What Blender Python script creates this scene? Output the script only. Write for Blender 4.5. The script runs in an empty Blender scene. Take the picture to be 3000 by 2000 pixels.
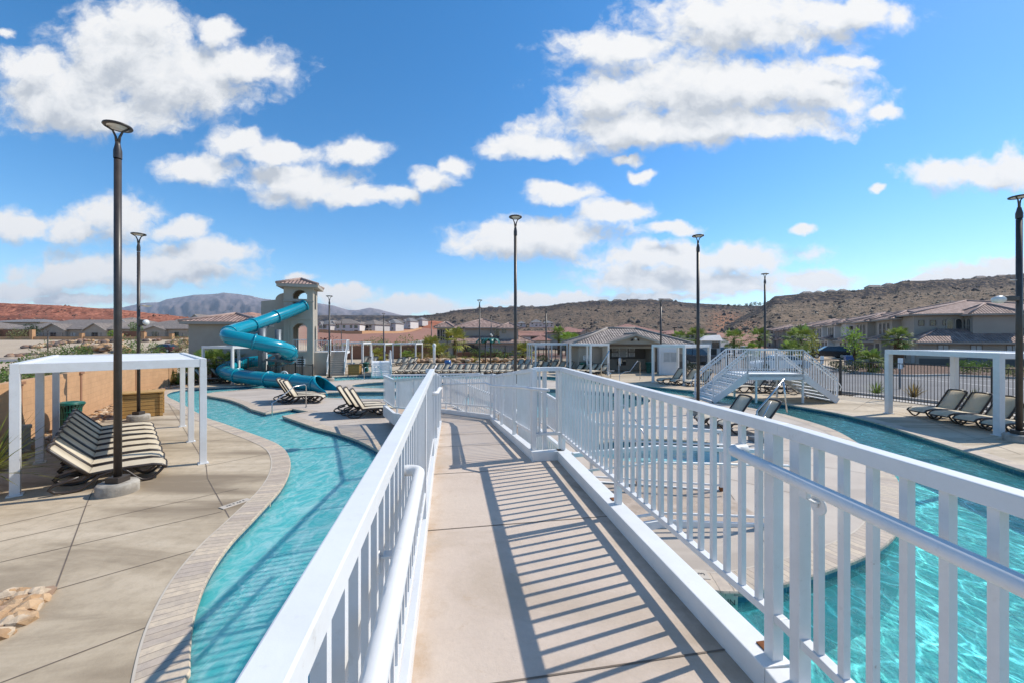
import bpy, bmesh, math, random
from mathutils import Vector, Matrix
from mathutils.geometry import delaunay_2d_cdt
rnd = random.Random(7)
S = bpy.context.scene
COL = S.collection
PI = math.pi
R = math.radians
# ---------------------------------------------------------------- view constants (photo is 3000x2000, level camera)
F, HC, H0 = 1167.0, 2.9, 991.0
def G(px, py, z=0.0):
    """photo pixel -> world point on the horizontal plane z"""
    Y = F*(HC-z)/(py-H0)
    return Vector(((px-1500)/F*Y, Y, z))
def At(px, py, Y):
    return Vector(((px-1500)/F*Y, Y, HC-(py-H0)/F*Y))
def XY(p): return (p[0], p[1])
# ---------------------------------------------------------------- mesh builder
class MB:
    def __init__(s): s.v=[]; s.f=[]; s.uv=[]; s.sm=[]; s.mi=[]; s.cur=0
    def face(s, pts, uv=None, smooth=False):
        b=len(s.v); s.v.extend([tuple(p) for p in pts]); s.f.append(list(range(b,b+len(pts)))); s.uv.append(uv); s.sm.append(smooth); s.mi.append(s.cur)
        return s
    def mesh(s, verts, faces, smooth=False, uvs=None):
        b=len(s.v); s.v.extend([tuple(p) for p in verts])
        for i,f in enumerate(faces):
            s.f.append([b+k for k in f]); s.uv.append(uvs[i] if uvs else None); s.sm.append(smooth); s.mi.append(s.cur)
        return s
    def box(s, c, d, rz=0.0, M=None):
        x,y,z=d[0]/2,d[1]/2,d[2]/2
        vs=[Vector((sx*x,sy*y,sz*z)) for sz in(-1,1) for sy in(-1,1) for sx in(-1,1)]
        if rz: 
            Rm=Matrix.Rotation(rz,3,'Z'); vs=[Rm@v for v in vs]
        vs=[v+Vector(c) for v in vs]
        if M: vs=[M@v for v in vs]
        return s.mesh(vs,[(0,2,3,1),(4,5,7,6),(0,1,5,4),(2,6,7,3),(0,4,6,2),(1,3,7,5)])
    def bar(s, p, q, w, h, up=(0,0,1)):
        """rectangular bar from p to q, w across, h along up"""
        p=Vector(p);q=Vector(q);d=(q-p)
        if d.length<1e-6: return s
        d.normalize(); u=Vector(up)
        sd=d.cross(u)
        if sd.length<1e-4: sd=Vector((1,0,0))
        sd.normalize(); u=sd.cross(d).normalized()
        vs=[]
        for c in(p,q):
            for a,b in((-1,-1),(1,-1),(1,1),(-1,1)): vs.append(c+sd*(a*w/2)+u*(b*h/2))
        return s.mesh(vs,[(0,3,2,1),(4,5,6,7),(0,1,5,4),(1,2,6,5),(2,3,7,6),(3,0,4,7)])
    def tube(s, pts, r, n=10, caps=True, closed=False):
        pts=[Vector(p) for p in pts]; N=len(pts)
        rr=r if isinstance(r,(list,tuple)) else [r]*N
        T=[]
        for i in range(N):
            a=pts[i-1] if (i>0 or closed) else pts[i]; b=pts[(i+1)%N] if (i<N-1 or closed) else pts[i]
            t=(b-a); T.append(t.normalized() if t.length>1e-9 else Vector((0,0,1)))
        nrm=Vector((0,0,1)) if abs(T[0].z)<0.9 else Vector((1,0,0))
        nrm=(nrm-T[0]*nrm.dot(T[0])).normalized(); vs=[]
        for i in range(N):
            nrm=(nrm-T[i]*nrm.dot(T[i]))
            nrm=nrm.normalized() if nrm.length>1e-6 else T[i].orthogonal().normalized()
            b=T[i].cross(nrm)
            for k in range(n):
                a=2*PI*k/n; vs.append(pts[i]+(nrm*math.cos(a)+b*math.sin(a))*rr[i])
        fs=[]
        for i in range(N if closed else N-1):
            j=(i+1)%N
            for k in range(n):
                k2=(k+1)%n; fs.append((i*n+k,i*n+k2,j*n+k2,j*n+k))
        s.mesh(vs,fs,smooth=True)
        if caps and not closed:
            s.mesh(vs[:n],[tuple(reversed(range(n)))]); s.mesh(vs[-n:],[tuple(range(n))])
        return s
    def cyl(s, p, r, h, n=16, r2=None):
        p=Vector(p); return s.tube([p,p+Vector((0,0,h))],[r,r if r2 is None else r2],n)
    def lathe(s, prof, c=(0,0,0), n=24, cap=True):
        vs=[];fs=[]
        for (r,z) in prof:
            for k in range(n):
                a=2*PI*k/n; vs.append((c[0]+r*math.cos(a),c[1]+r*math.sin(a),c[2]+z))
        for i in range(len(prof)-1):
            for k in range(n):
                k2=(k+1)%n; fs.append((i*n+k,i*n+k2,(i+1)*n+k2,(i+1)*n+k))
        return s.mesh(vs,fs,smooth=True)
    def prism(s, poly, z0, z1, top=True, bottom=False):
        """vertical prism over a simple polygon (CCW)"""
        n=len(poly)
        for i in range(n):
            a=poly[i];b=poly[(i+1)%n]
            s.face([(a[0],a[1],z0),(b[0],b[1],z0),(b[0],b[1],z1),(a[0],a[1],z1)])
        if top: s.face([(p[0],p[1],z1) for p in poly])
        if bottom: s.face([(p[0],p[1],z0) for p in reversed(poly)])
        return s
    def extrude(s, prof, y0, y1, M=None):
        """profile in xz extruded along y"""
        n=len(prof)
        T=(lambda p:(M@Vector(p))) if M else (lambda p:p)
        for i in range(n):
            a=prof[i];b=prof[(i+1)%n]
            s.face([T((a[0],y0,a[1])),T((b[0],y0,b[1])),T((b[0],y1,b[1])),T((a[0],y1,a[1]))])
        s.face([T((p[0],y0,p[1])) for p in reversed(prof)]); s.face([T((p[0],y1,p[1])) for p in prof])
        return s
    def build(s, name, mat, parent=None, bevel=0.0, world=False, smooth=None, solid=0.0):
        me=bpy.data.meshes.new(name)
        vs=s.v
        if world and parent is not None:
            Mi=parent.matrix_basis.inverted(); vs=[tuple(Mi@Vector(v)) for v in vs]
        me.from_pydata(vs,[],s.f)
        if any(u for u in s.uv):
            lay=me.uv_layers.new(name='UVMap'); k=0
            for p,u in zip(me.polygons,s.uv):
                for j,li in enumerate(p.loop_indices):
                    lay.data[li].uv=u[j] if u else (0,0)
        for p,sm,mi in zip(me.polygons,s.sm,s.mi): p.use_smooth=sm if smooth is None else smooth; p.material_index=mi
        for m in (mat if isinstance(mat,(list,tuple)) else [mat]): me.materials.append(m)
        o=bpy.data.objects.new(name,me); COL.objects.link(o)
        if bevel>0 or solid>0 or True:
            bm=bmesh.new(); bm.from_mesh(me)
            bmesh.ops.remove_doubles(bm,verts=bm.verts,dist=1e-5)
            bmesh.ops.recalc_face_normals(bm,faces=bm.faces) if len(bm.faces)<60000 else None
            bm.to_mesh(me); bm.free()
        if bevel>0:
            md=o.modifiers.new('bevel','BEVEL'); md.width=bevel; md.segments=2; md.limit_method='ANGLE'; md.angle_limit=R(40)
        if parent is not None: o.parent=parent
        return o
def tag(o, label=None, cat=None, group=None, kind=None):
    if label: o['label']=label
    if cat: o['category']=cat
    if group: o['group']=group
    if kind: o['kind']=kind
    return o
def thing(name, label, cat, loc=(0,0,0), rz=0.0, group=None, sc=1.0):
    o=bpy.data.objects.new(name,None); COL.objects.link(o)
    o.empty_display_size=0.2
    o.location=loc; o.rotation_euler=(0,0,rz); o.scale=(sc,sc,sc)
    o.matrix_basis=Matrix.Translation(Vector(loc))@Matrix.Rotation(rz,4,'Z')@Matrix.Scale(sc,4)
    return tag(o,label,cat,group)
def struct(o): o['kind']='structure'; return o
def kids(o):
    return [c for c in ALLKIDS.get(o.name,[])]
ALLKIDS={}
def tree_index():
    ALLKIDS.clear()
    for o in bpy.data.objects:
        if o.parent: ALLKIDS.setdefault(o.parent.name,[]).append(o)
def dup(root, loc, rz=0.0, label=None, group=None, sc=1.0):
    c=root.copy(); COL.objects.link(c)
    c.location=loc; c.rotation_euler=(0,0,rz); c.scale=(sc,sc,sc)
    if label: c['label']=label
    if group: c['group']=group
    def rec(src,dst):
        for ch in list(src.children):
            d=ch.copy(); COL.objects.link(d); d.parent=dst; d.matrix_parent_inverse=ch.matrix_parent_inverse.copy(); rec(ch,d)
    rec(root,c)
    return c
ORD=['first','second','third','fourth','fifth','sixth','seventh','eighth','ninth','tenth','eleventh','twelfth','thirteenth','fourteenth','fifteenth','sixteenth','seventeenth','eighteenth','nineteenth','twentieth','twenty first','twenty second']
# ---------------------------------------------------------------- materials
class NT:
    def __init__(s, tree): s.t=tree; s.n=tree.nodes; s.l=tree.links
    def new(s, typ, **kw):
        nd=s.n.new(typ)
        for k,v in kw.items():
            if k=='inp':
                for kk,vv in v.items():
                    if isinstance(vv,bpy.types.NodeSocket): s.l.new(vv,nd.inputs[kk])
                    else: nd.inputs[kk].default_value=vv
            else: setattr(nd,k,v)
        return nd
    def math(s, op, a, b=None, c=None, clamp=False):
        nd=s.n.new('ShaderNodeMath'); nd.operation=op; nd.use_clamp=clamp
        for i,x in enumerate((a,b,c)):
            if x is None: continue
            if isinstance(x,bpy.types.NodeSocket): s.l.new(x,nd.inputs[i])
            else: nd.inputs[i].default_value=x
        return nd.outputs[0]
    def vmath(s, op, a, b=None, c=None, out=0):
        nd=s.n.new('ShaderNodeVectorMath'); nd.operation=op
        for i,x in enumerate((a,b,c)):
            if x is None: continue
            if isinstance(x,bpy.types.NodeSocket): s.l.new(x,nd.inputs[i])
            else: nd.inputs[i].default_value=x
        return nd.outputs[out]
    def mix(s, fac, a, b, blend='MIX'):
        nd=s.n.new('ShaderNodeMix'); nd.data_type='RGBA'; nd.blend_type=blend
        for i,x in ((0,fac),(6,a),(7,b)):
            if isinstance(x,bpy.types.NodeSocket): s.l.new(x,nd.inputs[i])
            else: nd.inputs[i].default_value=(x if i==0 or len(x)==4 else (*x,1))
        return nd.outputs[2]
    def ramp(s, fac, stops, interp='LINEAR'):
        nd=s.n.new('ShaderNodeValToRGB'); s.l.new(fac,nd.inputs[0]); cr=nd.color_ramp; cr.interpolation=interp
        while len(cr.elements)<len(stops): cr.elements.new(0.5)
        for e,(p,c) in zip(cr.elements,stops):
            e.position=p; e.color=(*c,1) if len(c)==3 else c
        return nd.outputs[0]
    def rng(s, x, a, b, c=0.0, d=1.0, smooth=False):
        nd=s.n.new('ShaderNodeMapRange'); s.l.new(x,nd.inputs[0])
        if smooth: nd.interpolation_type='SMOOTHSTEP'
        for i,v in enumerate((a,b,c,d)): nd.inputs[i+1].default_value=v
        return nd.outputs[0]
    def noise(s, vec, scale, detail=4, rough=0.55, out='Fac', dist=0.0):
        nd=s.n.new('ShaderNodeTexNoise'); nd.inputs['Scale'].default_value=scale; nd.inputs['Detail'].default_value=detail
        nd.inputs['Roughness'].default_value=rough; nd.inputs['Distortion'].default_value=dist
        if vec is not None: s.l.new(vec,nd.inputs['Vector'])
        return nd.outputs[out]
def newmat(name):
    m=bpy.data.materials.new(name); m.use_nodes=True
    nt=NT(m.node_tree); b=nt.n['Principled BSDF']
    return m,nt,b
def coords(nt, kind='Object'):
    if kind=='World': return nt.new('ShaderNodeNewGeometry').outputs['Position']
    return nt.new('ShaderNodeTexCoord').outputs[kind]
def mat(name, c1, c2=None, scale=3.0, rough=0.6, bump=0.0, bscale=30.0, metallic=0.0, kind='Object', detail=5, spec=0.5, contrast=(0.35,0.65), rvar=0.0, objvar=0.0):
    m,nt,b=newmat(name); co=coords(nt,kind)
    b.inputs['Roughness'].default_value=rough; b.inputs['Metallic'].default_value=metallic; b.inputs['Specular IOR Level'].default_value=spec
    if c2 is None: c2=tuple(x*0.9 for x in c1)
    f=nt.rng(nt.noise(co,scale,detail),contrast[0],contrast[1])
    colr=nt.mix(f,c1,c2)
    if objvar:
        oi=nt.new('ShaderNodeObjectInfo').outputs['Random']
        v=nt.math('MULTIPLY_ADD',oi,objvar*2,1-objvar)
        hs=nt.new('ShaderNodeHueSaturation',inp={'Color':colr,'Value':v}); colr=hs.outputs[0]
    nt.l.new(colr,b.inputs['Base Color'])
    if rvar: nt.l.new(nt.math('MULTIPLY_ADD',nt.noise(co,scale*2.3,3),rvar,rough-rvar/2),b.inputs['Roughness'])
    if bump:
        bn=nt.new('ShaderNodeBump',inp={'Strength':bump,'Distance':0.02,'Height':nt.noise(co,bscale,4)})
        nt.l.new(bn.outputs[0],b.inputs['Normal'])
    return m
M={}
def whitemat():
    m,nt,b=newmat('white_paint'); P=coords(nt,'World'); n=nt.noise(P,2.3,7,0.7); n2=nt.noise(P,26,5,0.7); n3=nt.noise(P,5.5,3,0.6)
    c=nt.mix(nt.rng(n,0.40,0.68,0,0.8),(0.725,0.725,0.72),(0.62,0.615,0.60)); c=nt.mix(nt.rng(n2,0.60,0.78,0,0.45),c,(0.48,0.45,0.41))
    sp=nt.math('MULTIPLY',nt.rng(n2,0.685,0.72),nt.rng(n3,0.56,0.62)); c=nt.mix(sp,c,(0.30,0.13,0.05)); nt.l.new(c,b.inputs['Base Color'])
    nt.l.new(nt.math('MULTIPLY_ADD',n,0.35,0.25),b.inputs['Roughness'])
    bn=nt.new('ShaderNodeBump',inp={'Strength':0.06,'Distance':0.01,'Height':nt.math('ADD',n2,n3)}); nt.l.new(bn.outputs[0],b.inputs['Normal']); return m
def rockmat(name,cols):
    m,nt,b=newmat(name); co=coords(nt,'Object'); rp=nt.new('ShaderNodeNewGeometry').outputs['Random Per Island']
    c=nt.ramp(rp,[(i/len(cols),q) for i,q in enumerate(cols)],'CONSTANT'); n=nt.noise(co,9,6,0.7)
    c=nt.mix(nt.rng(n,0.4,0.7,0,0.6),c,(0.20,0.13,0.08)); nt.l.new(c,b.inputs['Base Color']); b.inputs['Roughness'].default_value=0.92
    bn=nt.new('ShaderNodeBump',inp={'Strength':0.7,'Distance':0.02,'Height':n}); nt.l.new(bn.outputs[0],b.inputs['Normal'])
    return m
M['white']=whitemat()
M['white_matte']=mat('white_matte',(0.78,0.78,0.78),(0.70,0.70,0.69),1.2,0.5)
M['bronze']=mat('dark_bronze_paint',(0.035,0.028,0.024),(0.055,0.043,0.036),4,0.42,0.03,80,rvar=0.15)
M['lens']=mat('lamp_lens',(0.75,0.74,0.70),(0.6,0.58,0.52),6,0.25)
M['brown_frame']=mat('brown_resin',(0.050,0.036,0.028),(0.035,0.026,0.021),5,0.35,0.02,90)
M['sling']=mat('beige_sling',(0.60,0.52,0.39),(0.54,0.46,0.34),2.5,0.8,0.25,420,objvar=0.06)
M['concrete_foot']=mat('concrete_footing',(0.42,0.38,0.32),(0.24,0.21,0.17),5,0.85,0.4,25)
M['wood']=None
M['green']=mat('green_paint',(0.012,0.13,0.095),(0.01,0.10,0.075),4,0.4)
M['teal']=mat('teal_gelcoat',(0.004,0.27,0.36),(0.006,0.23,0.31),0.9,0.22,0.01,20,rvar=0.12)
M['teal_dark']=mat('teal_flange',(0.004,0.17,0.24),(0.004,0.15,0.21),1.2,0.3)
M['steel_grey']=mat('grey_galvanised',(0.16,0.18,0.20),(0.12,0.135,0.15),3,0.45,metallic=0.3)
M['chrome']=mat('stainless',(0.62,0.60,0.57),(0.55,0.53,0.50),4,0.22,metallic=1.0)
M['stucco_tan']=mat('stucco_tan',(0.42,0.375,0.31),(0.38,0.335,0.275),1.1,0.9,0.35,70)
M['stucco_grey']=mat('stucco_grey_brown',(0.42,0.36,0.30),(0.375,0.32,0.265),0.8,0.9,0.3,60,objvar=0.05)
M['stucco_light']=mat('stucco_light',(0.64,0.60,0.56),(0.57,0.53,0.49),0.7,0.9,0.3,60,objvar=0.12)
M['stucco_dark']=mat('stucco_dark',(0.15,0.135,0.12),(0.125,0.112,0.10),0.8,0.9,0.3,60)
M['trim']=mat('trim_cream',(0.40,0.35,0.29),(0.36,0.31,0.26),1.5,0.8)
M['fascia']=mat('fascia_brown',(0.20,0.16,0.13),(0.17,0.135,0.11),1.5,0.7)
M['black']=mat('black_metal',(0.012,0.012,0.013),(0.02,0.02,0.02),6,0.45)
M['asphalt']=mat('asphalt',(0.20,0.19,0.185),(0.165,0.158,0.155),0.35,0.92,0.5,60,kind='World')
M['line']=mat('road_paint',(0.62,0.61,0.58),(0.5,0.49,0.46),2.5,0.8,kind='World')
M['kerb']=mat('kerb_concrete',(0.50,0.46,0.41),(0.42,0.385,0.345),0.9,0.9,0.3,40,kind='World')
M['sidewalk']=mat('sidewalk_concrete',(0.50,0.46,0.41),(0.43,0.39,0.35),0.5,0.9,0.3,40,kind='World')
M['rock_tan']=rockmat('tan_rock',[(0.56,0.37,0.21),(0.42,0.26,0.14),(0.60,0.47,0.33),(0.33,0.22,0.15),(0.50,0.30,0.15)])
M['rock_dark']=rockmat('dark_basalt_rock',[(0.07,0.06,0.06),(0.20,0.11,0.08),(0.10,0.08,0.075),(0.30,0.16,0.10)])
M['trunk']=mat('palm_trunk',(0.16,0.085,0.045),(0.08,0.045,0.025),9,0.95,0.8,25)
M['stem']=mat('woody_stem',(0.10,0.07,0.045),(0.07,0.05,0.03),7,0.95)
def leafmat(name,c1,c2,trans=0.35):
    m,nt,b=newmat(name); co=coords(nt,'Object')
    f=nt.rng(nt.noise(co,3.5,3),0.3,0.7); c=nt.mix(f,c1,c2)
    oi=nt.new('ShaderNodeObjectInfo').outputs['Random']
    rp=nt.new('ShaderNodeNewGeometry').outputs['Random Per Island']
    hs=nt.new('ShaderNodeHueSaturation',inp={'Color':c,'Value':nt.math('ADD',nt.math('MULTIPLY',oi,0.25),nt.math('MULTIPLY_ADD',rp,0.9,0.55)),'Hue':nt.math('MULTIPLY_ADD',rp,0.03,0.485)}); c=hs.outputs[0]
    nt.l.new(c,b.inputs['Base Color']); b.inputs['Roughness'].default_value=0.6
    tr=nt.new('ShaderNodeBsdfTranslucent',inp={'Color':c})
    mx=nt.new('ShaderNodeMixShader',inp={0:trans}); nt.l.new(b.outputs[0],mx.inputs[1]); nt.l.new(tr.outputs[0],mx.inputs[2])
    nt.l.new(mx.outputs[0],nt.n['Material Output'].inputs[0])
    return m
M['palm_leaf']=leafmat('palm_leaf',(0.22,0.27,0.05),(0.13,0.19,0.04))
M['palm_yellow']=leafmat('palm_yellow_leaf',(0.34,0.30,0.05),(0.17,0.20,0.03))
M['olive']=leafmat('olive_leaf',(0.23,0.23,0.10),(0.14,0.16,0.06))
M['green_leaf']=leafmat('green_leaf',(0.13,0.21,0.035),(0.07,0.12,0.025))
M['lime_leaf']=leafmat('lime_leaf',(0.26,0.36,0.05),(0.16,0.25,0.035))
M['dark_leaf']=leafmat('dark_leaf',(0.035,0.07,0.02),(0.02,0.042,0.012))
M['dry_grass']=leafmat('dry_grass',(0.34,0.24,0.09),(0.24,0.17,0.06))
M['purple_leaf']=leafmat('purple_leaf',(0.07,0.02,0.03),(0.04,0.015,0.02))
M['sign_white']=mat('sign_white',(0.84,0.84,0.82),(0.78,0.78,0.765),2,0.6)
M['sign_ink']=mat('sign_ink',(0.05,0.05,0.055),None,2,0.7)
M['tile_white']=mat('marker_tile',(0.54,0.47,0.39),(0.48,0.41,0.33),6,0.5)
M['rust']=mat('rust',(0.22,0.075,0.02),(0.12,0.04,0.012),30,0.95)
M['tyre']=mat('tyre_rubber',(0.015,0.015,0.016),None,5,0.8)
M['rim']=mat('wheel_rim',(0.4,0.4,0.41),None,5,0.3,metallic=0.9)
M['skin']=mat('skin',(0.45,0.26,0.18),(0.40,0.23,0.16),6,0.6)
M['hair']=mat('dark_hair',(0.03,0.02,0.015),None,20,0.6)
M['cloth_red']=mat('red_cloth',(0.40,0.035,0.03),None,8,0.85)
M['cloth_dark']=mat('dark_cloth',(0.04,0.045,0.06),None,8,0.85)
M['cloth_white']=mat('white_cloth',(0.62,0.60,0.58),None,8,0.85)
def glassmat(name,c,rough=0.06):
    m,nt,b=newmat(name); co=coords(nt,'Object')
    f=nt.rng(nt.noise(co,0.9,2),0.35,0.65)
    nt.l.new(nt.mix(f,c,tuple(x*0.5 for x in c)),b.inputs['Base Color'])
    b.inputs['Roughness'].default_value=rough; b.inputs['Specular IOR Level'].default_value=0.9
    return m
M['glass']=glassmat('window_glass',(0.035,0.045,0.055))
M['blind']=mat('window_blind',(0.55,0.55,0.53),(0.42,0.43,0.42),2.0,0.5)
def paintmat(name,c,rough=0.25):
    m,nt,b=newmat(name); b.inputs['Base Color'].default_value=(*c,1); b.inputs['Roughness'].default_value=rough
    b.inputs['Coat Weight'].default_value=0.3; b.inputs['Coat Roughness'].default_value=0.08
    return m
M['car_dark']=paintmat('car_paint_black',(0.018,0.020,0.028)); M['car_red']=paintmat('car_paint_maroon',(0.07,0.012,0.02)); M['car_white']=paintmat('car_paint_white',(0.72,0.73,0.74)); M['car_grey']=paintmat('car_paint_grey',(0.06,0.07,0.085)); M['car_blue']=paintmat('car_paint_blue',(0.02,0.10,0.30)); M['car_silver']=paintmat('car_paint_silver',(0.32,0.33,0.34))
# wood planks
def woodmat():
    m,nt,b=newmat('cedar_boards'); co=coords(nt,'Object')
    mp=nt.new('ShaderNodeMapping',inp={'Vector':co,'Scale':(1.5,1.5,14)})
    n1=nt.noise(mp.outputs[0],2.2,6,0.65)
    sep=nt.new('ShaderNodeSeparateXYZ',inp={0:co})
    gap=nt.math('LESS_THAN',nt.math('FRACT',nt.math('MULTIPLY',sep.outputs[2],7.2)),0.10)
    c=nt.ramp(n1,[(0.3,(0.36,0.19,0.05)),(0.55,(0.50,0.29,0.09)),(0.75,(0.40,0.21,0.06))])
    nt.l.new(nt.mix(gap,c,(0.05,0.025,0.01)),b.inputs['Base Color']); b.inputs['Roughness'].default_value=0.7
    bn=nt.new('ShaderNodeBump',inp={'Strength':0.5,'Distance':0.02,'Height':nt.math('SUBTRACT',n1,gap)}); nt.l.new(bn.outputs[0],b.inputs['Normal'])
    return m
M['wood']=woodmat()
# concrete decks (world space, metres)
def concrete(name,c1,c2,c3,streak=(0.35,1.2),amt=0.5,rough=0.8,rustrun=False, edge=None):
    m,nt,b=newmat(name); P=coords(nt,'World')
    big=nt.noise(nt.new('ShaderNodeMapping',inp={'Vector':P,'Rotation':(0,0,R(-22)),'Scale':(streak[0],streak[1],1)}).outputs[0],1.0,6,0.6,dist=0.6)
    fine=nt.noise(P,38,4,0.7); mid=nt.noise(P,4.5,5,0.65)
    c=nt.ramp(big,[(0.34,c3),(0.47,c2),(0.60,c1)])
    c=nt.mix(nt.math('MULTIPLY',nt.rng(mid,0.45,0.75),amt*0.5),c,c3)
    c=nt.mix(nt.math('MULTIPLY',nt.rng(fine,0.35,0.75),0.16),c,tuple(x*0.45 for x in c2))
    spots=nt.rng(nt.noise(P,1.7,8,0.75),0.66,0.74)
    c=nt.mix(nt.math('MULTIPLY',spots,0.22),c,tuple(x*0.55 for x in c3))
    if edge:
        tt=nt.vmath('DOT_PRODUCT',P,(0.9876,0.157,0),out=1); tt=nt.math('ADD',tt,nt.math('MULTIPLY_ADD',nt.noise(P,3.2,6,0.7),0.36,-0.18))
        c=nt.mix(nt.math('MULTIPLY',nt.rng(tt,-0.15,-0.02,0.75,0),nt.rng(mid,0.40,0.66)),c,(0.40,0.27,0.165)); c=nt.mix(nt.math('MULTIPLY',nt.rng(tt,1.20,1.34,0,1),nt.rng(mid,0.3,0.6,0.1,0.7)),c,(0.25,0.19,0.14))
        st2=nt.rng(nt.noise(P,6.5,7,0.72,dist=0.7),0.60,0.68,0,0.35); c=nt.mix(st2,c,(0.40,0.28,0.18))
    nt.l.new(c,b.inputs['Base Color']); b.inputs['Roughness'].default_value=rough
    bn=nt.new('ShaderNodeBump',inp={'Strength':0.25,'Distance':0.01,'Height':nt.math('ADD',fine,nt.math('MULTIPLY',mid,0.7))}); nt.l.new(bn.outputs[0],b.inputs['Normal'])
    return m
M['deck_outer']=concrete('deck_taupe',(0.57,0.465,0.335),(0.47,0.375,0.26),(0.25,0.19,0.125),(0.20,0.95),0.9)
M['deck_island']=concrete('deck_pale',(0.53,0.455,0.38),(0.49,0.415,0.345),(0.40,0.335,0.275),(0.4,0.8),0.4)
M['walk']=concrete('walk_broom_concrete',(0.58,0.475,0.385),(0.55,0.445,0.36),(0.46,0.365,0.28),(0.5,1.1),0.35,edge=True)
M['joint']=mat('joint_dark',(0.13,0.10,0.075),(0.18,0.14,0.11),5,0.95,kind='World')
M['caulk']=mat('joint_caulk',(0.56,0.49,0.40),(0.50,0.43,0.35),4,0.8,kind='World')
def coping(name):
    m,nt,b=newmat(name); uv=nt.new('ShaderNodeUVMap').outputs[0]; P=coords(nt,'World')
    sep=nt.new('ShaderNodeSeparateXYZ',inp={0:uv}); u=nt.math('MULTIPLY',sep.outputs[0],9.5)
    wob=nt.math('MULTIPLY_ADD',nt.noise(P,6,3),0.35,u)
    cell=nt.math('FLOOR',wob); wn=nt.new('ShaderNodeTexWhiteNoise',noise_dimensions='1D'); nt.l.new(cell,wn.inputs['W'])
    c=nt.ramp(wn.outputs['Value'],[(0.0,(0.42,0.335,0.265)),(0.3,(0.56,0.46,0.34)),(0.6,(0.47,0.385,0.31)),(1.0,(0.63,0.51,0.37))])
    n=nt.noise(P,9,6,0.65); c=nt.mix(nt.math('MULTIPLY',nt.rng(n,0.44,0.70),0.5),c,(0.30,0.25,0.22))
    fr=nt.math('FRACT',wob); g=nt.math('LESS_THAN',fr,0.10)
    c=nt.mix(nt.math('MULTIPLY',g,0.6),c,(0.15,0.12,0.10)); nt.l.new(c,b.inputs['Base Color']); b.inputs['Roughness'].default_value=0.8
    bn=nt.new('ShaderNodeBump',inp={'Strength':0.5,'Distance':0.02,'Height':nt.math('SUBTRACT',n,g)}); nt.l.new(bn.outputs[0],b.inputs['Normal'])
    return m
M['coping']=coping('coping_stamped')
def brick(name,c1,c2,mort,bw,bh,ms,kind='UV',rough=0.85,bump=0.4,offset=0.5,noise_amt=0.35):
    m,nt,b=newmat(name)
    co=nt.new('ShaderNodeUVMap').outputs[0] if kind=='UV' else coords(nt,kind)
    br=nt.new('ShaderNodeTexBrick',offset=offset,inp={'Vector':co,'Color1':(*c1,1),'Color2':(*c2,1),'Mortar':(*mort,1),'Scale':1.0,'Mortar Size':ms,'Mortar Smooth':0.2,'Bias':0.0,'Brick Width':bw,'Row Height':bh})
    P=coords(nt,'World'); n=nt.noise(P,2.2,6,0.65)
    c=nt.mix(nt.math('MULTIPLY',nt.rng(n,0.35,0.7),noise_amt),br.outputs[0],tuple(x*0.6 for x in c2))
    nt.l.new(c,b.inputs['Base Color']); b.inputs['Roughness'].default_value=rough
    bn=nt.new('ShaderNodeBump',inp={'Strength':bump,'Distance':0.02,'Height':nt.math('ADD',nt.math('MULTIPLY',br.outputs['Fac'],-1.0),nt.math('MULTIPLY',nt.noise(P,60,3),0.4))}); nt.l.new(bn.outputs[0],b.inputs['Normal'])
    return m
M['block']=brick('orange_block',(0.56,0.325,0.17),(0.52,0.30,0.155),(0.47,0.27,0.14),0.40,0.20,0.008)
M['block_red']=brick('brown_block',(0.26,0.125,0.07),(0.235,0.11,0.062),(0.20,0.095,0.055),0.40,0.20,0.008)
M['pooltile']=brick('blue_tile',(0.012,0.085,0.15),(0.02,0.115,0.19),(0.10,0.22,0.28),0.15,0.075,0.006,rough=0.15,bump=0.15,noise_amt=0.5)
def rooftile(name,c1,c2,dark,bw=0.24,bh=0.36):
    m,nt,b=newmat(name); uv=nt.new('ShaderNodeUVMap').outputs[0]
    br=nt.new('ShaderNodeTexBrick',offset=0.0,inp={'Vector':uv,'Color1':(*c1,1),'Color2':(*c2,1),'Mortar':(*dark,1),'Scale':1.0,'Mortar Size':0.055,'Mortar Smooth':0.5,'Bias':-0.1,'Brick Width':bw,'Row Height':bh})
    sep=nt.new('ShaderNodeSeparateXYZ',inp={0:uv})
    w=nt.math('SINE',nt.math('MULTIPLY',sep.outputs[0],2*PI/bw)); w=nt.math('MULTIPLY_ADD',w,0.5,0.5)
    st=nt.math('FRACT',nt.math('DIVIDE',sep.outputs[1],bh))
    P=coords(nt,'World'); n=nt.noise(P,1.3,5,0.7)
    c=nt.mix(nt.math('MULTIPLY',nt.rng(n,0.4,0.7),0.45),br.outputs[0],dark)
    n2=nt.noise(nt.vmath('FLOOR',nt.vmath('MULTIPLY',uv,(1/bw,1/bh,1))),3.7,1)
    c=nt.mix(nt.rng(n2,0.45,0.75,0,0.5),c,tuple(min(1,x*1.5) for x in c1))
    nt.l.new(c,b.inputs['Base Color']); b.inputs['Roughness'].default_value=0.85
    bn=nt.new('ShaderNodeBump',inp={'Strength':0.8,'Distance':0.045,'Height':nt.math('SUBTRACT',w,nt.math('MULTIPLY',st,0.5))}); nt.l.new(bn.outputs[0],b.inputs['Normal'])
    return m
M['roof_brown']=rooftile('roof_tile_brown_pink',(0.44,0.30,0.245),(0.33,0.21,0.165),(0.095,0.055,0.045))
M['roof_red']=rooftile('roof_tile_rose',(0.40,0.20,0.15),(0.34,0.165,0.125),(0.17,0.08,0.065))
M['roof_grey']=rooftile('roof_tile_grey_brown',(0.27,0.225,0.195),(0.22,0.185,0.16),(0.13,0.105,0.09))
M['roof_taupe']=rooftile('roof_tile_taupe',(0.36,0.30,0.26),(0.27,0.22,0.19),(0.085,0.068,0.06))
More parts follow.
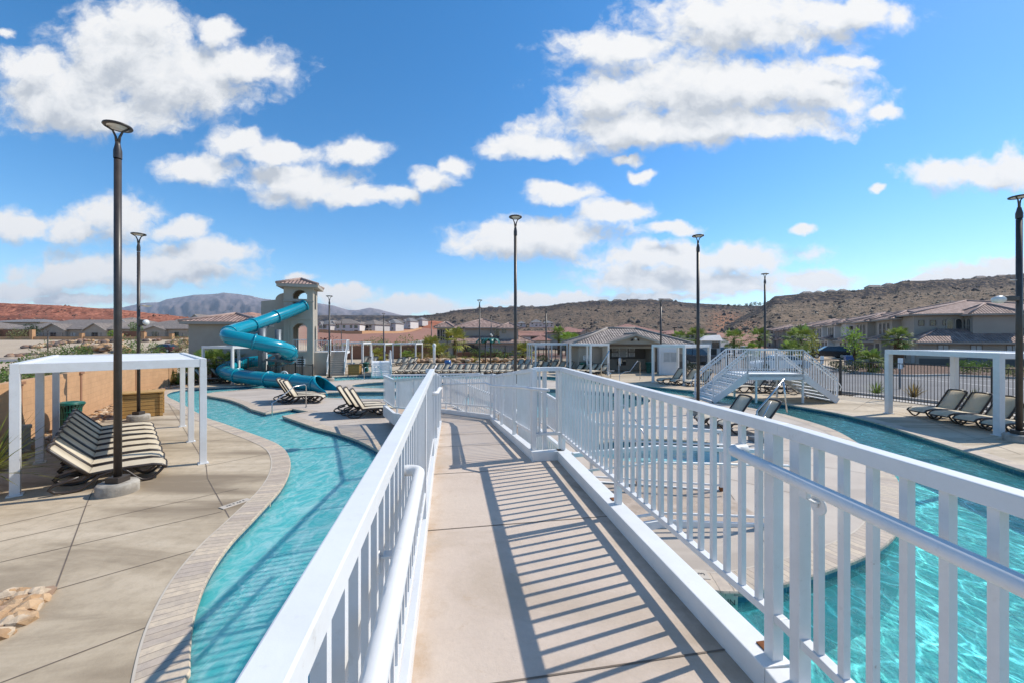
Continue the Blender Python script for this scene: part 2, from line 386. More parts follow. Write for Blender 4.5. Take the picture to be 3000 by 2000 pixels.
M['roof_slate']=rooftile('roof_tile_slate',(0.235,0.225,0.22),(0.20,0.19,0.19),(0.13,0.12,0.12))
# pool plaster + water
M['plaster']=mat('pool_plaster',(0.30,0.66,0.67),(0.25,0.60,0.62),1.2,0.8,kind='World')
M['plaster_pale']=mat('pool_plaster_pale',(0.50,0.68,0.70),(0.46,0.64,0.67),1.2,0.8,kind='World')
def watermat(name,tint,flow,scale,line=1.5,milk=0.1,milkc=(0.15,0.55,0.58),base=0.78,bump=0.25,chop=1.0,milk2=None):
    m,nt,b=newmat(name); nt.n.remove(b); P=coords(nt,'World')
    st=nt.new('ShaderNodeMapping',inp={'Vector':P,'Rotation':(0,0,R(flow)),'Scale':(1.0,0.62,1)}).outputs[0]
    wv=nt.noise(st,scale*0.9,3,0.5,'Color'); 
    wp=nt.vmath('ADD',st,nt.vmath('SCALE',nt.vmath('SUBTRACT',wv,(0.5,0.5,0.5)),None)); wp.node.inputs[1].links[0].from_node.inputs['Scale'].default_value=1.0/scale*1.5
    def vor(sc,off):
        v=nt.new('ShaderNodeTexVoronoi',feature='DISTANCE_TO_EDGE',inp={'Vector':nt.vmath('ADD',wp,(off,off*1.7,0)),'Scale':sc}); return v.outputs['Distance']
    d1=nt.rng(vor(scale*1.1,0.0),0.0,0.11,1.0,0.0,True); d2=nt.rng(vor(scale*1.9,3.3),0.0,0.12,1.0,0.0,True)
    ln=nt.math('ADD',nt.math('POWER',d1,3.0),nt.math('MULTIPLY',nt.math('POWER',d2,2.6),0.30))  # caustic light lines, painted into the water's transparent and milk colours
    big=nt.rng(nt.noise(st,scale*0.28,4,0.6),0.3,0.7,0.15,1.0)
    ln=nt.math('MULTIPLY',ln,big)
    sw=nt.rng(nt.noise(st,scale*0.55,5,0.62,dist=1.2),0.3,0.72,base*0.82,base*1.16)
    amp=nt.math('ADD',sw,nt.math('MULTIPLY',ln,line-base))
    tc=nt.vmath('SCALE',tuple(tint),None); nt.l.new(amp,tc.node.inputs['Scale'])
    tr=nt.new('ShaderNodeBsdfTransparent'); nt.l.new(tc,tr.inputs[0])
    foam_caustics=nt.math('MULTIPLY',nt.math('ADD',nt.rng(nt.noise(st,scale*1.3,6,0.66,dist=1.6),0.42,0.72,0,0.75),nt.math('MULTIPLY',ln,0.45)),1.0,clamp=True)
    mc=nt.mix(foam_caustics,tuple(x*0.85 for x in milkc),tuple(min(1,x*0.5+0.46) for x in milkc))
    df=nt.new('ShaderNodeSubsurfaceScattering',falloff='BURLEY',inp={'Color':mc,'Scale':0.22,'Radius':(0.7,1.0,1.0)}) if milk2 is not None else nt.new('ShaderNodeBsdfDiffuse',inp={'Color':mc})
    wx=nt.new('ShaderNodeSeparateXYZ',inp={0:P}).outputs[0]
    mk=nt.new('ShaderNodeMixShader',inp={0:nt.rng(wx,-1.0,2.5,milk,milk2 if milk2 is not None else milk)}); nt.l.new(tr.outputs[0],mk.inputs[1]); nt.l.new(df.outputs[0],mk.inputs[2])
    h=nt.math('ADD',nt.noise(st,scale*1.6*chop,4,0.6,dist=0.8),nt.math('MULTIPLY',nt.noise(st,scale*5*chop,3,0.6),0.35))
    bn=nt.new('ShaderNodeBump',inp={'Strength':bump,'Distance':0.08,'Height':h})
    gl=nt.new('ShaderNodeBsdfGlossy',inp={'Roughness':0.05,'Normal':bn.outputs[0]})
    fr=nt.new('ShaderNodeFresnel',inp={'IOR':1.33,'Normal':bn.outputs[0]})
    mx=nt.new('ShaderNodeMixShader',inp={0:nt.math('MULTIPLY',fr.outputs[0],0.85)}); nt.l.new(mk.outputs[0],mx.inputs[1]); nt.l.new(gl.outputs[0],mx.inputs[2])
    nt.l.new(mx.outputs[0],nt.n['Material Output'].inputs[0])
    return m
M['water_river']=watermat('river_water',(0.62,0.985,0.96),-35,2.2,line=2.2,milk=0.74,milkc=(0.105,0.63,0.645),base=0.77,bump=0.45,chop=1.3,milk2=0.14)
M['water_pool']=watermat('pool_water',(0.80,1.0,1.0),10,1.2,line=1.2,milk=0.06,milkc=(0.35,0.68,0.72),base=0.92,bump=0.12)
# ================================================================ SETTING: deck, river, pools
def smooth_loop(pts, it=2, closed=True):
    for _ in range(it):
        q=[]; n=len(pts)
        for i in range(n if closed else n-1):
            a=Vector(pts[i][:2]); b=Vector(pts[(i+1)%n][:2])
            if not closed and i==0: q.append(a)
            q.append(a*0.75+b*0.25); q.append(a*0.25+b*0.75)
            if not closed and i==n-2: q.append(b)
        pts=q
    return [Vector((p[0],p[1])) for p in pts]
def g2(*l): return [XY(G(x,y)) for x,y in l]
def area(p): return 0.5*sum(p[i][0]*p[(i+1)%len(p)][1]-p[(i+1)%len(p)][0]*p[i][1] for i in range(len(p)))
def ccw(p): return list(p) if area(p)>0 else list(reversed(p))
def resample(loop, d, closed=True):
    out=[]; n=len(loop); acc=0.0
    for i in range(n if closed else n-1):
        a=loop[i]; b=loop[(i+1)%n]; L=(b-a).length
        k=max(1,int(round(L/d)))
        for j in range(k): out.append(a+(b-a)*(j/k))
    return out
def offset_loop(loop, d):
    """positive d = to the left of travel direction (inside for CCW)"""
    n=len(loop); out=[]
    for i in range(n):
        t=(loop[(i+1)%n]-loop[i-1]); t.normalize(); out.append(loop[i]+Vector((-t.y,t.x))*d)
    return out
OUT_SOFT=g2((547,2000),(545,1917),(555,1821),(574,1756),(597,1698),(628,1645),(673,1584),(727,1530),(781,1473),(823,1427),(846,1380),(848,1341),(826,1306),(775,1283),(715,1262),(655,1240),(598,1222),(530,1180),(478,1157),(506,1142),(590,1135))
OUT_SOFT+= [(-16.2,24.4),(-16.2,26.2),(-15.4,28.6),(-13.6,30.6),(-11,31.7),(-6,32.0),(0,31.9),(4,30.2),(6.2,27.6),(7.5,25.6),(9.2,23.3),(10.2,22.3),(11.4,19.8),(12.15,17.7)]
OUT_SOFT+= g2((2455,1208),(2568,1235),(2687,1274),(2836,1322),(3000,1378))+[(11.0,6.0),(10.4,2.5),(8.6,-0.8),(5.5,-2.9),(2,-3.4),(-1,-2.4),(-2.5,0.0),(-2.85,2.0)]
OUTER=ccw(smooth_loop(OUT_SOFT,2))
ISL_A=g2((2300,1213),(2407,1244),(2467,1268),(2540,1315),(2612,1380),(2640,1430),(2645,1484),(2632,1541),(2590,1595),(2484,1645),(2297,1706),(2106,1744))
ISL_A=smooth_loop(ISL_A+[(1.2,5.25),(-0.9,7.2)]+g2((1082,1300),(1002,1270),(925,1251)),2,closed=False); ISL_B=[]
NOTCH=[Vector(p) for p in g2((828,1217),(905,1204),(857,1196),(780,1209))]
ISL_C=smooth_loop(g2((738,1197),(708,1181),(667,1167),(606,1158),(598,1152),(640,1146))+[(-14.6,23.2),(-13.9,25.2),(-12.6,27.2),(-10.6,28.5),(-6,28.9),(0,28.8),(2.6,27.9),(4.8,26.0),(6.3,24.2),(7.8,22.2),(9.0,19.8),(9.7,17.6)],2,closed=False)
ISLAND=ccw(list(ISL_A)+list(ISL_B)+NOTCH+list(ISL_C))
MAIN=ccw(smooth_loop([(-2.3,22.6),(1.3,23.5),(4.6,22.3),(6.3,20.6),(6.7,19.2),(6.2,17.9),(4.4,16.2),(1.9,14.7),(-0.3,14.5),(-1.6,15.6),(-2.6,18.6)],2))
SPLASH=ccw(smooth_loop([(-9.7,21.8),(-7,22.0),(-4.3,21.9),(-4.0,20.2),(-5.5,19.1),(-7.5,19.2),(-9.5,19.6),(-10.6,20.6)],1))
KIDS=ccw([Vector((-7.0+3.1*math.cos(a*PI/16),25.2+2.0*math.sin(a*PI/16))) for a in range(32)])
SPA=ccw([Vector((4.0+2.05*math.cos(a*PI/20),10.35+1.2*math.sin(a*PI/20))) for a in range(40)])
FACIL=[(-8.5,-9),(-11.2,4),(-12.9,9),(-14.0,11.2),(-16.6,15),(-21.6,21.2),(-22.5,25),(-31,31),(-34,50),(-12,54),(12,54),(17,44),(13.6,33),(12.9,27),(13.8,25),(16.9,20.5),(17.7,18.8),(18.6,15.4),(19.8,11),(21,5),(21,-9)]
FACIL=ccw([Vector(p) for p in FACIL])
def inside(p, poly):
    x,y=p[0],p[1]; c=False; n=len(poly)
    for i in range(n):
        a=poly[i]; b=poly[i-1]
        if (a[1]>y)!=(b[1]>y) and x<(b[0]-a[0])*(y-a[1])/(b[1]-a[1])+a[0]: c=not c
    return c
def region(name, outer, holes, z, material, zf=None, extra=()):
    """flat sheet: outer minus holes (constrained Delaunay)"""
    vs=[];es=[]
    for lp in [outer]+list(holes):
        b=len(vs); n=len(lp); vs+= [Vector((p[0],p[1])) for p in lp]; es+=[(b+i,b+(i+1)%n) for i in range(n)]
    vs+=[Vector((p[0],p[1])) for p in extra]
    r=delaunay_2d_cdt(vs,es,[],0,1e-5)
    V,Fc=r[0],r[2]; mb=MB(); fs=[]
    for f in Fc:
        c=sum((V[i] for i in f),Vector((0,0)))/len(f)
        if inside(c,outer) and not any(inside(c,h) for h in holes): fs.append(tuple(f))
    mb.mesh([(v.x,v.y,zf(v.x,v.y) if zf else z) for v in V],fs)
    o=mb.build(name,material)
    me=o.data
    for p in me.polygons: 
        if p.normal.z<0: p.flip()
    return struct(o)
WZ=-0.13; FZ=-1.05
CW=0.34
outer_c=offset_loop(OUTER,-CW)      # outward from river ring
island_c=offset_loop(ISLAND,CW)
region('pool_deck',FACIL,[outer_c],0.0,M['deck_outer'])
pools=[MAIN,SPLASH,KIDS,SPA]
pools_c=[offset_loop(p,-0.28) for p in pools]
region('pool_deck',island_c,pools_c,0.0,M['deck_island'])
def strip(mb, A, B, za, zb, closed=True, smooth=False):
    n=len(A); u=0.0
    for i in range(n if closed else n-1):
        j=(i+1)%n; L=(A[j]-A[i]).length
        mb.face([(A[i].x,A[i].y,za),(A[j].x,A[j].y,za),(B[j].x,B[j].y,zb),(B[i].x,B[i].y,zb)],[(u,0),(u+L,0),(u+L,0.34),(u,0.34)],smooth)
        u+=L
def make_coping(loop, back, name='pool_coping', lip=0.03):
    """stamped coping band: back edge, top, bullnose lip, underside"""
    mb=MB(); sgn=1 if (back[0]-loop[0]).length else 1
    n=len(loop)
    d=[(back[i]-loop[i]).normalized() for i in range(n)]
    e0=[loop[i]-d[i]*lip for i in range(n)]; e1=[loop[i]-d[i]*(lip-0.012) for i in range(n)]
    strip(mb,back,e1,0.006,0.006); strip(mb,e1,e0,0.006,-0.012); strip(mb,e0,e0,-0.012,-0.045); strip(mb,e0,loop,-0.045,-0.05)
    o=mb.build(name,M['coping']); struct(o)
    c=MB(); b2=[back[i]+d[i]*0.022 for i in range(n)]; strip(c,back,b2,0.008,0.008); struct(c.build('coping_joint',M['caulk']))
make_coping(OUTER,outer_c); make_coping(ISLAND,island_c)
for p,pc in zip(pools,pools_c): make_coping(p,pc)
def shell(loop, name, deep=FZ, plaster=None):
    mb=MB(); strip(mb,loop,loop,-0.05,-0.24); 
    o=mb.build(name+'_tile',M['pooltile'])
    me=o.data; uvl=me.uv_layers[0]
    # re-map v so tiles keep their size
    for p in me.polygons:
        for li in p.loop_indices:
            z=me.vertices[me.loops[li].vertex_index].co.z; uvl.data[li].uv.y=z
    struct(o)
    m2=MB(); strip(m2,loop,loop,-0.24,deep); struct(m2.build(name+'_wall',plaster or M['plaster']))
shell(OUTER,'river'); shell(ISLAND,'river')
for p,nm,dp in zip(pools,('pool','pool','pool','spa'),(-1.0,-0.9,-0.45,-0.9)):
    shell(p,nm,dp,M['plaster_pale'])
    region(nm+'_floor',p,[],dp,M['plaster_pale'])
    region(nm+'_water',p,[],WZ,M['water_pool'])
region('river_floor',OUTER,[ISLAND],FZ,M['plaster'])
# river water surface with real low swells
ext=[]
x0,x1=min(p.x for p in OUTER),max(p.x for p in OUTER); y0,y1=min(p.y for p in OUTER),max(p.y for p in OUTER)
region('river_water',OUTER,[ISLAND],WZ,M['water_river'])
# entry steps in the notch and spa bench
def steps(name,A,B,C,D,n,ztop,zbot,m):
    mb=MB(); A,B,C,D=[Vector(p) for p in(A,B,C,D)]
    for i in range(n):
        t0=i/n; t1=(i+1)/n; z=ztop-(ztop-zbot)*(i+0.6)/n
        p=[A.lerp(D,t0),B.lerp(C,t0),B.lerp(C,t1),A.lerp(D,t1)]
        mb.prism(ccw(p),zbot-0.2,z)
    return struct(mb.build(name,m))
N=NOTCH; outd=(N[0]-N[1]).normalized()*0.9; outd3=(N[3]-N[2]).normalized()*0.9
steps('entry_steps',N[1],N[2],N[3]+outd3,N[0]+outd,5,-0.1,-0.9,M['plaster_pale'])
mb=MB(); inn=offset_loop(SPA,0.42); strip(mb,SPA,inn,-0.5,-0.5); strip(mb,inn,inn,-0.5,-0.9); struct(mb.build('spa_bench',M['plaster_pale']))
# control joints (thin dark saw cuts, 4 mm proud sheets)
def joints(name, lines, w=0.014, z=0.004, m=None):
    mb=MB()
    for a,b in lines:
        a=Vector(a);b=Vector(b);t=(b-a).normalized();n=Vector((-t.y,t.x))*w/2
        mb.face([(*(a-n),z),(*(b-n),z),(*(b+n),z),(*(a+n),z)])
    return struct(mb.build(name,m or M['joint']))
def gl(a,b): return (Vector(XY(G(*a))),Vector(XY(G(*b))))
L=[gl((162,1726),(254,1475)),gl((254,1475),(330,1310)),gl((162,1726),(585,1606)),gl((0,1646),(650,1498)),gl((-40,1548),(268,1478)),gl((0,2000),(441,1832)),gl((608,1400),(672,1515)),gl((604,1362),(608,1400)),gl((490,1175),(604,1362)),gl((0,1585),(700,1430)),gl((500,1462),(880,1385)) if False else gl((600,1365),(800,1325)),gl((560,1300),(775,1290)) if False else gl((565,1300),(720,1275)),gl((540,1255),(640,1242)),gl((520,1222),(600,1228)) if False else gl((515,1215),(560,1207)),
   gl((2620,1210),(2700,1225)),gl((2475,1175),(2730,1225)),gl((2700,1225),(2990,1330)),gl((2560,1165),(2500,1200)),gl((2830,1290),(3000,1265))]
joints('deck_joint',L)
LI=[((7.4,14.6),(-1,14.0)),((2.2,13.2),(8.4,14.2)),((5.2,12.2),(9.8,11.4)),((6.3,9.6),(8.1,8.2)),((4.2,7.9),(3.5,5.3)),((6.2,6.6),(4.1,8.6)),((6.6,10.2),(8.9,10.8)),((-9.5,16.6),(-5,19)),((-7.8,15.2),(-4.2,18.4)),((-12.5,18.3),(-9.5,22)),((-6,13.4),(-4.2,15.0)),((7.5,16),(9.0,17.5)),((8,12),(7.2,18.6))]
joints('deck_joint',[(Vector(a),Vector(b)) for a,b in LI],0.012)
# ---------------------------------------------------------------- depth markers (words as on the tiles)
def text_mesh(name, s, size, m, parent=None, M4=None, ext=0.002):
    cu=bpy.data.curves.new(name,'FONT'); cu.body=s; cu.size=size; cu.align_x='CENTER'; cu.align_y='CENTER'; cu.extrude=ext; cu.resolution_u=2
    o=bpy.data.objects.new(name,cu); COL.objects.link(o)
    dg=bpy.context.evaluated_depsgraph_get(); me=bpy.data.meshes.new_from_object(o.evaluated_get(dg))
    bpy.data.objects.remove(o); n=bpy.data.objects.new(name,me); COL.objects.link(n); me.materials.clear(); me.materials.append(m)
    if M4 is not None: me.transform(M4)
    if parent: n.parent=parent
    return n
def marker(loc, rz, s, w, label, size=0.10, vertical=False):
    t=thing('depth_marker',label,'depth marker',loc,rz,'depth marker tiles at the pool edge')
    mb=MB(); 
    if vertical: mb.box((0,0,0),(w,0.012,0.15)); M4=Matrix.Translation((0,-0.008,0))@Matrix.Rotation(PI/2,4,'X')
    else: mb.box((0,0,0.004),(w,0.155,0.012)); M4=Matrix.Translation((0,0,0.0115))
    mb.build('tile',M['tile_white'],t,bevel=0.003); text_mesh('lettering',s,size,M['sign_ink'],t,M4)
    return t
p=G(690,1475); marker((p.x,p.y,0.004),R(62)+PI,'3 FT 6 IN',0.46,'white depth tile set in the taupe deck beside the left river coping',0.075)
p=G(2055,1683); marker((p.x,p.y,0.004),R(152)-PI/2+R(20),'3',0.19,'white tile with numeral 3 on island coping below the right guard rail',0.12)
p=G(2610,1355); marker((p.x,p.y,0.004),R(100),'3 FT 6 IN',0.5,'white depth tile on the island tip beside the right river bend',0.085)
p=G(2130,1758,-0.12); marker((p.x,p.y-0.02,-0.115),R(-35)+R(18),'6 IN',0.2,'white waterline tile reading IN below the island coping',0.085,True)
p=G(765,1490,-0.12); marker((p.x+0.02,p.y,-0.11),R(-118)+PI,'3 FT',0.3,'white waterline tile on the left river bank below the coping',0.09,True)
p=G(2474,1217,-0.1); marker((p.x-0.05,p.y-0.03,-0.1),R(-65),'3 FT 6 IN',0.5,'white waterline tile on the far right river bank near the stair bridge',0.085,True)
# ================================================================ RAMP BRIDGE (camera stands on it)
A_=Vector((-0.157,0.9876)).normalized(); N_=Vector((A_.y,-A_.x))
def L2(s,t): return A_*s+N_*t
WK=1.38
bridge=thing('ramp_bridge','white railed concrete ramp bridge crossing the lazy river towards the main pool','footbridge',(0,0,0))
TL,TR,TR2=-0.1625,1.344,1.02
S0,S1,S2=-3.0,4.93,9.32
def V3(v,z): return Vector((v.x,v.y,z))
I0=L2(S2,TL); I1=Vector((-3.57,12.3)); O0=L2(S2,TR2); O1=Vector((-2.42,13.0)); OB=Vector((-0.57,10.15))
LF=Vector((-4.35,13.75)); LR=Vector((-1.15,14.35)); LN=Vector((-2.25,13.1))
Z2,ZL=0.90,0.50
ramp_slab=MB()
EJ=Vector((1.341-0.155*1.70,1.70)); EB=Vector((EJ.x+0.05*3.9,-2.2)); EC=EB+(EB-EJ).normalized()*0.9   # the right edge bends at the panel joint
def slab(poly,zs,th=0.22):
    """poly with per vertex heights"""
    top=[V3(p,z) for p,z in zip(poly,zs)]; n=len(top)
    ramp_slab.face(top); ramp_slab.face([p-Vector((0,0,th)) for p in reversed(top)])
    for i in range(n):
        a,b=top[i],top[(i+1)%n]; d=Vector((0,0,th)); ramp_slab.face([a-d,b-d,b,a])
slab([L2(S0,TL),EC,EJ,L2(S1,TR),L2(S1,TL)],[WK]*5)
slab([L2(S1,TL),L2(S1,TR2),O0,I0],[WK,WK,Z2,Z2])
slab([I0,O0,OB,O1,I1],[Z2,Z2,Z2-0.05,ZL,ZL])
slab([I1,O1,LR,LF],[ZL]*4)
# lower leg
LA=[Vector((-2.22,13.35)),Vector((-0.28,10.25)),Vector((0.86,5.63)),Vector((2.28,6.15)),Vector((4.05,6.2))]
LB=[Vector((-1.12,14.2)),Vector((0.92,10.75)),Vector((1.60,7.68)),Vector((2.4,7.62)),Vector((3.96,7.55))]
LZ=[ZL,0.26,0.13,0.10,0.012]
for i in range(4): slab([LA[i],LA[i+1],LB[i+1],LB[i]],[LZ[i],LZ[i+1],LZ[i+1],LZ[i]],0.3)
ramp_slab.build('ramp_slab',M['walk'],bridge)
# saw-cut joints on the walking surface
jm=MB()
for s in (1.74,3.22,4.55):
    a=L2(s,TL);b=L2(s+0.02,TR); n=A_*0.005
    jm.face([V3(a-n,WK+.003),V3(b-n,WK+.003),V3(b+n,WK+.003),V3(a+n,WK+.003)])
for s in (6.2,7.6):
    z=WK+(Z2-WK)*(s-S1)/(S2-S1)+.004; a=L2(s,TL);b=L2(s,TR2);n=A_*0.006
    jm.face([V3(a-n,z),V3(b-n,z),V3(b+n,z),V3(a+n,z)])
jm.build('joint',M['joint'],bridge)
def kerb(pts,zs,side,h=0.115,w=0.10,drop=0.24,name='kerb',m='white'):
    """kerb along polyline; side=+1 lies right of travel"""
    mb=MB()
    for i in range(len(pts)-1):
        a,b=pts[i],pts[i+1]; t=(b-a).normalized(); n=Vector((t.y,-t.x))*w*side
        for_=[(a,zs[i]),(b,zs[i+1])]
        lo=[V3(p,z-drop) for p,z in for_]; hi=[V3(p,z+h) for p,z in for_]
        lo2=[V3(p+n,z-drop) for p,z in for_]; hi2=[V3(p+n,z+h) for p,z in for_]
        mb.face([hi[0],hi[1],hi2[1],hi2[0]]); mb.face([lo[0],lo[1],hi[1],hi[0]]); mb.face([lo2[1],lo2[0],hi2[0],hi2[1]]); mb.face([lo[0],lo2[0],lo2[1],lo[1]])
        mb.face([lo[0],hi[0],hi2[0],lo2[0]]); mb.face([lo[1],lo2[1],hi2[1],hi[1]])
    return mb.build(name,M[m],bridge,bevel=0.006)
kerb([EC,EJ],[WK,WK],1,w=0.14); kerb([EJ+Vector((0.0006,0.004)),L2(S1,TR)],[WK,WK],1,w=0.14)
kerb([L2(S1,TR+0.10),L2(S1,TR2)],[WK,WK],-1)
kerb([L2(S1,TR2),L2(S2,TR2),OB,O1],[WK,Z2,Z2-0.05,ZL],1)
kerb([L2(S0,TL),L2(S1,TL),I0,I1,LF],[WK,WK,Z2,ZL,ZL],-1)
kerb(LA[:3]+LA[3:],LZ,1,0.02,0.05,0.2)
kerb(LB[:],LZ,-1,0.02,0.05,0.2)
GH=1.13
def guard(pts,zs,side,off=0.10,post_every=None,pitch=0.108,end_posts=(True,True),rw=0.060,detail=True,h=GH,br=0.30,post_at=None,big_posts=True,balusters=True,stuff=False,post_size=0.05,post_off=0.045):
    """one guard rail run (polyline in plan with floor heights). returns top-rail object (part of the bridge)"""
    P=[];n=len(pts)
    for i in range(n):
        t=(pts[min(i+1,n-1)]-pts[max(i-1,0)]).normalized(); P.append(pts[i]+Vector((t.y,-t.x))*off*side)
    top=MB();bot=MB(); rail=None
    for i in range(n-1):
        top.bar(V3(P[i],zs[i]+h),V3(P[i+1],zs[i+1]+h),rw,0.052)
        bot.bar(V3(P[i],zs[i]+br),V3(P[i+1],zs[i+1]+br),0.042,0.036)
    rail=top.build('guard_rail',M['white'],bridge,bevel=0.004)
    bot.build('bottom_rail',M['white'],rail,bevel=0.003)
    # balusters along length
    segs=[(P[i+1]-P[i]).length for i in range(n-1)]; tot=sum(segs)
    def at(d):
        for i,L in enumerate(segs):
            if d<=L+1e-6: k=d/L if L else 0; return P[i].lerp(P[i+1],k),zs[i]+(zs[i+1]-zs[i])*k,(P[i+1]-P[i]).normalized()
            d-=L
        return P[-1],zs[-1],(P[-1]-P[-2]).normalized()
    posts=post_at if post_at is not None else ([0.0]+[post_every*k for k in range(1,int(tot/post_every)+1)]+[tot] if post_every else [0,tot])
    col=None
    if stuff: sm=MB()
    k=0; d=pitch*0.5
    while balusters and d<tot:
        if min(abs(d-q) for q in posts)>0.05:
            c,z,t=at(d); ang=math.atan2(t.y,t.x)
            lo,hi=z+br,z+h-0.02
            if stuff: sm.box((c.x,c.y,(lo+hi)/2),(0.025,0.025,hi-lo),ang)
            else:
                b=MB().box((0,0,0),(0.025,0.025,hi-lo),0); o=b.build('baluster',M['white'],rail); o.location=(c.x,c.y,(lo+hi)/2); o.rotation_euler=(0,0,ang)
        d+=pitch
    if stuff and balusters: sm.build('balusters',M['white'],rail)['kind']='stuff'
    for q in posts:
        c,z,t=at(min(q,tot)); ang=math.atan2(t.y,t.x); n2=Vector((t.y,-t.x))*side
        c2=c-n2*post_off if big_posts else c
        b=MB().box((0,0,0),(post_size,post_size,h-0.03+0.02),0); o=b.build('post',M['white'],rail,bevel=0.003); o.location=(c2.x,c2.y,z+(h-0.03+0.02)/2+0.02); o.rotation_euler=(0,0,ang)
    return rail,at
OFFR=0.09
gr,_=guard([EB,EJ,L2(S1,TR)],[WK]*3,1,OFFR,post_at=[0.6,2.2,3.82,3.965,5.62,7.3],big_posts=False,post_size=0.052,rw=0.058)
gl_,_=guard([L2(-2.2,TL),L2(S1,TL)],[WK,WK],-1,0.035,post_at=[0.6,2.3,5.4,7.1],big_posts=False,rw=0.056)
# extra post behind the camera
c=EB.lerp(EJ,0.02)+Vector((OFFR,0)); b=MB().box((0,0,0),(0.062,0.062,GH+0.02),0); o=b.build('post',M['white'],gr,bevel=0.003); o.location=(c.x,c.y,WK+GH/2-0.02); o.rotation_euler=(0,0,math.atan2(A_.y,A_.x))
# return piece at the step in width (three posts)
guard([L2(S1+0.05,TR+0.09),L2(S1+0.05,TR2+0.05)],[WK,WK],-1,0.0,pitch=0.115,post_at=[0.0,0.21,0.37])
guard([L2(S1,TR2),L2(S2,TR2)],[WK,Z2],1,0.09,post_at=[0,1.55,3.1,4.39],pitch=0.116,stuff=True)
guard([O0,OB,O1],[Z2,Z2-0.05,ZL],1,0.08,post_at=[0,0.8,2.2,4.1],stuff=True)
guard([L2(S1,TL),I0],[WK,Z2],-1,0.085,post_at=[1.5,3.0,4.4],stuff=True)
guard([I0,I1,LF],[Z2,ZL,ZL],-1,0.08,post_at=[0.1,1.8,3.47,5.1],stuff=True)
guard([LF,LR],[ZL,ZL],-1,0.06,post_at=[0.02,1.6,3.2],stuff=True)
guard(LA[:3],LZ[:3],1,0.04,post_at=[0.02,1.8,3.6,5.5,8.3],stuff=True)
guard(LB[:3],LZ[:3],-1,0.04,post_at=[0.02,2.0,3.9,7.0],stuff=True)
# open two-rail guards round the flat foot of the ramp
def open_guard(pts,zs):
    t=MB();n=len(pts)
    for i in range(n-1): t.bar(V3(pts[i],zs[i]+GH),V3(pts[i+1],zs[i+1]+GH),0.06,0.06)
    r=t.build('guard_rail',M['white'],bridge,bevel=0.004)
    b=MB()
    for i in range(n-1): b.bar(V3(pts[i],zs[i]+0.11),V3(pts[i+1],zs[i+1]+0.11),0.03,0.03)
    b.build('bottom_rail',M['white'],r)
    for q,z in zip(pts[1:],zs[1:]):
        p=MB().box((0,0,0),(0.05,0.05,GH),0); o=p.build('post',M['white'],r,bevel=0.003); o.location=(q.x,q.y,z+GH/2)
        k=MB().box((0,0,0),(0.056,0.056,0.075)); o=k.build('rust_stain',M['rust'],r); o.location=(q.x,q.y,z+0.04)
    return r
open_guard(LA[2:],LZ[2:]); open_guard(LB[2:],LZ[2:])
def round_rail(pts,r=0.021,name='handrail',parent=None,m='white'):
    return MB().tube(pts,r,12).build(name,M[m],parent or bridge)
def loopend(p,t,n,z,r=0.07):
    return [V3(p,z)]
# handrails beside the camera: tube with returned end
def hand(side,t0,s_far):
    z=WK+0.955; pts=[]; s=-2.0
    pts.append(V3(L2(s,t0),z)); pts.append(V3(L2(s_far-0.05,t0),z))
    for a in range(1,7):
        an=a*PI/12; pts.append(V3(L2(s_far-0.05+0.05*math.sin(an),t0+side*0.05*(1-math.cos(an))),z))
    pts.append(V3(L2(s_far,t0+side*0.075),z))
    return round_rail(pts,0.024)
hl=hand(-1,TL+0.04,1.76)
Hd=(EB-EJ).normalized(); H0_=Vector((1.052,1.93)); zh=WK+0.985; hp=[V3(H0_+Hd*4.2,zh),V3(H0_+Hd*0.05,zh)]
for a in range(1,7): an=a*PI/12; hp.append(V3(H0_+Hd*(0.05-0.05*math.sin(an))+Vector((0.05*(1-math.cos(an)),0)),zh))
hp.append(V3(H0_+Vector((0.085,0.0)),zh)); hr=round_rail(hp,0.024)
def bracket2(q,h):
    mb=MB(); z=zh; r=[V3(q,z-0.02),V3(q,z-0.05),V3(q+Vector((0.025,0)),z-0.064),V3(q+Vector((0.05,0)),z-0.064)]
    for i in range(3): mb.bar(r[i],r[i+1],0.035,0.007,up=(1,0,0.3))
    c=V3(q+Vector((0.052,0)),z-0.078); mb.tube([c,c+Vector((0.008,0,0))],0.036,18); mb.tube([c-Vector((0.010,0,0)),c],0.010,6); return mb.build('bracket',M['white'],h)
bracket2(H0_+Hd*0.46,hr); bracket2(H0_+Hd*1.75,hr)
def bracket(s,t0,side,h):
    mb=MB(); z=WK+0.955; a=L2(s,t0)
    q=[V3(a,z-0.02),V3(L2(s,t0),z-0.05),V3(L2(s,t0+side*0.03),z-0.062),V3(L2(s,t0+side*0.07),z-0.062)]
    for i in range(3): mb.bar(q[i],q[i+1],0.035,0.007,up=(N_.x,N_.y,0.3))
    ang=math.atan2(N_.y,N_.x)
    c=V3(L2(s,t0+side*0.072),z-0.075); d=Vector((N_.x,N_.y,0))*side
    mb.tube([c,c+d*0.008],0.036,18); mb.tube([c-d*0.010,c],0.010,6)
    return mb.build('bracket',M['white'],h)
for s in (0.1,1.2): bracket(s,TL+0.04,-1,hl)

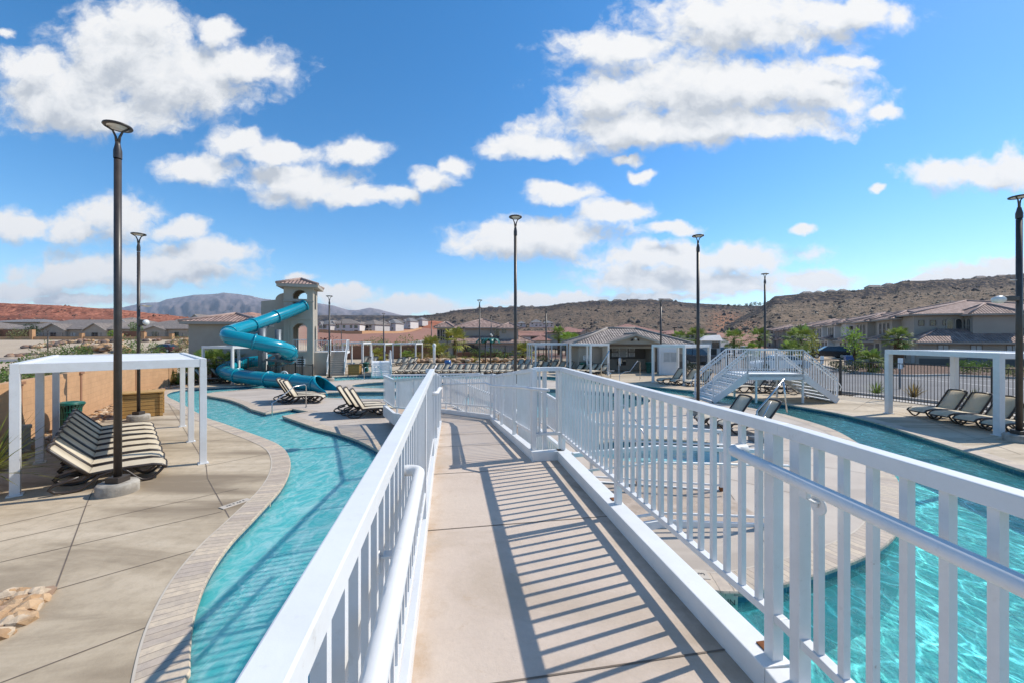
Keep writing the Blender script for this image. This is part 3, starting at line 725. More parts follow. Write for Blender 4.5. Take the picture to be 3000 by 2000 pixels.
# handrails further on
hz=lambda s: WK+(Z2-WK)*(s-S1)/(S2-S1)+0.90
round_rail([V3(L2(S1-0.25,TR2+0.18),hz(S1)),V3(L2(S1-0.08,TR2-0.02),hz(S1)),V3(L2(S1+0.2,TR2-0.03),hz(S1+0.2)),V3(L2(S2-0.2,TR2-0.05),hz(S2-0.2)),V3(OB+Vector((-0.1,-0.05)),Z2+0.88),V3(O1+Vector((-0.1,-0.1)),ZL+0.9)],0.02)
round_rail([V3(L2(S1-0.35,TL-0.03),hz(S1)),V3(L2(S1-0.30,TL+0.03),hz(S1)),V3(L2(S1+0.1,TL+0.05),hz(S1)),V3(L2(S1+1.0,TL+0.05),hz(S1+1.0))],0.022)
round_rail([V3(LB[2]+Vector((0.1,-0.1)),0.13+0.86),V3(LB[3]+Vector((0,-0.1)),0.96),V3(LB[4]+Vector((0.3,-0.08)),0.90),V3(LB[4]+Vector((0.38,-0.08)),0.85),V3(LB[4]+Vector((0.38,-0.08)),0.62)],0.019)
round_rail([V3(LA[2]+Vector((0.1,0.1)),0.13+0.86),V3(LA[3]+Vector((0,0.1)),0.96),V3(LA[4]+Vector((0.3,0.08)),0.90),V3(LA[4]+Vector((0.38,0.08)),0.85),V3(LA[4]+Vector((0.38,0.08)),0.62)],0.019)
# rust streaks in the right kerb and at post feet
for s,l in ((1.66,0.07),(1.84,0.08),(2.14,0.09),(2.43,0.06),(2.70,0.05)):
    mb=MB(); a=L2(s,TR-0.002); b=L2(s+l,TR-0.002)
    mb.face([V3(a,WK+0.030),V3(b,WK+0.033),V3(b,WK+0.037),V3(L2(s+l*0.5,TR-0.002),WK+0.043),V3(a,WK+0.035)]); mb.build('rust_stain',M['rust'],bridge)
for s,t in ((1.61,TR+0.09),(3.30,TR+0.09)):
    b=MB().box((0,0,0),(0.062,0.062,0.006)); o=b.build('rust_stain',M['rust'],bridge); c=L2(s,t); o.location=(c.x,c.y,WK+0.119); o.rotation_euler=(0,0,math.atan2(A_.y,A_.x))
# piers under the spans
pm=MB()
for s,z in ((-2.4,WK),(4.6,WK),(9.0,Z2)):
    for t in (0.1,0.9):
        c=L2(s,t); pm.box((c.x,c.y,(z-0.22-1.0)/2),(0.25,0.25,z-0.22+1.0),math.atan2(A_.y,A_.x))
for c,z in ((I1+Vector((0.15,0.1)),ZL),(LF+Vector((0.2,0)),ZL),(LR+Vector((-0.2,-0.1)),ZL)): pm.box((c.x,c.y,(z-0.22)/2),(0.14,0.14,z-0.22))
pm.build('pier',M['white_matte'],bridge)
# ================================================================ TERRAIN
def sst(a,b,x):
    t=max(0,min(1,(x-a)/(b-a))); return t*t*(3-2*t)
def vnoise(x,y,s=0):
    """cheap smooth value noise"""
    xi,yi=math.floor(x),math.floor(y); fx,fy=x-xi,y-yi
    def h(i,j): 
        n=math.sin(i*127.1+j*311.7+s*74.7)*43758.5453; return n-math.floor(n)
    u=fx*fx*(3-2*fx); v=fy*fy*(3-2*fy)
    return (h(xi,yi)*(1-u)+h(xi+1,yi)*u)*(1-v)+(h(xi,yi+1)*(1-u)+h(xi+1,yi+1)*u)*v
def fbm(x,y,o=4,s=0):
    a=0;w=0.5
    for k in range(o): a+=w*vnoise(x,y,s+k); x*=2.03;y*=2.03;w*=0.5
    return a
def hgt(x,y):
    """desert ground height"""
    ang=x/max(y,1.0)
    h=0.0
    # slope up to the houses on the left
    left=sst(-0.42,-0.62,ang) if y>5 else (1.0 if x<-60 else 0)
    h+=left*(sst(58,84,y)*2.6+sst(100,320,y)*9)
    # slope behind the tower, centre left
    mid=sst(-0.62,-0.45,ang)*sst(-0.10,-0.22,ang)
    h+=mid*(sst(95,210,y)*5.5+sst(210,520,y)*16)
    # centre and right rise gently with distance
    cen=sst(-0.22,-0.08,ang)
    h+=cen*(sst(110,420,y)*(10 if ang<0.35 else 8)+sst(420,900,y)*10)
    return h-0.06
gx=[];pts=[]
rs=[]; r_=24.0
while r_<14000: rs.append(r_); r_*=1.10 if r_<700 else 1.45
for r_ in rs:
    n=96 if r_<900 else 48
    for k in range(n):
        a=2*PI*(k+0.5*(len(pts)%2))/n; pts.append((r_*math.sin(a),r_*math.cos(a)))
pts=[p for p in pts if not inside(p,FACIL)]
FIN=offset_loop(FACIL,0.35)
ground=region('ground',[(-15000,-15000),(15000,-15000),(15000,17500),(-15000,17500)],[FIN],0,None,zf=hgt,extra=pts)
def groundmat():
    m,nt,b=newmat('desert_ground'); P=coords(nt,'World')
    n=nt.noise(P,0.035,6,0.6); n2=nt.noise(P,0.9,5,0.7); n3=nt.noise(P,14,3,0.7)
    sp=nt.new('ShaderNodeSeparateXYZ',inp={0:P})
    c=nt.mix(nt.rng(n,0.35,0.65),(0.52,0.41,0.29),(0.45,0.34,0.235))
    # red soil of the middle distance, by place
    far=nt.rng(nt.math('ADD',sp.outputs[1],nt.math('MULTIPLY',n,40)),112,140,0,1)
    ang=nt.math('DIVIDE',sp.outputs[0],nt.math('MAXIMUM',sp.outputs[1],1.0))
    mid=nt.math('MULTIPLY',far,nt.rng(ang,-0.62,-0.50,0,1))
    c=nt.mix(mid,c,nt.mix(nt.rng(n2,0.35,0.65),(0.34,0.15,0.095),(0.27,0.13,0.085)))
    c=nt.mix(nt.rng(n2,0.5,0.75,0,0.35),c,(0.20,0.14,0.09))
    sc=nt.rng(nt.noise(P,0.42,6,0.75),0.60,0.66,0,0.7); c=nt.mix(nt.math('MULTIPLY',sc,far),c,(0.10,0.085,0.05))
    nt.l.new(c,b.inputs['Base Color']); b.inputs['Roughness'].default_value=0.95
    bn=nt.new('ShaderNodeBump',inp={'Strength':0.5,'Distance':0.05,'Height':nt.math('ADD',n2,n3)}); nt.l.new(bn.outputs[0],b.inputs['Normal'])
    return m
ground.data.materials.clear(); ground.data.materials.append(groundmat())
def sheet(name, poly, dz, m, step=4.0):
    poly=ccw([Vector(p) for p in poly]); lp=resample(poly,step)
    xs=[p.x for p in poly]; ys=[p.y for p in poly]; ex=[]
    nx=int((max(xs)-min(xs))/step)+1; ny=int((max(ys)-min(ys))/step)+1
    for i in range(nx):
        for j in range(ny):
            q=(min(xs)+(i+.5)*step,min(ys)+(j+.5)*step)
            if inside(q,poly): ex.append(q)
    return region(name,lp,[],0,m,zf=lambda x,y:hgt(x,y)+dz,extra=ex)
# --- streets
e1=Vector((0.428,0.904)); e2=Vector((0.904,-0.428)); HO=Vector((44.9,44.0))
street_r=[(17.4,31),(13.9,27),(14.2,25.6),(17.5,20.9),(18.5,18.9),(19.4,15.5),(21,10),(23,-20),(70,-30),(60,6),(40,21),(38.5,27),(34.5,31.6),(29.6,31.0),(29.2,33),(30.5,37.5),(38,52),(62,104),(84,150),(130,245),(118,250),(72,158),(44,100),(30,72),(20,52),(17.5,44)]
sheet('street',street_r,0.05,M['asphalt'],4)
def ribbon(name, pts, w, z, m, h=None):
    """painted line or kerb along a polyline on the ground"""
    mb=MB(); P=resample([Vector(p) for p in pts],1.5,False)+[Vector(pts[-1])]; n=len(P)
    for i in range(n-1):
        a,b=P[i],P[i+1]; t=(b-a).normalized(); nn=Vector((-t.y,t.x))*w/2
        za,zb=hgt(a.x,a.y)+z,hgt(b.x,b.y)+z
        if h is None: mb.face([(*(a-nn),za),(*(b-nn),zb),(*(b+nn),zb),(*(a+nn),za)])
        else:
            q=[(*(a-nn),za),(*(b-nn),zb),(*(b+nn),zb),(*(a+nn),za)]; r=[(x,y,zz+h) for x,y,zz in q]
            mb.face(r); mb.face([q[0],q[1],r[1],r[0]]); mb.face([q[2],q[3],r[3],r[2]])
    return struct(mb.build(name,m))
ribbon('road_line',[(28.8,30.4),(29.6,26.2),(29.2,22.6),(27,10),(26,0)],0.14,0.056,M['line'])
ribbon('road_line',[(29.4,29.8),(34.2,27.2),(38,24.2),(44,19)],0.14,0.056,M['line'])
ribbon('kerb',[(38,52),(30.5,37.5),(29.2,33.2),(29.7,31.2),(31,30.8),(34.5,31.4),(38.3,27),(40,21),(48,14)],0.28,0.04,M['kerb'],0.15)
ribbon('kerb',[(17.4,31.4),(14.3,27.2),(14.6,25.9),(17.9,21.1),(18.9,19.1),(19.8,15.6),(21.4,10),(23,-10)],0.25,0.04,M['kerb'],0.13)
bed=[(30.3,36.8),(29.5,33.2),(30,31.5),(34.6,31.8),(38.7,27.3),(40.5,21.6),(52,12),(75,2),(90,25),(60,45),(44.5,50)]
def gravelmat(name,c1,c2,c3,sc=14):
    m,nt,b=newmat(name); P=coords(nt,'World')
    v=nt.new('ShaderNodeTexVoronoi',inp={'Vector':P,'Scale':sc}); wn=nt.new('ShaderNodeSeparateColor',inp={0:v.outputs['Color']})
    c=nt.ramp(wn.outputs[0],[(0.0,c1),(0.4,c2),(0.75,c3),(1.0,c1)]); c=nt.mix(nt.rng(v.outputs['Distance'],0.25,0.7,0,0.75),c,(0.05,0.03,0.02))
    nt.l.new(c,b.inputs['Base Color']); b.inputs['Roughness'].default_value=0.95
    bn=nt.new('ShaderNodeBump',inp={'Strength':1.0,'Distance':0.06,'Height':nt.math('SUBTRACT',1.0,v.outputs['Distance'])}); nt.l.new(bn.outputs[0],b.inputs['Normal'])
    return m
M['gravel_red']=gravelmat('red_gravel',(0.22,0.125,0.085),(0.32,0.20,0.14),(0.16,0.10,0.075),9)
M['gravel_tan']=gravelmat('tan_cobble',(0.55,0.40,0.26),(0.46,0.31,0.19),(0.62,0.50,0.37),11)
sheet('gravel_bed',bed,0.14,M['gravel_red'],5)
# strip of bare ground and pavement beyond the black fence
sheet('pavement',[(18.0,20.6),(18.9,18.8),(19.7,15.4),(21.2,10),(22.6,-8),(21,-8),(20.2,10.6),(18.85,15.3),(17.95,18.6),(17.2,20.2)],0.055,M['sidewalk'],2.5)
# left street behind the block wall
sheet('street',[(-130,18),(-110,50),(-80,56),(-66,58.5),(-46,66),(-43,63),(-60,54),(-68,46),(-82,38),(-92,14)],0.05,M['asphalt'],6)
ribbon('kerb',[(-112,50.5),(-80,56.6),(-66,59.1),(-46,66.7)],0.3,0.04,M['kerb'],0.15)
# paved court and planting bed behind the far loungers
sheet('court',[(-8,62),(7,60),(16,62),(20,80),(-8,82)],0.03,mat('court_red',(0.30,0.17,0.13),(0.25,0.14,0.11),0.5,0.9,kind='World'),6)
# uphill road on the red slope
sheet('road',[(-38,118),(-35,118),(-22,178),(-26,178)],0.12,M['kerb'],4)
# --- hills
def hillmat(name, base, base2, rim, scrub, rimv=0.86, red=None, speck=0.5, rimw=0.06, ms=1.0, strata=False):
    m,nt,b=newmat(name); P=coords(nt,'World'); uv=nt.new('ShaderNodeUVMap').outputs[0]
    sp=nt.new('ShaderNodeSeparateXYZ',inp={0:uv}); v=sp.outputs[1]
    n=nt.noise(P,0.012*ms,6,0.62); n2=nt.noise(P,0.11*ms,6,0.72); n3=nt.noise(P,0.17*ms,4,0.75)
    c=nt.mix(nt.rng(n,0.36,0.64),base,base2)
    c=nt.mix(nt.rng(n2,0.48,0.60,0,0.55),c,tuple(x*0.55 for x in base2))
    if red:
        rp,rw=red[1]; w=nt.rng(nt.math('ABSOLUTE',nt.math('SUBTRACT',nt.math('ADD',sp.outputs[0],nt.math('MULTIPLY_ADD',n2,0.10,-0.05)),rp)),rw*0.3,rw,1,0)
        w=nt.math('MULTIPLY',w,nt.rng(v,0.9,0.6)); w=nt.math('MULTIPLY',w,nt.rng(n2,0.38,0.55)); c=nt.mix(w,c,red[0])
    if strata:
        sv=nt.noise(nt.new('ShaderNodeMapping',inp={'Vector':uv,'Scale':(6,46,1)}).outputs[0],1.0,4,0.6); c=nt.mix(nt.rng(sv,0.44,0.56,0,0.6),c,(0.10,0.035,0.022)); c=nt.mix(nt.rng(sv,0.60,0.68,0,0.5),c,(0.42,0.19,0.12))
    sc=nt.rng(n3,0.50,0.58,0,speck); c=nt.mix(sc,c,scrub)
    vv=nt.math('ADD',v,nt.math('MULTIPLY_ADD',n2,0.10,-0.05)); vv=nt.math('ADD',vv,nt.math('MULTIPLY_ADD',nt.noise(P,0.02*ms,4,0.6),0.14,-0.07))
    rm=nt.math('MULTIPLY',nt.rng(vv,rimv,rimv+rimw),nt.rng(n2,0.40,0.54,0.0,1)); c=nt.mix(rm,c,nt.mix(nt.rng(n3,0.4,0.7),rim,tuple(x*2.2 for x in rim)))
    nt.l.new(c,b.inputs['Base Color']); b.inputs['Roughness'].default_value=0.97; b.inputs['Specular IOR Level'].default_value=0.1
    bn=nt.new('ShaderNodeBump',inp={'Strength':0.8,'Distance':2.0/ms,'Height':nt.math('ADD',n2,nt.math('MULTIPLY',n3,0.4))}); nt.l.new(bn.outputs[0],b.inputs['Normal'])
    return m
def interp(prof,x):
    if x<=prof[0][0]: return prof[0][1]
    for (a,b),(c,d) in zip(prof,prof[1:]):
        if x<=c: return b+(d-b)*(x-a)/(c-a)
    return prof[-1][1]
HILLS=[]
def ridge(name, prof, D0, D1, material, cols=120, rows=26, rough=0.06, curve=1.3, base=2.0, plateau=1.35, cliff=0.0, seed=0, dist=None, jag=1.0):
    """real hill: foot at distance D0, rim at D1 (distance along +Y rays), profile heights read from the photo's skyline"""
    x0,x1=prof[0][0],prof[-1][0]; vs=[];uvs={};fs=[]
    for i in range(cols+1):
        px=x0+(x1-x0)*i/cols; a=(px-1500)/F; top=interp(prof,px)+ (fbm(i*0.35,3.3,4,seed)-0.47)*2.4*jag
        d1=dist(px) if dist else D1; d0=D0*d1/D1
        Ht=HC+(H0-top)/F*d1
        for j in range(rows+1):
            t=j/rows; dd=d0+(d1-d0)*t
            hh=t**curve*(1-cliff)
            if cliff: hh+=cliff*sst(0.86,0.97,t)
            nn=(fbm(i*0.23+7,t*7,5,seed+5)-0.47)*rough*math.sin(PI*min(1,t*1.0))*2
            z=base+(Ht-base)*(hh+nn)
            if j==rows: z=Ht
            wob=(fbm(i*0.15,t*3,3,seed+9)-0.47)*0.10*(d1-d0)*(1 if j<rows else 0.3)
            dd+=wob; vs.append((a*dd,dd,z))
        vs.append((a*d1*plateau,d1*plateau,Ht-2-(Ht*0.02)))
    R1=rows+2
    ff=[];uu=[]
    for i in range(cols):
        for j in range(rows+1):
            ff.append((i*R1+j,(i+1)*R1+j,(i+1)*R1+j+1,i*R1+j+1)); q=lambda ii,jj:(ii/cols,min(1.05,jj/rows)); uu.append([q(i,j),q(i+1,j),q(i+1,j+1),q(i,j+1)])
    mb=MB().mesh(vs,ff,smooth=True,uvs=uu); o=struct(mb.build(name,material)); HILLS.append(o); return o
MES=[(1120,940),(1180,930),(1230,925),(1262,922),(1302,917),(1343,909),(1400,903),(1440,901),(1515,900),(1602,898),(1653,890),(1729,883),(1793,883),(1870,879),(1972,883),(2010,887),(2100,893),(2170,896),(2260,896),(2400,900)]
hm_a=hillmat('mesa_slope',(0.235,0.163,0.108),(0.165,0.117,0.083),(0.022,0.021,0.026),(0.030,0.026,0.02),0.87,speck=0.95,red=((0.40,0.19,0.105),(0.79,0.05)),ms=0.9)
ridge('mesa_hill',MES,520,1250,hm_a,170,26,0.05,1.15,2,1.5,0.10,3)
MES2=[(2120,960),(2180,925),(2226,900),(2250,884),(2268,868),(2359,860),(2420,857),(2500,853),(2586,840),(2645,824),(2719,822),(2783,821),(2900,812),(2982,803),(3200,780),(3500,770),(3900,800)]
hm_b=hillmat('near_mesa_slope',(0.285,0.20,0.135),(0.21,0.15,0.10),(0.022,0.021,0.026),(0.036,0.031,0.022),0.83,speck=0.95,red=((0.42,0.20,0.11),(0.03,0.035)),ms=1.3)
ridge('mesa_hill',MES2,260,720,hm_b,190,28,0.06,1.1,-2,1.4,0.12,11)
RED=[(-1500,880),(-600,884),(0,888),(120,893),(328,906),(417,915),(551,930),(640,944),(720,958)]
hm_r=hillmat('red_cliff_rock',(0.31,0.105,0.06),(0.21,0.068,0.04),(0.30,0.115,0.07),(0.12,0.05,0.03),0.6,speck=0.7,rimw=0.3,ms=0.9,strata=True)
ridge('red_cliff',RED,480,900,hm_r,150,28,0.13,0.85,2,1.4,0.28,21)
MTN=[(150,935),(230,915),(292,904),(354,902),(417,888),(465,886),(488,877),(566,865),(625,862),(655,858),(700,862),(740,868),(768,875),(804,880),(870,886),(932,889),(977,896),(1021,909),(1050,909),(1081,902),(1114,908),(1164,921),(1230,935)]
hm_m=hillmat('mountain_rock',(0.17,0.14,0.14),(0.11,0.092,0.095),(0.19,0.155,0.16),(0.06,0.055,0.055),0.55,speck=0.6,ms=0.07,rimw=0.4)
ridge('mountain_range',MTN,9000,13000,hm_m,220,34,0.16,0.9,-60,1.3,0.0,31,jag=0.7)
LOW=[(780,944),(860,930),(930,924),(1100,924),(1180,925),(1250,926),(1330,932),(1420,945)]
hm_l=hillmat('dark_mesa_rock',(0.20,0.15,0.115),(0.15,0.115,0.09),(0.03,0.03,0.033),(0.08,0.07,0.05),0.62,speck=0.5,ms=0.4,rimw=0.1)
ridge('mesa_hill',LOW,1500,2300,hm_l,70,16,0.06,1.0,0,1.5,0.2,41)
PINK=[(520,945),(560,930),(620,924),(690,921),(735,915),(770,920),(820,930),(880,945)]
ridge('sandstone_hill',PINK,1900,2600,hillmat('pink_sandstone',(0.42,0.24,0.17),(0.33,0.17,0.115),(0.38,0.2,0.14),(0.17,0.11,0.07),0.7,speck=0.4,ms=0.35),50,16,0.15,0.9,0,1.5,0.2,51)
RH=[(1150,972),(1215,955),(1245,944),(1270,940),(1300,944),(1330,957),(1400,975)]
ridge('red_hill',RH,300,420,hillmat('red_soil',(0.40,0.15,0.085),(0.33,0.12,0.07),(0.36,0.13,0.075),(0.22,0.10,0.06),0.9,speck=0.25,ms=1.5),40,16,0.05,0.9,0,1.4,0.0,61)
def scrub(o,n,r0,r1,m,seed,vmin=0.03,vmax=0.97):
    """low desert scrub and loose rock standing on a hillside"""
    rd=random.Random(seed); me=o.data; P=[p for p in me.polygons if p.normal.y<0.6]; w=[p.area for p in P]; tot=[];a=0
    for x in w: a+=x; tot.append(a)
    import bisect; mb=MB()
    k_=0
    while k_<n:
        p=P[min(len(P)-1,bisect.bisect(tot,rd.random()*a))]; q=[me.vertices[i].co for i in p.vertices]; u,v=rd.random(),rd.random()
        c=q[0].lerp(q[1],u).lerp(q[3].lerp(q[2],u),v) if len(q)>3 else (q[0]+q[1]+q[2])/3
        if fbm(c.x/(r1*16)+seed,c.y/(r1*16)+c.z/(r1*9),4,3)<0.34+0.26*rd.random(): continue
        k_+=1
        r=rd.uniform(r0,r1)*(0.7+0.9*rd.random()**3); h=r*rd.uniform(0.6,1.1); t=rd.uniform(0,6.28); b=[c+Vector((math.cos(t+k*1.2566)*r*rd.uniform(.7,1.2),math.sin(t+k*1.2566)*r*rd.uniform(.7,1.2),-h*0.4)) for k in range(5)]; top=c+Vector((rd.uniform(-.3,.3)*r,rd.uniform(-.3,.3)*r,h)); md=[x.lerp(top,0.45)+Vector((0,0,h*0.25))+(x-c)*0.25 for x in b]
        i=len(mb.v); mb.mesh([tuple(x) for x in b]+[tuple(x) for x in md]+[tuple(top)],[(k,(k+1)%5,5+(k+1)%5,5+k) for k in range(5)]+[(5+k,5+(k+1)%5,10) for k in range(5)])
    s=mb.build('scrub',m); s['kind']='stuff'
scrubm=leafmat('desert_scrub',(0.115,0.092,0.058),(0.065,0.053,0.035),0.1); basm=rockmat('basalt_boulder',[(0.03,0.028,0.032),(0.05,0.045,0.045),(0.09,0.07,0.055),(0.025,0.024,0.028)])
scrub(HILLS[0],8000,1.0,2.6,[scrubm],71); scrub(HILLS[1],11000,0.55,1.5,[scrubm],72); scrub(HILLS[1],900,1.6,3.6,[basm],73); scrub(HILLS[0],700,2.5,6,[basm],75); scrub(HILLS[2],1500,1.4,3.6,[rockmat('red_boulder',[(0.24,0.08,0.045),(0.34,0.13,0.075),(0.13,0.05,0.03)])],74)
# --- air: one closed box of pale haze round everything
hz_=MB(); hz_.box((0,1500,150),(33000,35500,2950)); hzo=hz_.build('haze',None) if False else None
def hazebox():
    m=bpy.data.materials.new('haze_air'); m.use_nodes=True; nt=NT(m.node_tree); nt.n.remove(nt.n['Principled BSDF'])
    v=nt.new('ShaderNodeVolumePrincipled'); v.inputs['Color'].default_value=(0.72,0.84,1.0,1); v.inputs['Density'].default_value=3.2e-5; v.inputs['Anisotropy'].default_value=0.2
    nt.l.new(v.outputs[0],nt.n['Material Output'].inputs['Volume'])
    b=MB(); b.box((0,1500,130),(33000,35500,2760)); o=b.build('haze',m); o['kind']='stuff'; return o
hazebox()
# ================================================================ PLANTS
def leaf_card(mb,c,d,l,w,roll=0.0,fold=0.0):
    d=Vector(d).normalized(); s=d.cross(Vector((0,0,1)))
    if s.length<0.05: s=Vector((1,0,0))
    s.normalize(); s=Matrix.Rotation(roll,3,d)@s; c=Vector(c); t=c+d*l; m=c+d*l*0.45
    mb.face([c,m+s*w/2,t,m-s*w/2])
def fan_palm(name,label,loc,h,cr,n,leafm,group=None,seed=0,tr=0.16,skirt=True,sc=1.0):
    r=random.Random(seed); t=thing(name,label,'palm tree',loc,0,group)
    tb=MB(); prof=[]
    k=max(4,int(h/0.10))
    for i in range(k+1):
        z=h*i/k; rr=tr*(1.25-0.35*i/k)*(1.0+0.10*((i%2)*2-1)); prof.append((max(0.02,rr),z))
    tb.lathe(prof,(0,0,0),12)
    if skirt:
        for i in range(26):
            a=r.uniform(0,2*PI); z=h*r.uniform(0.55,1.0); leaf_card(tb,(tr*math.cos(a),tr*math.sin(a),z),(math.cos(a)*0.6,math.sin(a)*0.6,-0.5),0.32,0.10,r.uniform(-1,1))
    tb.build('trunk',M['trunk'],t)
    cb=MB()
    for i in range(n):
        a=i*2.39996+r.uniform(-0.2,0.2); el=R(78)-(i/n)*R(118)+r.uniform(-0.12,0.12)
        d=Vector((math.cos(a)*math.cos(el),math.sin(a)*math.cos(el),math.sin(el)))
        pet=cr*r.uniform(0.42,0.58); b0=Vector((0,0,h)); b1=b0+d*pet+Vector((0,0,-0.04*cr))
        cb.bar(b0,b1,0.018*cr+0.008,0.012)
        side=d.cross(Vector((0,0,1))); 
        side=side.normalized() if side.length>0.05 else Vector((1,0,0)); up=side.cross(d)
        m=13
        for j in range(m):
            f=(j/(m-1)-0.5)*R(190); L=cr*0.56*(1-0.25*abs(f)/R(95))*r.uniform(0.9,1.08)
            fd=(d*math.cos(f)+side*math.sin(f)).normalized()
            mid=b1+fd*L*0.6; tip=b1+fd*L+Vector((0,0,-L*r.uniform(0.12,0.4)))
            w=(up.cross(fd)).normalized()*L*0.062+up*0.01
            cb.face([b1,mid+w,tip,mid-w])
    cb.build('crown',leafm,t); return t
def spiky(name,label,cat,loc,n,l,leafm,group=None,seed=0,w=0.03,spread=(15,80),base=0.05):
    r=random.Random(seed); t=thing(name,label,cat,loc,0,group); mb=MB()
    for i in range(n):
        a=r.uniform(0,2*PI); el=R(r.uniform(*spread)); L=l*r.uniform(0.6,1.1); d=Vector((math.cos(a)*math.cos(el),math.sin(a)*math.cos(el),math.sin(el)))
        c=Vector((math.cos(a)*base*r.random(),math.sin(a)*base*r.random(),0.0)); s=Vector((-math.sin(a),math.cos(a),0))*w/2
        p1=c+d*L*0.55+Vector((0,0,0.02)); p2=c+d*L-Vector((0,0,L*0.12*r.random()))
        mb.face([c-s,c+s,p1+s*0.9,p1-s*0.9]); mb.face([p1-s*0.9,p1+s*0.9,p2])
    mb.build('leaves',leafm,t); return t
def bush_mesh(name,r,h,n,leaf,seed,parent,leafm,clumps=9,stems=True,z0=0.0,shape=1.0):
    rd=random.Random(seed); mb=MB(); cl=[]
    for i in range(clumps):
        a=rd.uniform(0,2*PI); q=r*rd.uniform(0.15,0.72); z=z0+h*rd.uniform(0.22,0.80); cl.append((Vector((q*math.cos(a),q*math.sin(a),z)),r*rd.uniform(0.28,0.50),h*rd.uniform(0.14,0.28)))
    for i in range(n):
        c,cr,ch=cl[rd.randrange(clumps)]
        while True:
            p=Vector((rd.uniform(-1,1),rd.uniform(-1,1),rd.uniform(-1,1)))
            if 0.25<p.length<1: break
        p=p.normalized()*(p.length**0.5)
        q=c+Vector((p.x*cr,p.y*cr,p.z*ch)); d=(p+Vector((rd.uniform(-.6,.6),rd.uniform(-.6,.6),rd.uniform(-.2,.7))))
        if q.z<0.02: q.z=0.02+rd.random()*0.05
        leaf_card(mb,q,d,leaf*rd.uniform(0.7,1.4),leaf*rd.uniform(0.35,0.6),rd.uniform(-1.5,1.5))
    mb.build('crown' if z0>0.3 else 'foliage',leafm,parent)
    if stems:
        sb=MB()
        if z0>0.3:
            sb.tube([(0,0,0),(0.02,0.01,z0*0.6),(0.0,0.02,z0+h*0.3)],[0.05+0.012*h,0.04+0.01*h,0.02],7)
        for c,cr,ch in cl: sb.tube([(0,0,max(0,z0-0.1)),tuple(c*0.55+Vector((0,0,z0*0.45))),tuple(c)],[0.018+0.006*h,0.014,0.005],5)
        sb.build('trunk' if z0>0.3 else 'stem',M['stem'],parent)
def bush(name,label,cat,loc,r,h,leafm,group=None,seed=0,n=420,leaf=0.10,clumps=9,z0=0.0,stems=True):
    t=thing(name,label,cat,loc,0,group); bush_mesh(name,r,h,n,leaf,seed,t,leafm,clumps,stems,z0); return t
def gz(x,y): return Vector((x,y,hgt(x,y)))
def onray(px,Y,dz=0): return Vector(((px-1500)/F*Y,Y,hgt((px-1500)/F*Y,Y)+dz))
# ---- foreground yucca, left edge
spiky('yucca_plant','yellow tipped spiky yucca poking into the left edge of the photo','yucca',(-9.55,7.15,0.50),170,1.25,M['palm_yellow'],None,3,0.026,(-12,80),0.2)
t=bpy.data.objects['yucca_plant']; MB().lathe([(0.0,-0.56),(0.13,-0.56),(0.12,-0.2),(0.09,0.05),(0,0.06)],(0,0,0),10).build('trunk',M['trunk'],t)
# ---- palms and planting by the slide, left of the pool wall
GP='fan palms behind the water slide'
for i,(px,Y,h,cr,lab) in enumerate([(596,27.5,1.0,1.35,'bushy fan palm behind the left pergola beam, left of the slide'),(628,28.5,1.2,1.3,'fan palm between the slide bend and the far left pergola post'),(560,26.5,0.5,1.3,'low fan palm beside the orange wall end'),(680,30.5,1.0,1.2,'fan palm under the lowest slide bend')]):
    fan_palm('fan_palm',lab,onray(px,Y,0.06),h,cr,26,M['palm_leaf'],GP,10+i,0.15)
for i,(px,Y,w,h,lm,lab) in enumerate([(473,24.6,.35,.55,'dry_grass','small brown ornamental grass against the orange wall'),(494,24.8,.5,.8,'dry_grass','straw yellow fountain grass at the end of the orange wall')]):
    spiky('ornamental_grass',lab,'grass clump',onray(px,Y,0.06),160,h,M[lm],None,20+i,0.02,(35,88),0.15)
spiky('agave_plant','green spiky agave at the foot of the palms by the orange wall','agave',onray(524,25.2,0.06),70,0.8,M['palm_leaf'],None,24,0.05,(15,80),0.1)
# desert shrubs beyond the block wall (left)
sh=[(128,30,1.1,2.1,'olive'),(160,31,1.2,2.5,'olive'),(192,30,1.0,2.4,'olive'),(218,30,0.9,2.1,'green_leaf'),(248,33,0.8,2.3,'green_leaf'),(372,34,1.1,3.1,'olive'),(392,33,1.0,2.7,'green_leaf'),(420,35,1.0,2.3,'olive'),(458,37,0.9,2.6,'green_leaf'),(532,44,1.0,2.8,'olive'),(575,42,1.3,3.2,'olive'),(606,41,1.4,3.9,'green_leaf'),(632,42,1.2,2.9,'olive'),(10,18,1.4,1.9,'green_leaf'),(50,19,1.2,1.9,'olive'),(85,20,1.3,1.9,'olive'),(165,22,1.0,1.85,'olive'),(110,21,1.0,1.8,'green_leaf')]
shl=['second lowest grey green','tallest airy olive','broad olive','dense small green','little dark green','slender tall olive','loose light green','thin olive','small bright green','pale scrubby olive','wide tall olive','big leafy green','loose olive','dark green low','flat olive','low grey olive','tiny olive','small leafy green']
for i,(px,Y,r,h,lm) in enumerate(sh):
    bush('desert_shrub',f'{shl[i]} desert shrub standing beyond the orange block wall, number {ORD[i]} met from the list of the left verge' if False else f'{shl[i]} desert shrub beyond the orange block wall, '+('near the left edge' if px<120 else 'left of the lamp posts' if px<260 else 'between the lamp posts' if px<420 else 'left of the slide tower'),'shrub',onray(px,Y),r*1.1,h*1.16,M[lm],'desert shrubs beyond the block wall',40+i,760,0.14,14)
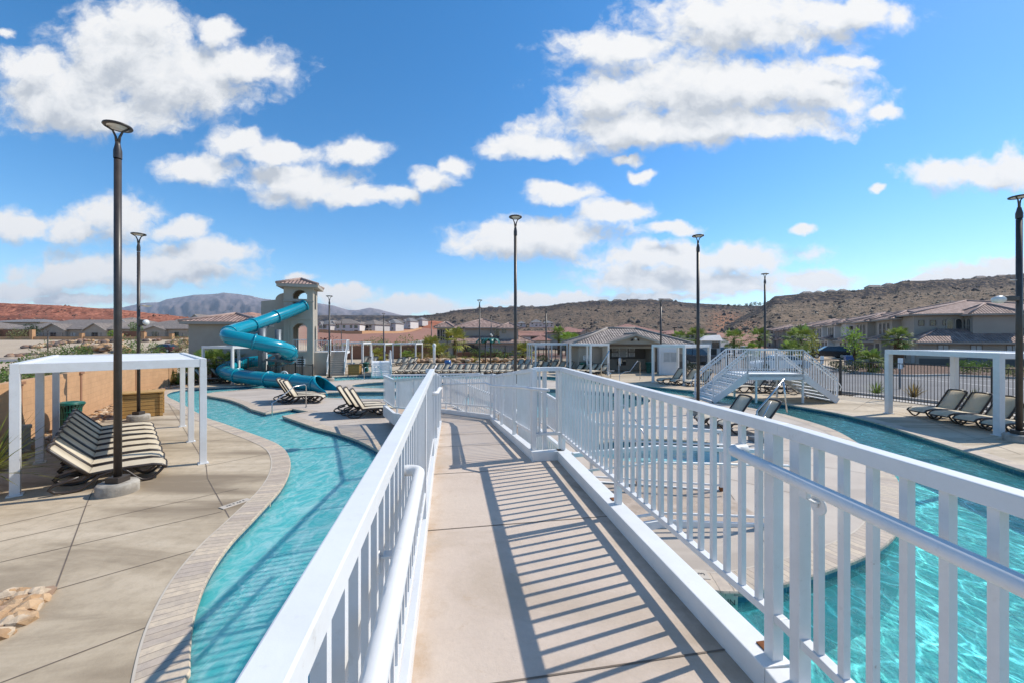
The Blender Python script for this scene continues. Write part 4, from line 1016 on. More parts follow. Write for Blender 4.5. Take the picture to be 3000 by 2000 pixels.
# yard trees and bushes by the left houses
for i,(px,Y,r,h,z0,lm,lab) in enumerate([(58,94,2.2,2.6,0,'olive','round pale sage bush in front of the brown yard wall'),(95,98,2.0,3.2,1.0,'dark_leaf','dark green yard tree beside the long ranch house'),(8,96,2.4,2.4,0,'dark_leaf','dark green bush at the far left behind the low wall'),(398,99,2.0,3.4,1.0,'green_leaf','green yard tree between the two ranch houses'),(330,97,1.0,1.8,0.3,'lime_leaf','small yellow green tree behind the low wall pillar'),(612,90,2.2,3.0,0.8,'green_leaf','bright leafy tree below the cream two storey house')]):
    bush('yard_tree',lab,'tree',onray(px,Y),r,h,M[lm],None,70+i,500,0.3,10,z0)
# shrubs behind the tower, centre left
GC='shrubs on the slope behind the tower stairs'
for i,(px,Y,r,h,lm,nm) in enumerate([(953,72,2.0,3.0,'purple_leaf','dark purple'),(975,66,1.8,2.4,'green_leaf','dark green'),(1012,66,2.2,2.2,'olive','pale olive'),(1035,64,1.8,2.0,'olive','sage'),(1066,72,1.8,2.6,'dark_leaf','dark leafy'),(1090,70,2.6,2.8,'olive','wide olive'),(1110,76,2.2,3.6,'green_leaf','tall loose'),(1128,80,2.0,3.0,'olive','grey tall'),(1146,70,1.6,2.0,'green_leaf','small green'),(1190,84,3.0,3.8,'green_leaf','large round green'),(1208,78,1.6,2.2,'purple_leaf','plum'),(1222,74,1.6,2.0,'olive','silvery'),(1230,80,1.5,2.8,'green_leaf','slim green'),(1241,74,1.8,2.0,'purple_leaf','deep purple'),(1252,82,1.6,2.2,'olive','faded olive'),(1158,90,1.6,2.2,'green_leaf','dull green')]):
    bush('slope_shrub',f'{nm} shrub on the red slope '+('just right of the tower' if px<990 else 'behind the back wall' if px<1120 else 'between the lamp posts' if px<1200 else 'left of the brown villa'),'shrub',onray(px,Y),r,h,M[lm],GC,90+i,420,0.28,10)
# palms and yellow plants round the back wall
GB='yellow green palms behind the back row of loungers'
for i,(px,Y,h,cr,lm,lab) in enumerate([(1333,56,2.5,2.4,'palm_yellow','tall yellow fan palm with bare trunk before the brown villa'),(1262,60,1.6,2.2,'palm_yellow','yellow fan palm behind the brown back wall'),(1284,53,0.8,1.8,'palm_yellow','low golden fan palm left of the tallest one'),(1532,50,1.0,1.9,'palm_yellow','yellow fan palm left of the white cabana frame'),(1108,55,0.5,1.5,'palm_yellow','small yellow fan palm before the brown back wall'),(1005,58,1.0,1.3,'palm_yellow','small yellow palm at the left end of the brown wall'),(1190,56,0.3,1.3,'palm_leaf','low green palm behind the second cabana')]):
    fan_palm('fan_palm',lab,onray(px,Y,0.06),h,cr,26,M[lm],GB,120+i,0.22)
for i,(px,Y,l,lm,lab) in enumerate([(1240,52,1.3,'dry_grass','pale feathery grass clump left of the white shower pole'),(1225,51,0.9,'dry_grass','low pale grass by the boulders behind the loungers'),(1258,51,1.3,'dry_grass','tawny grass clump between shower pole and palm'),(1305,52,1.1,'dry_grass','dry golden grass under the tall palm'),(1322,50,1.2,'olive','green grey grass clump under the tall palm'),(1362,49,0.9,'palm_yellow','yellow grass mound right of the tall palm'),(1390,49,0.9,'palm_yellow','second yellow grass mound beside the centre lamp post'),(1412,50,0.7,'olive','small olive clump behind the dark lamp post'),(1230,50,0.6,'palm_yellow','small yellow tuft near the back boulders'),(1120,53,0.7,'palm_yellow','yellow tuft under the left cabana')]):
    spiky('ornamental_grass',lab,'grass clump',onray(px,Y,0.06),190,l,M[lm],'grass clumps behind the back loungers',140+i,0.05,(25,88),0.4)
for i,(px,Y,r,h,lm,lab) in enumerate([(1483,50,1.3,1.3,'green_leaf','round green bush behind the back loungers near the court'),(1403,62,1.5,1.5,'green_leaf','dark green bush in front of the villa arch'),(1448,62,1.5,1.5,'green_leaf','green bush in front of the villa right wing'),(1592,45,1.2,1.0,'dark_leaf','dark bush behind the cabana posts'),(1222,58,1.6,1.6,'palm_yellow','bright yellow bush above the brown wall')]):
    bush('round_bush',lab,'bush',onray(px,Y,0.05),r,h,M[lm],None,160+i,520,0.16,14)
# palms near the restroom and the right houses
GR='fan palms along the right hand street'
for i,(px,Y,h,cr,lm,lab) in enumerate([(1637,70,3.6,1.7,'palm_leaf','palm behind the cabana, left of the restroom roof'),(1660,66,2.6,1.6,'lime_leaf','lime green small palm left of the restroom roof'),(1680,70,2.6,1.6,'lime_leaf','lime green palm nearest the restroom roof edge'),(2040,55,2.8,2.0,'palm_leaf','fan palm right of the restroom roof'),(1990,62,2.8,1.5,'palm_leaf','short palm peeping over the restroom roof end'),(2150,64,2.6,2.2,'palm_leaf','dense palm behind the stair bridge left part'),(2225,62,2.9,2.0,'palm_leaf','fan palm behind the stair bridge lamp post'),(2345,52,2.6,2.3,'palm_leaf','large fan palm above the stair bridge right end'),(2318,48,1.3,1.6,'palm_leaf','low palm under the large one behind the bridge'),(2203,56,1.2,1.3,'lime_leaf','yellow green small palm above the bridge railing'),(2552,33.5,0.9,1.3,'palm_leaf','short fan palm in the red gravel beyond the fence'),(2632,40.0,2.75,1.45,'palm_leaf','tall fan palm with shaggy trunk at the townhouse corner')]):
    fan_palm('fan_palm',lab,onray(px,Y,0.14),h,cr,30,M[lm],GR,180+i,0.2 if i<11 else 0.36)
bush('young_tree','lime green slim young tree behind the fence near the short palm','tree',onray(2505,37,0.14),0.9,3.1,M['lime_leaf'],None,201,520,0.2,14,0.9)
bush('young_tree','slim green tree at the right end of the stair bridge','tree',onray(2380,44,0.1),0.7,3.3,M['palm_yellow'],None,202,380,0.2,12,0.8)
GS='round shrubs in the red gravel beds'
for i,(px,Y,r,h,lm,nm) in enumerate([(2460,35,0.75,0.95,'dark_leaf','dark round shrub below the parked black car'),(2490,33.5,0.9,1.1,'dark_leaf','dark round shrub left of the short palm'),(2600,34.5,0.8,1.1,'dark_leaf','round dark shrub right of the short palm'),(2820,32.5,0.85,1.15,'green_leaf','clipped round green shrub left of the middle pergola post'),(2842,32.8,0.8,1.05,'green_leaf','clipped round green shrub right of the middle pergola post'),(2895,31,0.9,1.3,'green_leaf','taller round shrub between two pergola posts at right'),(2970,29.5,0.8,0.9,'olive','reddish olive shrub near the right edge'),(2520,37,0.6,0.8,'green_leaf','small green shrub before the garage'),(2935,29,0.5,0.8,'olive','small upright shrub beside the front pergola post'),(2210,40,0.9,1.0,'dark_leaf','dark shrub seen through the bridge railing'),(2026,33.5,0.7,0.9,'dark_leaf','dark green shrub right of the white booth')]):
    bush('round_shrub',nm,'shrub',onray(px,Y,0.12),r,h,M[lm],GS,210+i,560,0.12,16,0,False)
for i,(px,Y,l,lm,lab) in enumerate([(2566,21,0.85,'palm_leaf','small green sago palm on the pavement behind the fence'),(2675,19.5,0.9,'dry_grass','brown green grass tuft behind the fence near the pergola'),(2852,17.2,0.9,'olive','thin upright plant behind the fence by the pergola post'),(2790,18,0.6,'olive','tiny wispy plant behind the fence pickets')]):
    spiky('small_plant',lab,'plant',onray(px,Y,0.06),70,l,M[lm],None,230+i,0.035,(30 if i else 5,85),0.08)
# trees on the near mesa rim
for i,(px,top) in enumerate([(2118,891),(2135,890),(2152,889),(2165,888),(2187,889),(2200,886),(2213,884),(2226,887),(2240,885),(2250,884),(2090,892)]):
    Y=1180 if px<2180 else 900
    z=HC+(H0-(top+11))/F*Y
    bush('rim_tree',f'small dark juniper on the mesa skyline, {ORD[i]} of the row above the red gully','tree',((px-1500)/F*Y,Y,z-1.5),4.2,9.0,M['dark_leaf'],'junipers on the mesa skyline',250+i,160,1.7,8,1.0)
# ---- boulders and rock
def rock(mb,c,r,rd,sq=0.7):
    bm=bmesh.new(); bmesh.ops.create_icosphere(bm,subdivisions=2 if r>0.3 else 1,radius=1)
    off=rd.uniform(0,50); ax=(r*rd.uniform(.8,1.25),r*rd.uniform(.7,1.1),r*sq*rd.uniform(.7,1.1)); rz=rd.uniform(0,PI)
    Rm=Matrix.Rotation(rz,3,'Z'); vs=[]
    for v in bm.verts:
        k=0.62+0.8*fbm(v.co.x*1.3+off,v.co.y*1.3+v.co.z*1.7+off,3,2); p=v.co*k; vs.append(Rm@Vector((p.x*ax[0],p.y*ax[1],p.z*ax[2]))+Vector(c))
    mb.mesh(vs,[tuple(v.index for v in f.verts) for f in bm.faces]); bm.free()
def rock_patch(name,poly,n,r0,r1,m,seed,zf):
    rd=random.Random(seed); mb=MB(); xs=[p[0] for p in poly]; ys=[p[1] for p in poly]; k=0
    while k<n:
        p=(rd.uniform(min(xs),max(xs)),rd.uniform(min(ys),max(ys)))
        if inside(p,poly): 
            r=rd.uniform(r0,r1); rock(mb,(p[0],p[1],zf(p[0],p[1])+r*0.25),r,rd); k+=1
    o=mb.build(name,m); o['kind']='stuff'; return o
RB=[XY(G(*q)) for q in [(-160,1860),(-150,1770),(60,1742),(158,1731),(140,1755),(60,1835),(0,1878),(-60,1925)]]
rock_patch('cobble_bed',RB,170,0.05,0.12,[M['rock_tan']],5,lambda x,y:0.0)
# cobble strip along the block wall
WALL=[(-9.6,4.0),(-12.3,8.7),(-13.85,11.1),(-16.1,15.0),(-20.6,21.7),(-20.8,24.0),(-24.5,29),(-30,34)]
WALL=[Vector(p) for p in WALL]
def offs(pl,d):
    out=[]
    for i in range(len(pl)):
        t=(pl[min(i+1,len(pl)-1)]-pl[max(i-1,0)]).normalized(); out.append(pl[i]+Vector((t.y,-t.x))*d)
    return out
cs=offs(WALL,0.12); ce=offs(WALL,1.05); region('gravel_bed',ccw(cs+list(reversed(ce))),[],0.012,M['gravel_tan'])
poly=ccw(offs(WALL,0.2)[1:6]+list(reversed(offs(WALL,0.95)[1:6])))
rock_patch('cobbles',poly,520,0.05,0.11,[M['rock_tan']],9,lambda x,y:0.0)
# boulder rows on the left verge (built rock terraces)
for i,(pa,pb,Y,n,r,m) in enumerate([((232,1030),(318,1046),67,46,0.75,'rock_tan'),((350,1030),(372,1040),67,16,0.7,'rock_tan'),((500,1022),(560,1032),72,40,0.7,'rock_tan')]):
    rd=random.Random(300+i); mb=MB()
    for k in range(n):
        px=rd.uniform(pa[0],pb[0]); p=onray(px,Y+rd.uniform(-1.2,1.2)); rock(mb,(p.x,p.y,p.z+rd.uniform(0,1.1)),r*rd.uniform(0.6,1.2),rd)
    o=mb.build('boulders',M[m]); o['kind']='stuff'
for i,(px,py,w,Y) in enumerate([(72,1033,60,62),(124,1018,70,72),(218,1005,58,78),(315,1005,44,78),(440,1005,34,80),(150,1012,30,74)]):
    rd=random.Random(330+i); mb=MB(); cx=(px-1500)/F*Y; ww=w/F*Y/2
    for k in range(46):
        x=cx+rd.gauss(0,0.45)*ww; y=Y+rd.gauss(0,1.0); 
        mb.cur=0 if rd.random()<0.45 else 1
        rock(mb,(x,y,hgt(x,y)+0.15),rd.uniform(0.25,0.55),rd,0.8)
    o=mb.build('rock_pile',[M['rock_tan'],M['rock_dark']]); o['kind']='stuff'
mb=MB(); rd=random.Random(360)
for k in range(150):
    px=rd.uniform(1170,1560); p=onray(px,48.3+rd.uniform(-.7,.7)); rock(mb,(p.x,p.y,0.15+rd.uniform(0,.25)),rd.uniform(.2,.42),rd)
o=mb.build('boulders',M['rock_tan']); o['kind']='stuff'
# ================================================================ BUILDINGS
def slope_face(mb, pts, smooth=False):
    """roof plane with metric uv: u along first edge, v up the slope"""
    p=[Vector(q) for q in pts]; u=(p[1]-p[0]).normalized(); n=u.cross(p[2]-p[0]).normalized(); v=n.cross(u)
    mb.face(pts,[((q-p[0]).dot(u)+p[0].dot(u),(q-p[0]).dot(v)) for q in p],smooth)
def hip(mb,x0,x1,y0,y1,z,rise,over=0.45,caps=None,slope=None):
    x0-=over;x1+=over;y0-=over;y1+=over;w=x1-x0;d=y1-y0
    if w>=d: h=d/2; r0=Vector((x0+h,(y0+y1)/2,z+rise)); r1=Vector((x1-h,(y0+y1)/2,z+rise))
    else: h=w/2; r0=Vector(((x0+x1)/2,y0+h,z+rise)); r1=Vector(((x0+x1)/2,y1-h,z+rise))
    a,b,c,e=Vector((x0,y0,z)),Vector((x1,y0,z)),Vector((x1,y1,z)),Vector((x0,y1,z))
    if w>=d:
        slope_face(mb,[a,b,r1,r0]); slope_face(mb,[c,e,r0,r1]); slope_face(mb,[e,a,r0]); slope_face(mb,[b,c,r1])
        L=[(a,r0),(e,r0),(b,r1),(c,r1),(r0,r1)]
    else:
        slope_face(mb,[a,b,r0]); slope_face(mb,[c,e,r1]); slope_face(mb,[e,a,r0,r1]); slope_face(mb,[b,c,r1,r0])
        L=[(a,r0),(b,r0),(e,r1),(c,r1),(r0,r1)]
    if caps is not None:
        for p,q in L:
            if (p-q).length>0.3: caps.tube([p+Vector((0,0,.03)),q+Vector((0,0,.03))],0.11,6)
    return (x0,x1,y0,y1)
def skirt(mb,x0,x1,y0,y1,z,rise,inset,over=0.5,caps=None):
    x0-=over;x1+=over;y0-=over;y1+=over
    o=[Vector((x0,y0,z)),Vector((x1,y0,z)),Vector((x1,y1,z)),Vector((x0,y1,z))]; i=[Vector((x0+inset,y0+inset,z+rise)),Vector((x1-inset,y0+inset,z+rise)),Vector((x1-inset,y1-inset,z+rise)),Vector((x0+inset,y1-inset,z+rise))]
    for k in range(4): slope_face(mb,[o[k],o[(k+1)%4],i[(k+1)%4],i[k]])
    mb.face(i)
    if caps is not None:
        for k in range(4): caps.tube([o[k]+Vector((0,0,.03)),i[k]+Vector((0,0,.03))],0.11,6)
    return (x0,x1,y0,y1)
def eave(mb,r,z,th=0.2):
    x0,x1,y0,y1=r; mb.box(((x0+x1)/2,(y0+y1)/2,z-th/2-0.004),(x1-x0-0.03,y1-y0-0.03,th))
def gable(mb,wall,x0,x1,y0,y1,z,rise,over=0.4,axis='y',caps=None):
    """gable whose ridge runs along axis"""
    if axis=='y':
        xm=(x0+x1)/2; a0=Vector((x0-over,y0-over,z-over*rise/((x1-x0)/2))); b0=Vector((x1+over,y0-over,a0.z)); r0=Vector((xm,y0-over,z+rise)); dy=Vector((0,y1-y0+over,0))
        slope_face(mb,[a0+dy,a0,r0,r0+dy]); slope_face(mb,[b0,b0+dy,r0+dy,r0])
        wall.face([(x0,y0,z-0.01),(x1,y0,z-0.01),(xm,y0,z+rise-0.05)]); wall.face([(x0,y1,z-0.01),(xm,y1,z+rise-0.05),(x1,y1,z-0.01)])
        for s in (a0,b0): wall.bar(s+Vector((0,-0.02,-0.09)),r0+Vector((0,-0.02,-0.09)),0.05,0.18)
        if caps is not None: caps.tube([r0+Vector((0,0,.03)),r0+dy+Vector((0,0,.03))],0.11,6)
    else:
        ym=(y0+y1)/2; a0=Vector((x0-over,y0-over,z-over*rise/((y1-y0)/2))); b0=Vector((x0-over,y1+over,a0.z)); r0=Vector((x0-over,ym,z+rise)); dx=Vector((x1-x0+2*over,0,0))
        slope_face(mb,[a0,a0+dx,r0+dx,r0]); slope_face(mb,[b0+dx,b0,r0,r0+dx])
        for X in (x0,x1): wall.face([(X,y0,z-0.01),(X,y1,z-0.01),(X,ym,z+rise-0.05)])
        if caps is not None: caps.tube([r0+Vector((0,0,.03)),r0+dx+Vector((0,0,.03))],0.11,6)
def window(parent, c, face, w, h, arch=False, pane='glass', frame='trim', fw=0.09, mull=True, sill=False):
    """framed window on a wall; face = outward direction in local xy"""
    f=Vector((face[0],face[1],0)).normalized(); s=Vector((-f.y,f.x,0)); c=Vector(c); up=Vector((0,0,1))
    fr=MB(); pn=MB()
    def out(w2,h2):
        if not arch: return [(-w2,-h2),(w2,-h2),(w2,h2),(-w2,h2)]
        p=[(-w2,-h2),(w2,-h2)]; zc=h2-w2
        for k in range(0,11): a=PI*k/10; p.append((w2*math.cos(a),zc+w2*math.sin(a)))
        return p
    def pt(q,d): return c+s*q[0]+up*q[1]+f*d
    o=out(w/2+fw,h/2+fw); i=out(w/2,h/2); n=len(o)
    for k in range(n):
        k2=(k+1)%n
        fr.face([pt(o[k],.05),pt(o[k2],.05),pt(i[k2],.05),pt(i[k],.05)]); fr.face([pt(o[k],-.02),pt(o[k2],-.02),pt(o[k2],.05),pt(o[k],.05)]); fr.face([pt(i[k2],-.0),pt(i[k],-.0),pt(i[k],.05),pt(i[k2],.05)])
    if mull:
        fr.bar(pt((0,-h/2),.03),pt((0,h/2-0.02),.03),0.04,0.03,up=f)
        if h>0.9: fr.bar(pt((-w/2,0),.03),pt((w/2,0),.03),0.04,0.03,up=f)
    fo=fr.build('window',M[frame],parent); pn.face([pt(q,.012) for q in i]); pn.build('pane',M[pane],fo)
    return fo
def boxwall(mb,x0,x1,y0,y1,z0,z1): mb.box(((x0+x1)/2,(y0+y1)/2,(z0+z1)/2),(x1-x0,y1-y0,z1-z0))
def house(name,label,loc,rz,boxes,wins,wallm,roofm,group=None,capm=None,cat='house',doors=(),fas='fascia'):
    t=thing(name,label,cat,loc,rz,group); w=MB(); rf=MB(); cp=MB() if capm else None; ev=MB()
    for b in boxes:
        x0,x1,y0,y1,z0,z1=b[:6]; boxwall(w,x0,x1,y0,y1,z0-0.6 if z0==0 else z0,z1)
        k=b[6]
        if k[0]=='hip': r=hip(rf,x0,x1,y0,y1,z1+0.12,k[1],k[2],cp); eave(ev,r,z1+0.12,0.18)
        elif k[0]=='skirt': r=skirt(rf,x0,x1,y0,y1,z1+0.12,k[1],k[2],k[3],cp); eave(ev,r,z1+0.12,0.2)
        elif k[0]=='gy': gable(rf,w,x0,x1,y0,y1,z1,k[1],k[2],'y',cp)
        elif k[0]=='gx': gable(rf,w,x0,x1,y0,y1,z1,k[1],k[2],'x',cp)
    w.build('wall',M[wallm],t); r=rf.build('roof',M[roofm],t)
    if ev.f: ev.build('eaves',M[fas],r)
    if cp and cp.f: cp.build('ridge_tiles',M[roofm+'_cap'],r)
    for q in wins: window(t,*q[0],**q[1]) if isinstance(q[1],dict) else window(t,*q)
    for d in doors:
        (c,face,ww,hh,mm)=d; f=Vector((*face,0)).normalized(); s=Vector((-f.y,f.x,0)); c=Vector(c)
        mb=MB(); mb.bar(c+f*0.01+s*(-ww/2)+Vector((0,0,hh/2)),c+f*0.01+s*(ww/2)+Vector((0,0,hh/2)),0.05,hh); 
        mb.build('door',M[mm],t)
    return t
for k,c in (('roof_brown',(0.40,0.29,0.25)),('roof_red',(0.40,0.21,0.165)),('roof_grey',(0.20,0.165,0.145)),('roof_taupe',(0.36,0.31,0.27)),('roof_slate',(0.24,0.23,0.225))):
    M[k+'_cap']=mat(k+'_cap',c,tuple(x*0.7 for x in c),3,0.85)
M['garage']=mat('garage_door',(0.13,0.105,0.09),(0.115,0.092,0.08),1.0,0.6)
M['door_dark']=mat('door_dark',(0.03,0.027,0.026),None,2,0.5)
# ---- right hand townhouses, one module repeated up the street
rzH=math.atan2(e2.y,e2.x)
def townhouse(loc,label,wallm):
    bx=[(0,17,0,24.5,0,2.45,('skirt',1.45,3.0,0.55)),
        (0.7,16.2,3.0,23.5,3.0,5.62,('hip',1.9,0.55)),
        (4.9,8.3,1.35,4.5,2.9,5.45,('hip',1.15,0.5)),
        (-0.15,4.0,6.2,10.9,2.9,5.30,('hip',0.95,0.5)),
        (-0.15,4.0,14.4,19.4,2.9,5.30,('hip',0.95,0.5)),
        (-1.0,3.0,6.9,9.3,0,2.75,('hip',0.75,0.45)),
        (-1.0,3.0,19.6,22.4,0,2.75,('hip',0.75,0.45))]
    W=[]
    for x in (1.35,2.35,3.4): W.append((((x,3.0,4.72),(0,-1),0.42,0.55),{'mull':False,'frame':'fascia','fw':0.05}))
    for y in (7.3,8.55,9.8): W.append((((-0.15,y,4.05),(-1,0),0.62,1.75),{'arch':True,'pane':'glass'}))
    for y in (15.6,16.9,18.2): W.append((((-0.15,y,4.05),(-1,0),0.62,1.75),{'arch':True,'pane':'glass'}))
    for y in (2.05,2.95): W.append((((4.9,y,4.35),(-1,0),0.55,1.5),{'arch':True}))
    for x in (3.75,4.45): W.append((((x,2.95,4.35),(0,-1),0.50,1.5),{'arch':True,'mull':False}))
    for x in (2.0,4.55,7.2): W.append((((x,0,1.95),(0,-1),0.82,0.56),{'pane':'blind','frame':'fascia','fw':0.05,'sill':True}))
    W.append((((10.4,0,1.5),(0,-1),0.9,1.5),{'pane':'blind','frame':'fascia','fw':0.05}))
    for y in (3.2,): W.append((((0,y,1.4),(-1,0),0.9,1.5),{}))
    W.append((((0,1.2,1.1),(-1,0),0.8,1.7),{'pane':'blind'}))
    D=[((0,13.4,0.1),(-1,0),4.9,2.05,'garage'),((0,18.2,0.1),(-1,0),2.6,2.05,'garage'),((-1.0,8.1,0.1),(-1,0),1.1,2.2,'door_dark'),((-1.0,21.0,0.1),(-1,0),1.2,2.2,'door_dark')]
    return house('townhouse',label,loc,rzH,bx,W,wallm,'roof_brown','two storey townhouses along the right hand street','roof_brown',doors=D,fas='trim')
th=townhouse(gz(HO.x,HO.y),'two storey stucco townhouse nearest at the far right, with paired arched windows','stucco_grey')
# side details of the nearest townhouse: meters and vents on the lower wall
mb=MB()
for x,z,s in ((4.2,0.75,0.34),(4.65,0.75,0.34),(5.05,0.7,0.3)): mb.box((x,-0.06,z),(s*0.8,0.12,s*1.3))
mb.box((4.6,-0.05,0.72),(1.5,0.04,0.9)); mb.build('meter_box',M['steel_grey'],th)
mb=MB(); mb.box((8.5,-0.008,0.3),(16.9,0.016,1.0)); mb.build('plinth',M['stucco_dark'],th)
labs=['second townhouse up the right street, behind the parked black car','third townhouse up the right street, above the stair bridge','fourth townhouse up the right street, partly behind palms','fifth and farthest townhouse of the right street, at the foot of the mesa']
for k in range(1,5):
    p=HO+e1*(26.0*k)+e2*(0.6 if k%2 else -0.4); q=dup(th,gz(p.x,p.y),rzH,labs[k-1])
    for c in q.children:
        if c.name.startswith('wall') and k in (1,): c.data=c.data.copy(); c.data.materials[0]=M['stucco_light']
# ---- villa (centre)
bx=[(-14.2,3.6,69,83,0,2.2,('skirt',1.25,3.6,0.55)),(-12.9,-10.4,68.6,76,1.6,4.75,('hip',0.95,0.5)),(-10.6,-0.6,71.5,82,2.2,4.75,('hip',1.75,0.55)),(-2.2,1.1,70.0,77,2.2,4.65,('hip',0.95,0.5))]
W=[(((x,68.6,3.5),(0,-1),0.75,1.7),{'mull':True}) for x in (-12.45,-11.9,-11.2,-10.75)]
W+=[(((-9.4,71.5,3.75),(0,-1),1.5,1.5),{}),(((-2.7,71.5,4.0),(0,-1),0.9,1.5),{'pane':'glass'}),(((-1.4,70.0,4.2),(0,-1),0.8,0.7),{}),(((-4.0,69,1.3),(0,-1),1.3,1.4),{'pane':'blind'}),(((1.6,69,1.6),(0,-1),0.8,0.4),{}),(((-12.9,69,0.9),(0,-1),1.2,1.7),{'arch':True}),(((-7.0,69,0.95),(0,-1),3.0,2.0),{'arch':True,'mull':False,'pane':'glass'}),(((2.6,69,1.1),(0,-1),0.8,1.2),{})]
W=[(((a[0],a[1]-69.0,a[2]),)+q[0][1:],q[1]) for q in W for a in [q[0][0]]]
bx=[(b[0],b[1],b[2]-69,b[3]-69)+b[4:] for b in bx]
house('villa','two storey grey brown villa with hipped rose brown tile roofs behind the loungers','house',0,bx,W,'stucco_grey','roof_brown') if False else house('villa','two storey grey brown villa with hipped rose brown tile roofs behind the back loungers',gz(0,69.0),0,bx,W,'stucco_grey','roof_brown',None,'roof_brown',fas='trim')
# ---- restroom building
t=thing('restroom_building','low restroom building with front gable, notice boards and taupe tile roof','building',(0,35.0,0),0)
w=MB(); boxwall(w,5.9,8.25,0,7,0,2.3); boxwall(w,12.45,15.3,0,7,0,2.3); boxwall(w,8.25,12.45,2.2,7,0,2.3); w.box((10.35,0.1,2.16),(4.2,0.24,0.28)); w.build('wall',M['stucco_tan'],t)
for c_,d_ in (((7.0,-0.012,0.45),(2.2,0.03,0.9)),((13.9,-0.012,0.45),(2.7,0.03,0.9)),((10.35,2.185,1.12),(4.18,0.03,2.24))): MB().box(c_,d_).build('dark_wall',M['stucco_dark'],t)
w=MB(); w.box((10.35,2.16,0.5),(4.16,0.03,1.0)); w.build('wainscot',M['stucco_grey'],t)
rf=MB();cp=MB();ev=MB(); r=hip(rf,5.9,15.3,0.3,7,2.42,1.42,0.6,cp); eave(ev,r,2.42,0.2)
gw=MB(); gable(rf,gw,7.75,13.35,-0.75,3.6,2.42,0.86,0.35,'y',cp); 
r_=rf.build('roof',M['roof_taupe'],t); cp.build('ridge_tiles',M['roof_taupe_cap'],r_); ev.build('eaves',M['fascia'],r_); gw.build('gable_wall',M['stucco_tan'],t)
w=MB(); w.box((8.0,-0.55,1.2),(0.4,0.4,2.4)); w.box((13.1,-0.55,1.2),(0.4,0.4,2.4)); w.build('pillar',M['stucco_tan'],t)
lb=MB(); lb.tube([(10.6,-0.78,2.85),(10.6,-0.86,2.85)],0.10,14); lb.build('flood_light',M['lens'],t)
lb=MB()
for x in (10.25,10.35,10.85): lb.tube([(x,-0.76,2.72+0.1*(x>10.3)),(x,-0.86,2.72)],0.07,10)
lb.build('wall_fixture',M['bronze'],t)
def board(x0,x1,z0,z1,lines,y=2.14):
    b=MB(); b.box(((x0+x1)/2,y,(z0+z1)/2),(x1-x0,0.03,z1-z0)); s=b.build('notice_board',M['sign_white'],t,bevel=0.004)
    k=MB(); n=lines
    for i in range(n):
        z=z1-(z1-z0)*(i+0.8)/(n+0.6); ww=(x1-x0)*(0.8-0.25*((i*7)%3)/3); k.box(((x0+x1)/2,y-0.017,z),(ww,0.004,(z1-z0)/(n+0.6)*0.38))
    k.build('lettering',M['sign_ink'],s)
board(9.3,9.85,1.72,2.12,3); board(9.92,10.78,1.2,2.12,9); board(10.88,11.45,1.72,2.12,3); board(9.3,9.85,1.22,1.62,4); board(10.88,11.45,1.22,1.62,4)
board(6.25,6.9,1.02,1.42,3,-0.03)
b=MB(); b.box((10.0,2.02,0.82),(0.36,0.3,0.5)); b.box((10.42,2.02,0.86),(0.36,0.34,0.10)); b.build('drinking_fountain',M['chrome'],t,bevel=0.02)
b=MB(); b.box((10.2,2.1,0.62),(0.8,0.1,0.35)); b.build('fountain_bracket',M['black'],t)
b=MB(); b.box((13.0,-0.03,1.05),(0.75,0.04,1.95)); b.build('door',M['stucco_dark'],t)
b=MB(); b.box((7.55,-0.03,1.05),(0.95,0.04,2.0)); b.build('door',M['stucco_grey'],t)
# ---- rose roofed row behind
def simple_house(label,px0,px1,ybase,yeave,yridge,Y,depth,wallm,roofm,group,nw=3,two=False,gab=None,name='house',rz=0.0,upper=None):
    k=Y/F; zb=HC-(ybase-H0)*k; ze=HC-(yeave-H0)*k; zr=HC-(yridge-H0)*k; x0=(px0-1500)*k; x1=(px1-1500)*k; cx=(x0+x1)/2; w=x1-x0
    bx=[(-w/2,w/2,0,depth,0,max(0.8,ze-zb),('hip',max(0.5,zr-ze),0.5))]
    if gab:
        for gp0,gp1,gr in gab:
            a=(gp0-1500)*k-cx; b=(gp1-1500)*k-cx; bx.append((a,b,-0.7,depth*0.45,0,max(0.8,ze-zb),('gy',gr,0.4)))
    if upper:
        for up0,up1,ue,ur in upper:
            a=(up0-1500)*k-cx; b=(up1-1500)*k-cx; bx.append((a,b,1.5,depth*0.8,max(0.5,ze-zb),HC-(ue-H0)*k-zb,('hip',max(0.4,(ue-ur)*k),0.45)))
    W=[]; r=random.Random(int(px0*7+py_seed)); H=ze-zb
    levels=[H*0.5] if not two else [H*0.28,H*0.76]
    for z in levels:
        for i in range(nw):
            x=-w/2+w*(i+0.5+r.uniform(-.18,.18))/nw; ww=r.uniform(0.9,1.7)
            if abs(x)<w/2-ww: W.append((((x,0,z),(0,-1),ww,min(H*0.3 if two else H*0.45,1.5)),{'mull':r.random()<0.6,'pane':'glass' if r.random()<0.75 else 'blind'}))
    if gab:
        for gp0,gp1,gr in gab: W.append(((((gp0+gp1)/2*k-1500*k-cx,-0.7,levels[-1]),(0,-1),1.5,1.3),{}))
    if upper:
        for up0,up1,ue,ur in upper: W.append(((((up0+up1)/2-1500)*k-cx,1.5,HC-(ue-H0)*k-zb-0.9) and ((((up0+up1)/2-1500)*k-cx,1.5,HC-(ue-H0)*k-zb-0.9),(0,-1),1.4,1.0),{}))
    return house(name,label,(cx,Y,zb),rz,bx,W,wallm,roofm,group)
py_seed=3
GRR='rose roofed townhouses below the mesa'
simple_house('long rose roofed townhouse rising right behind the restroom roof',1775,1945,1015,976,948,115,16,'stucco_grey','roof_red',GRR,6,True)
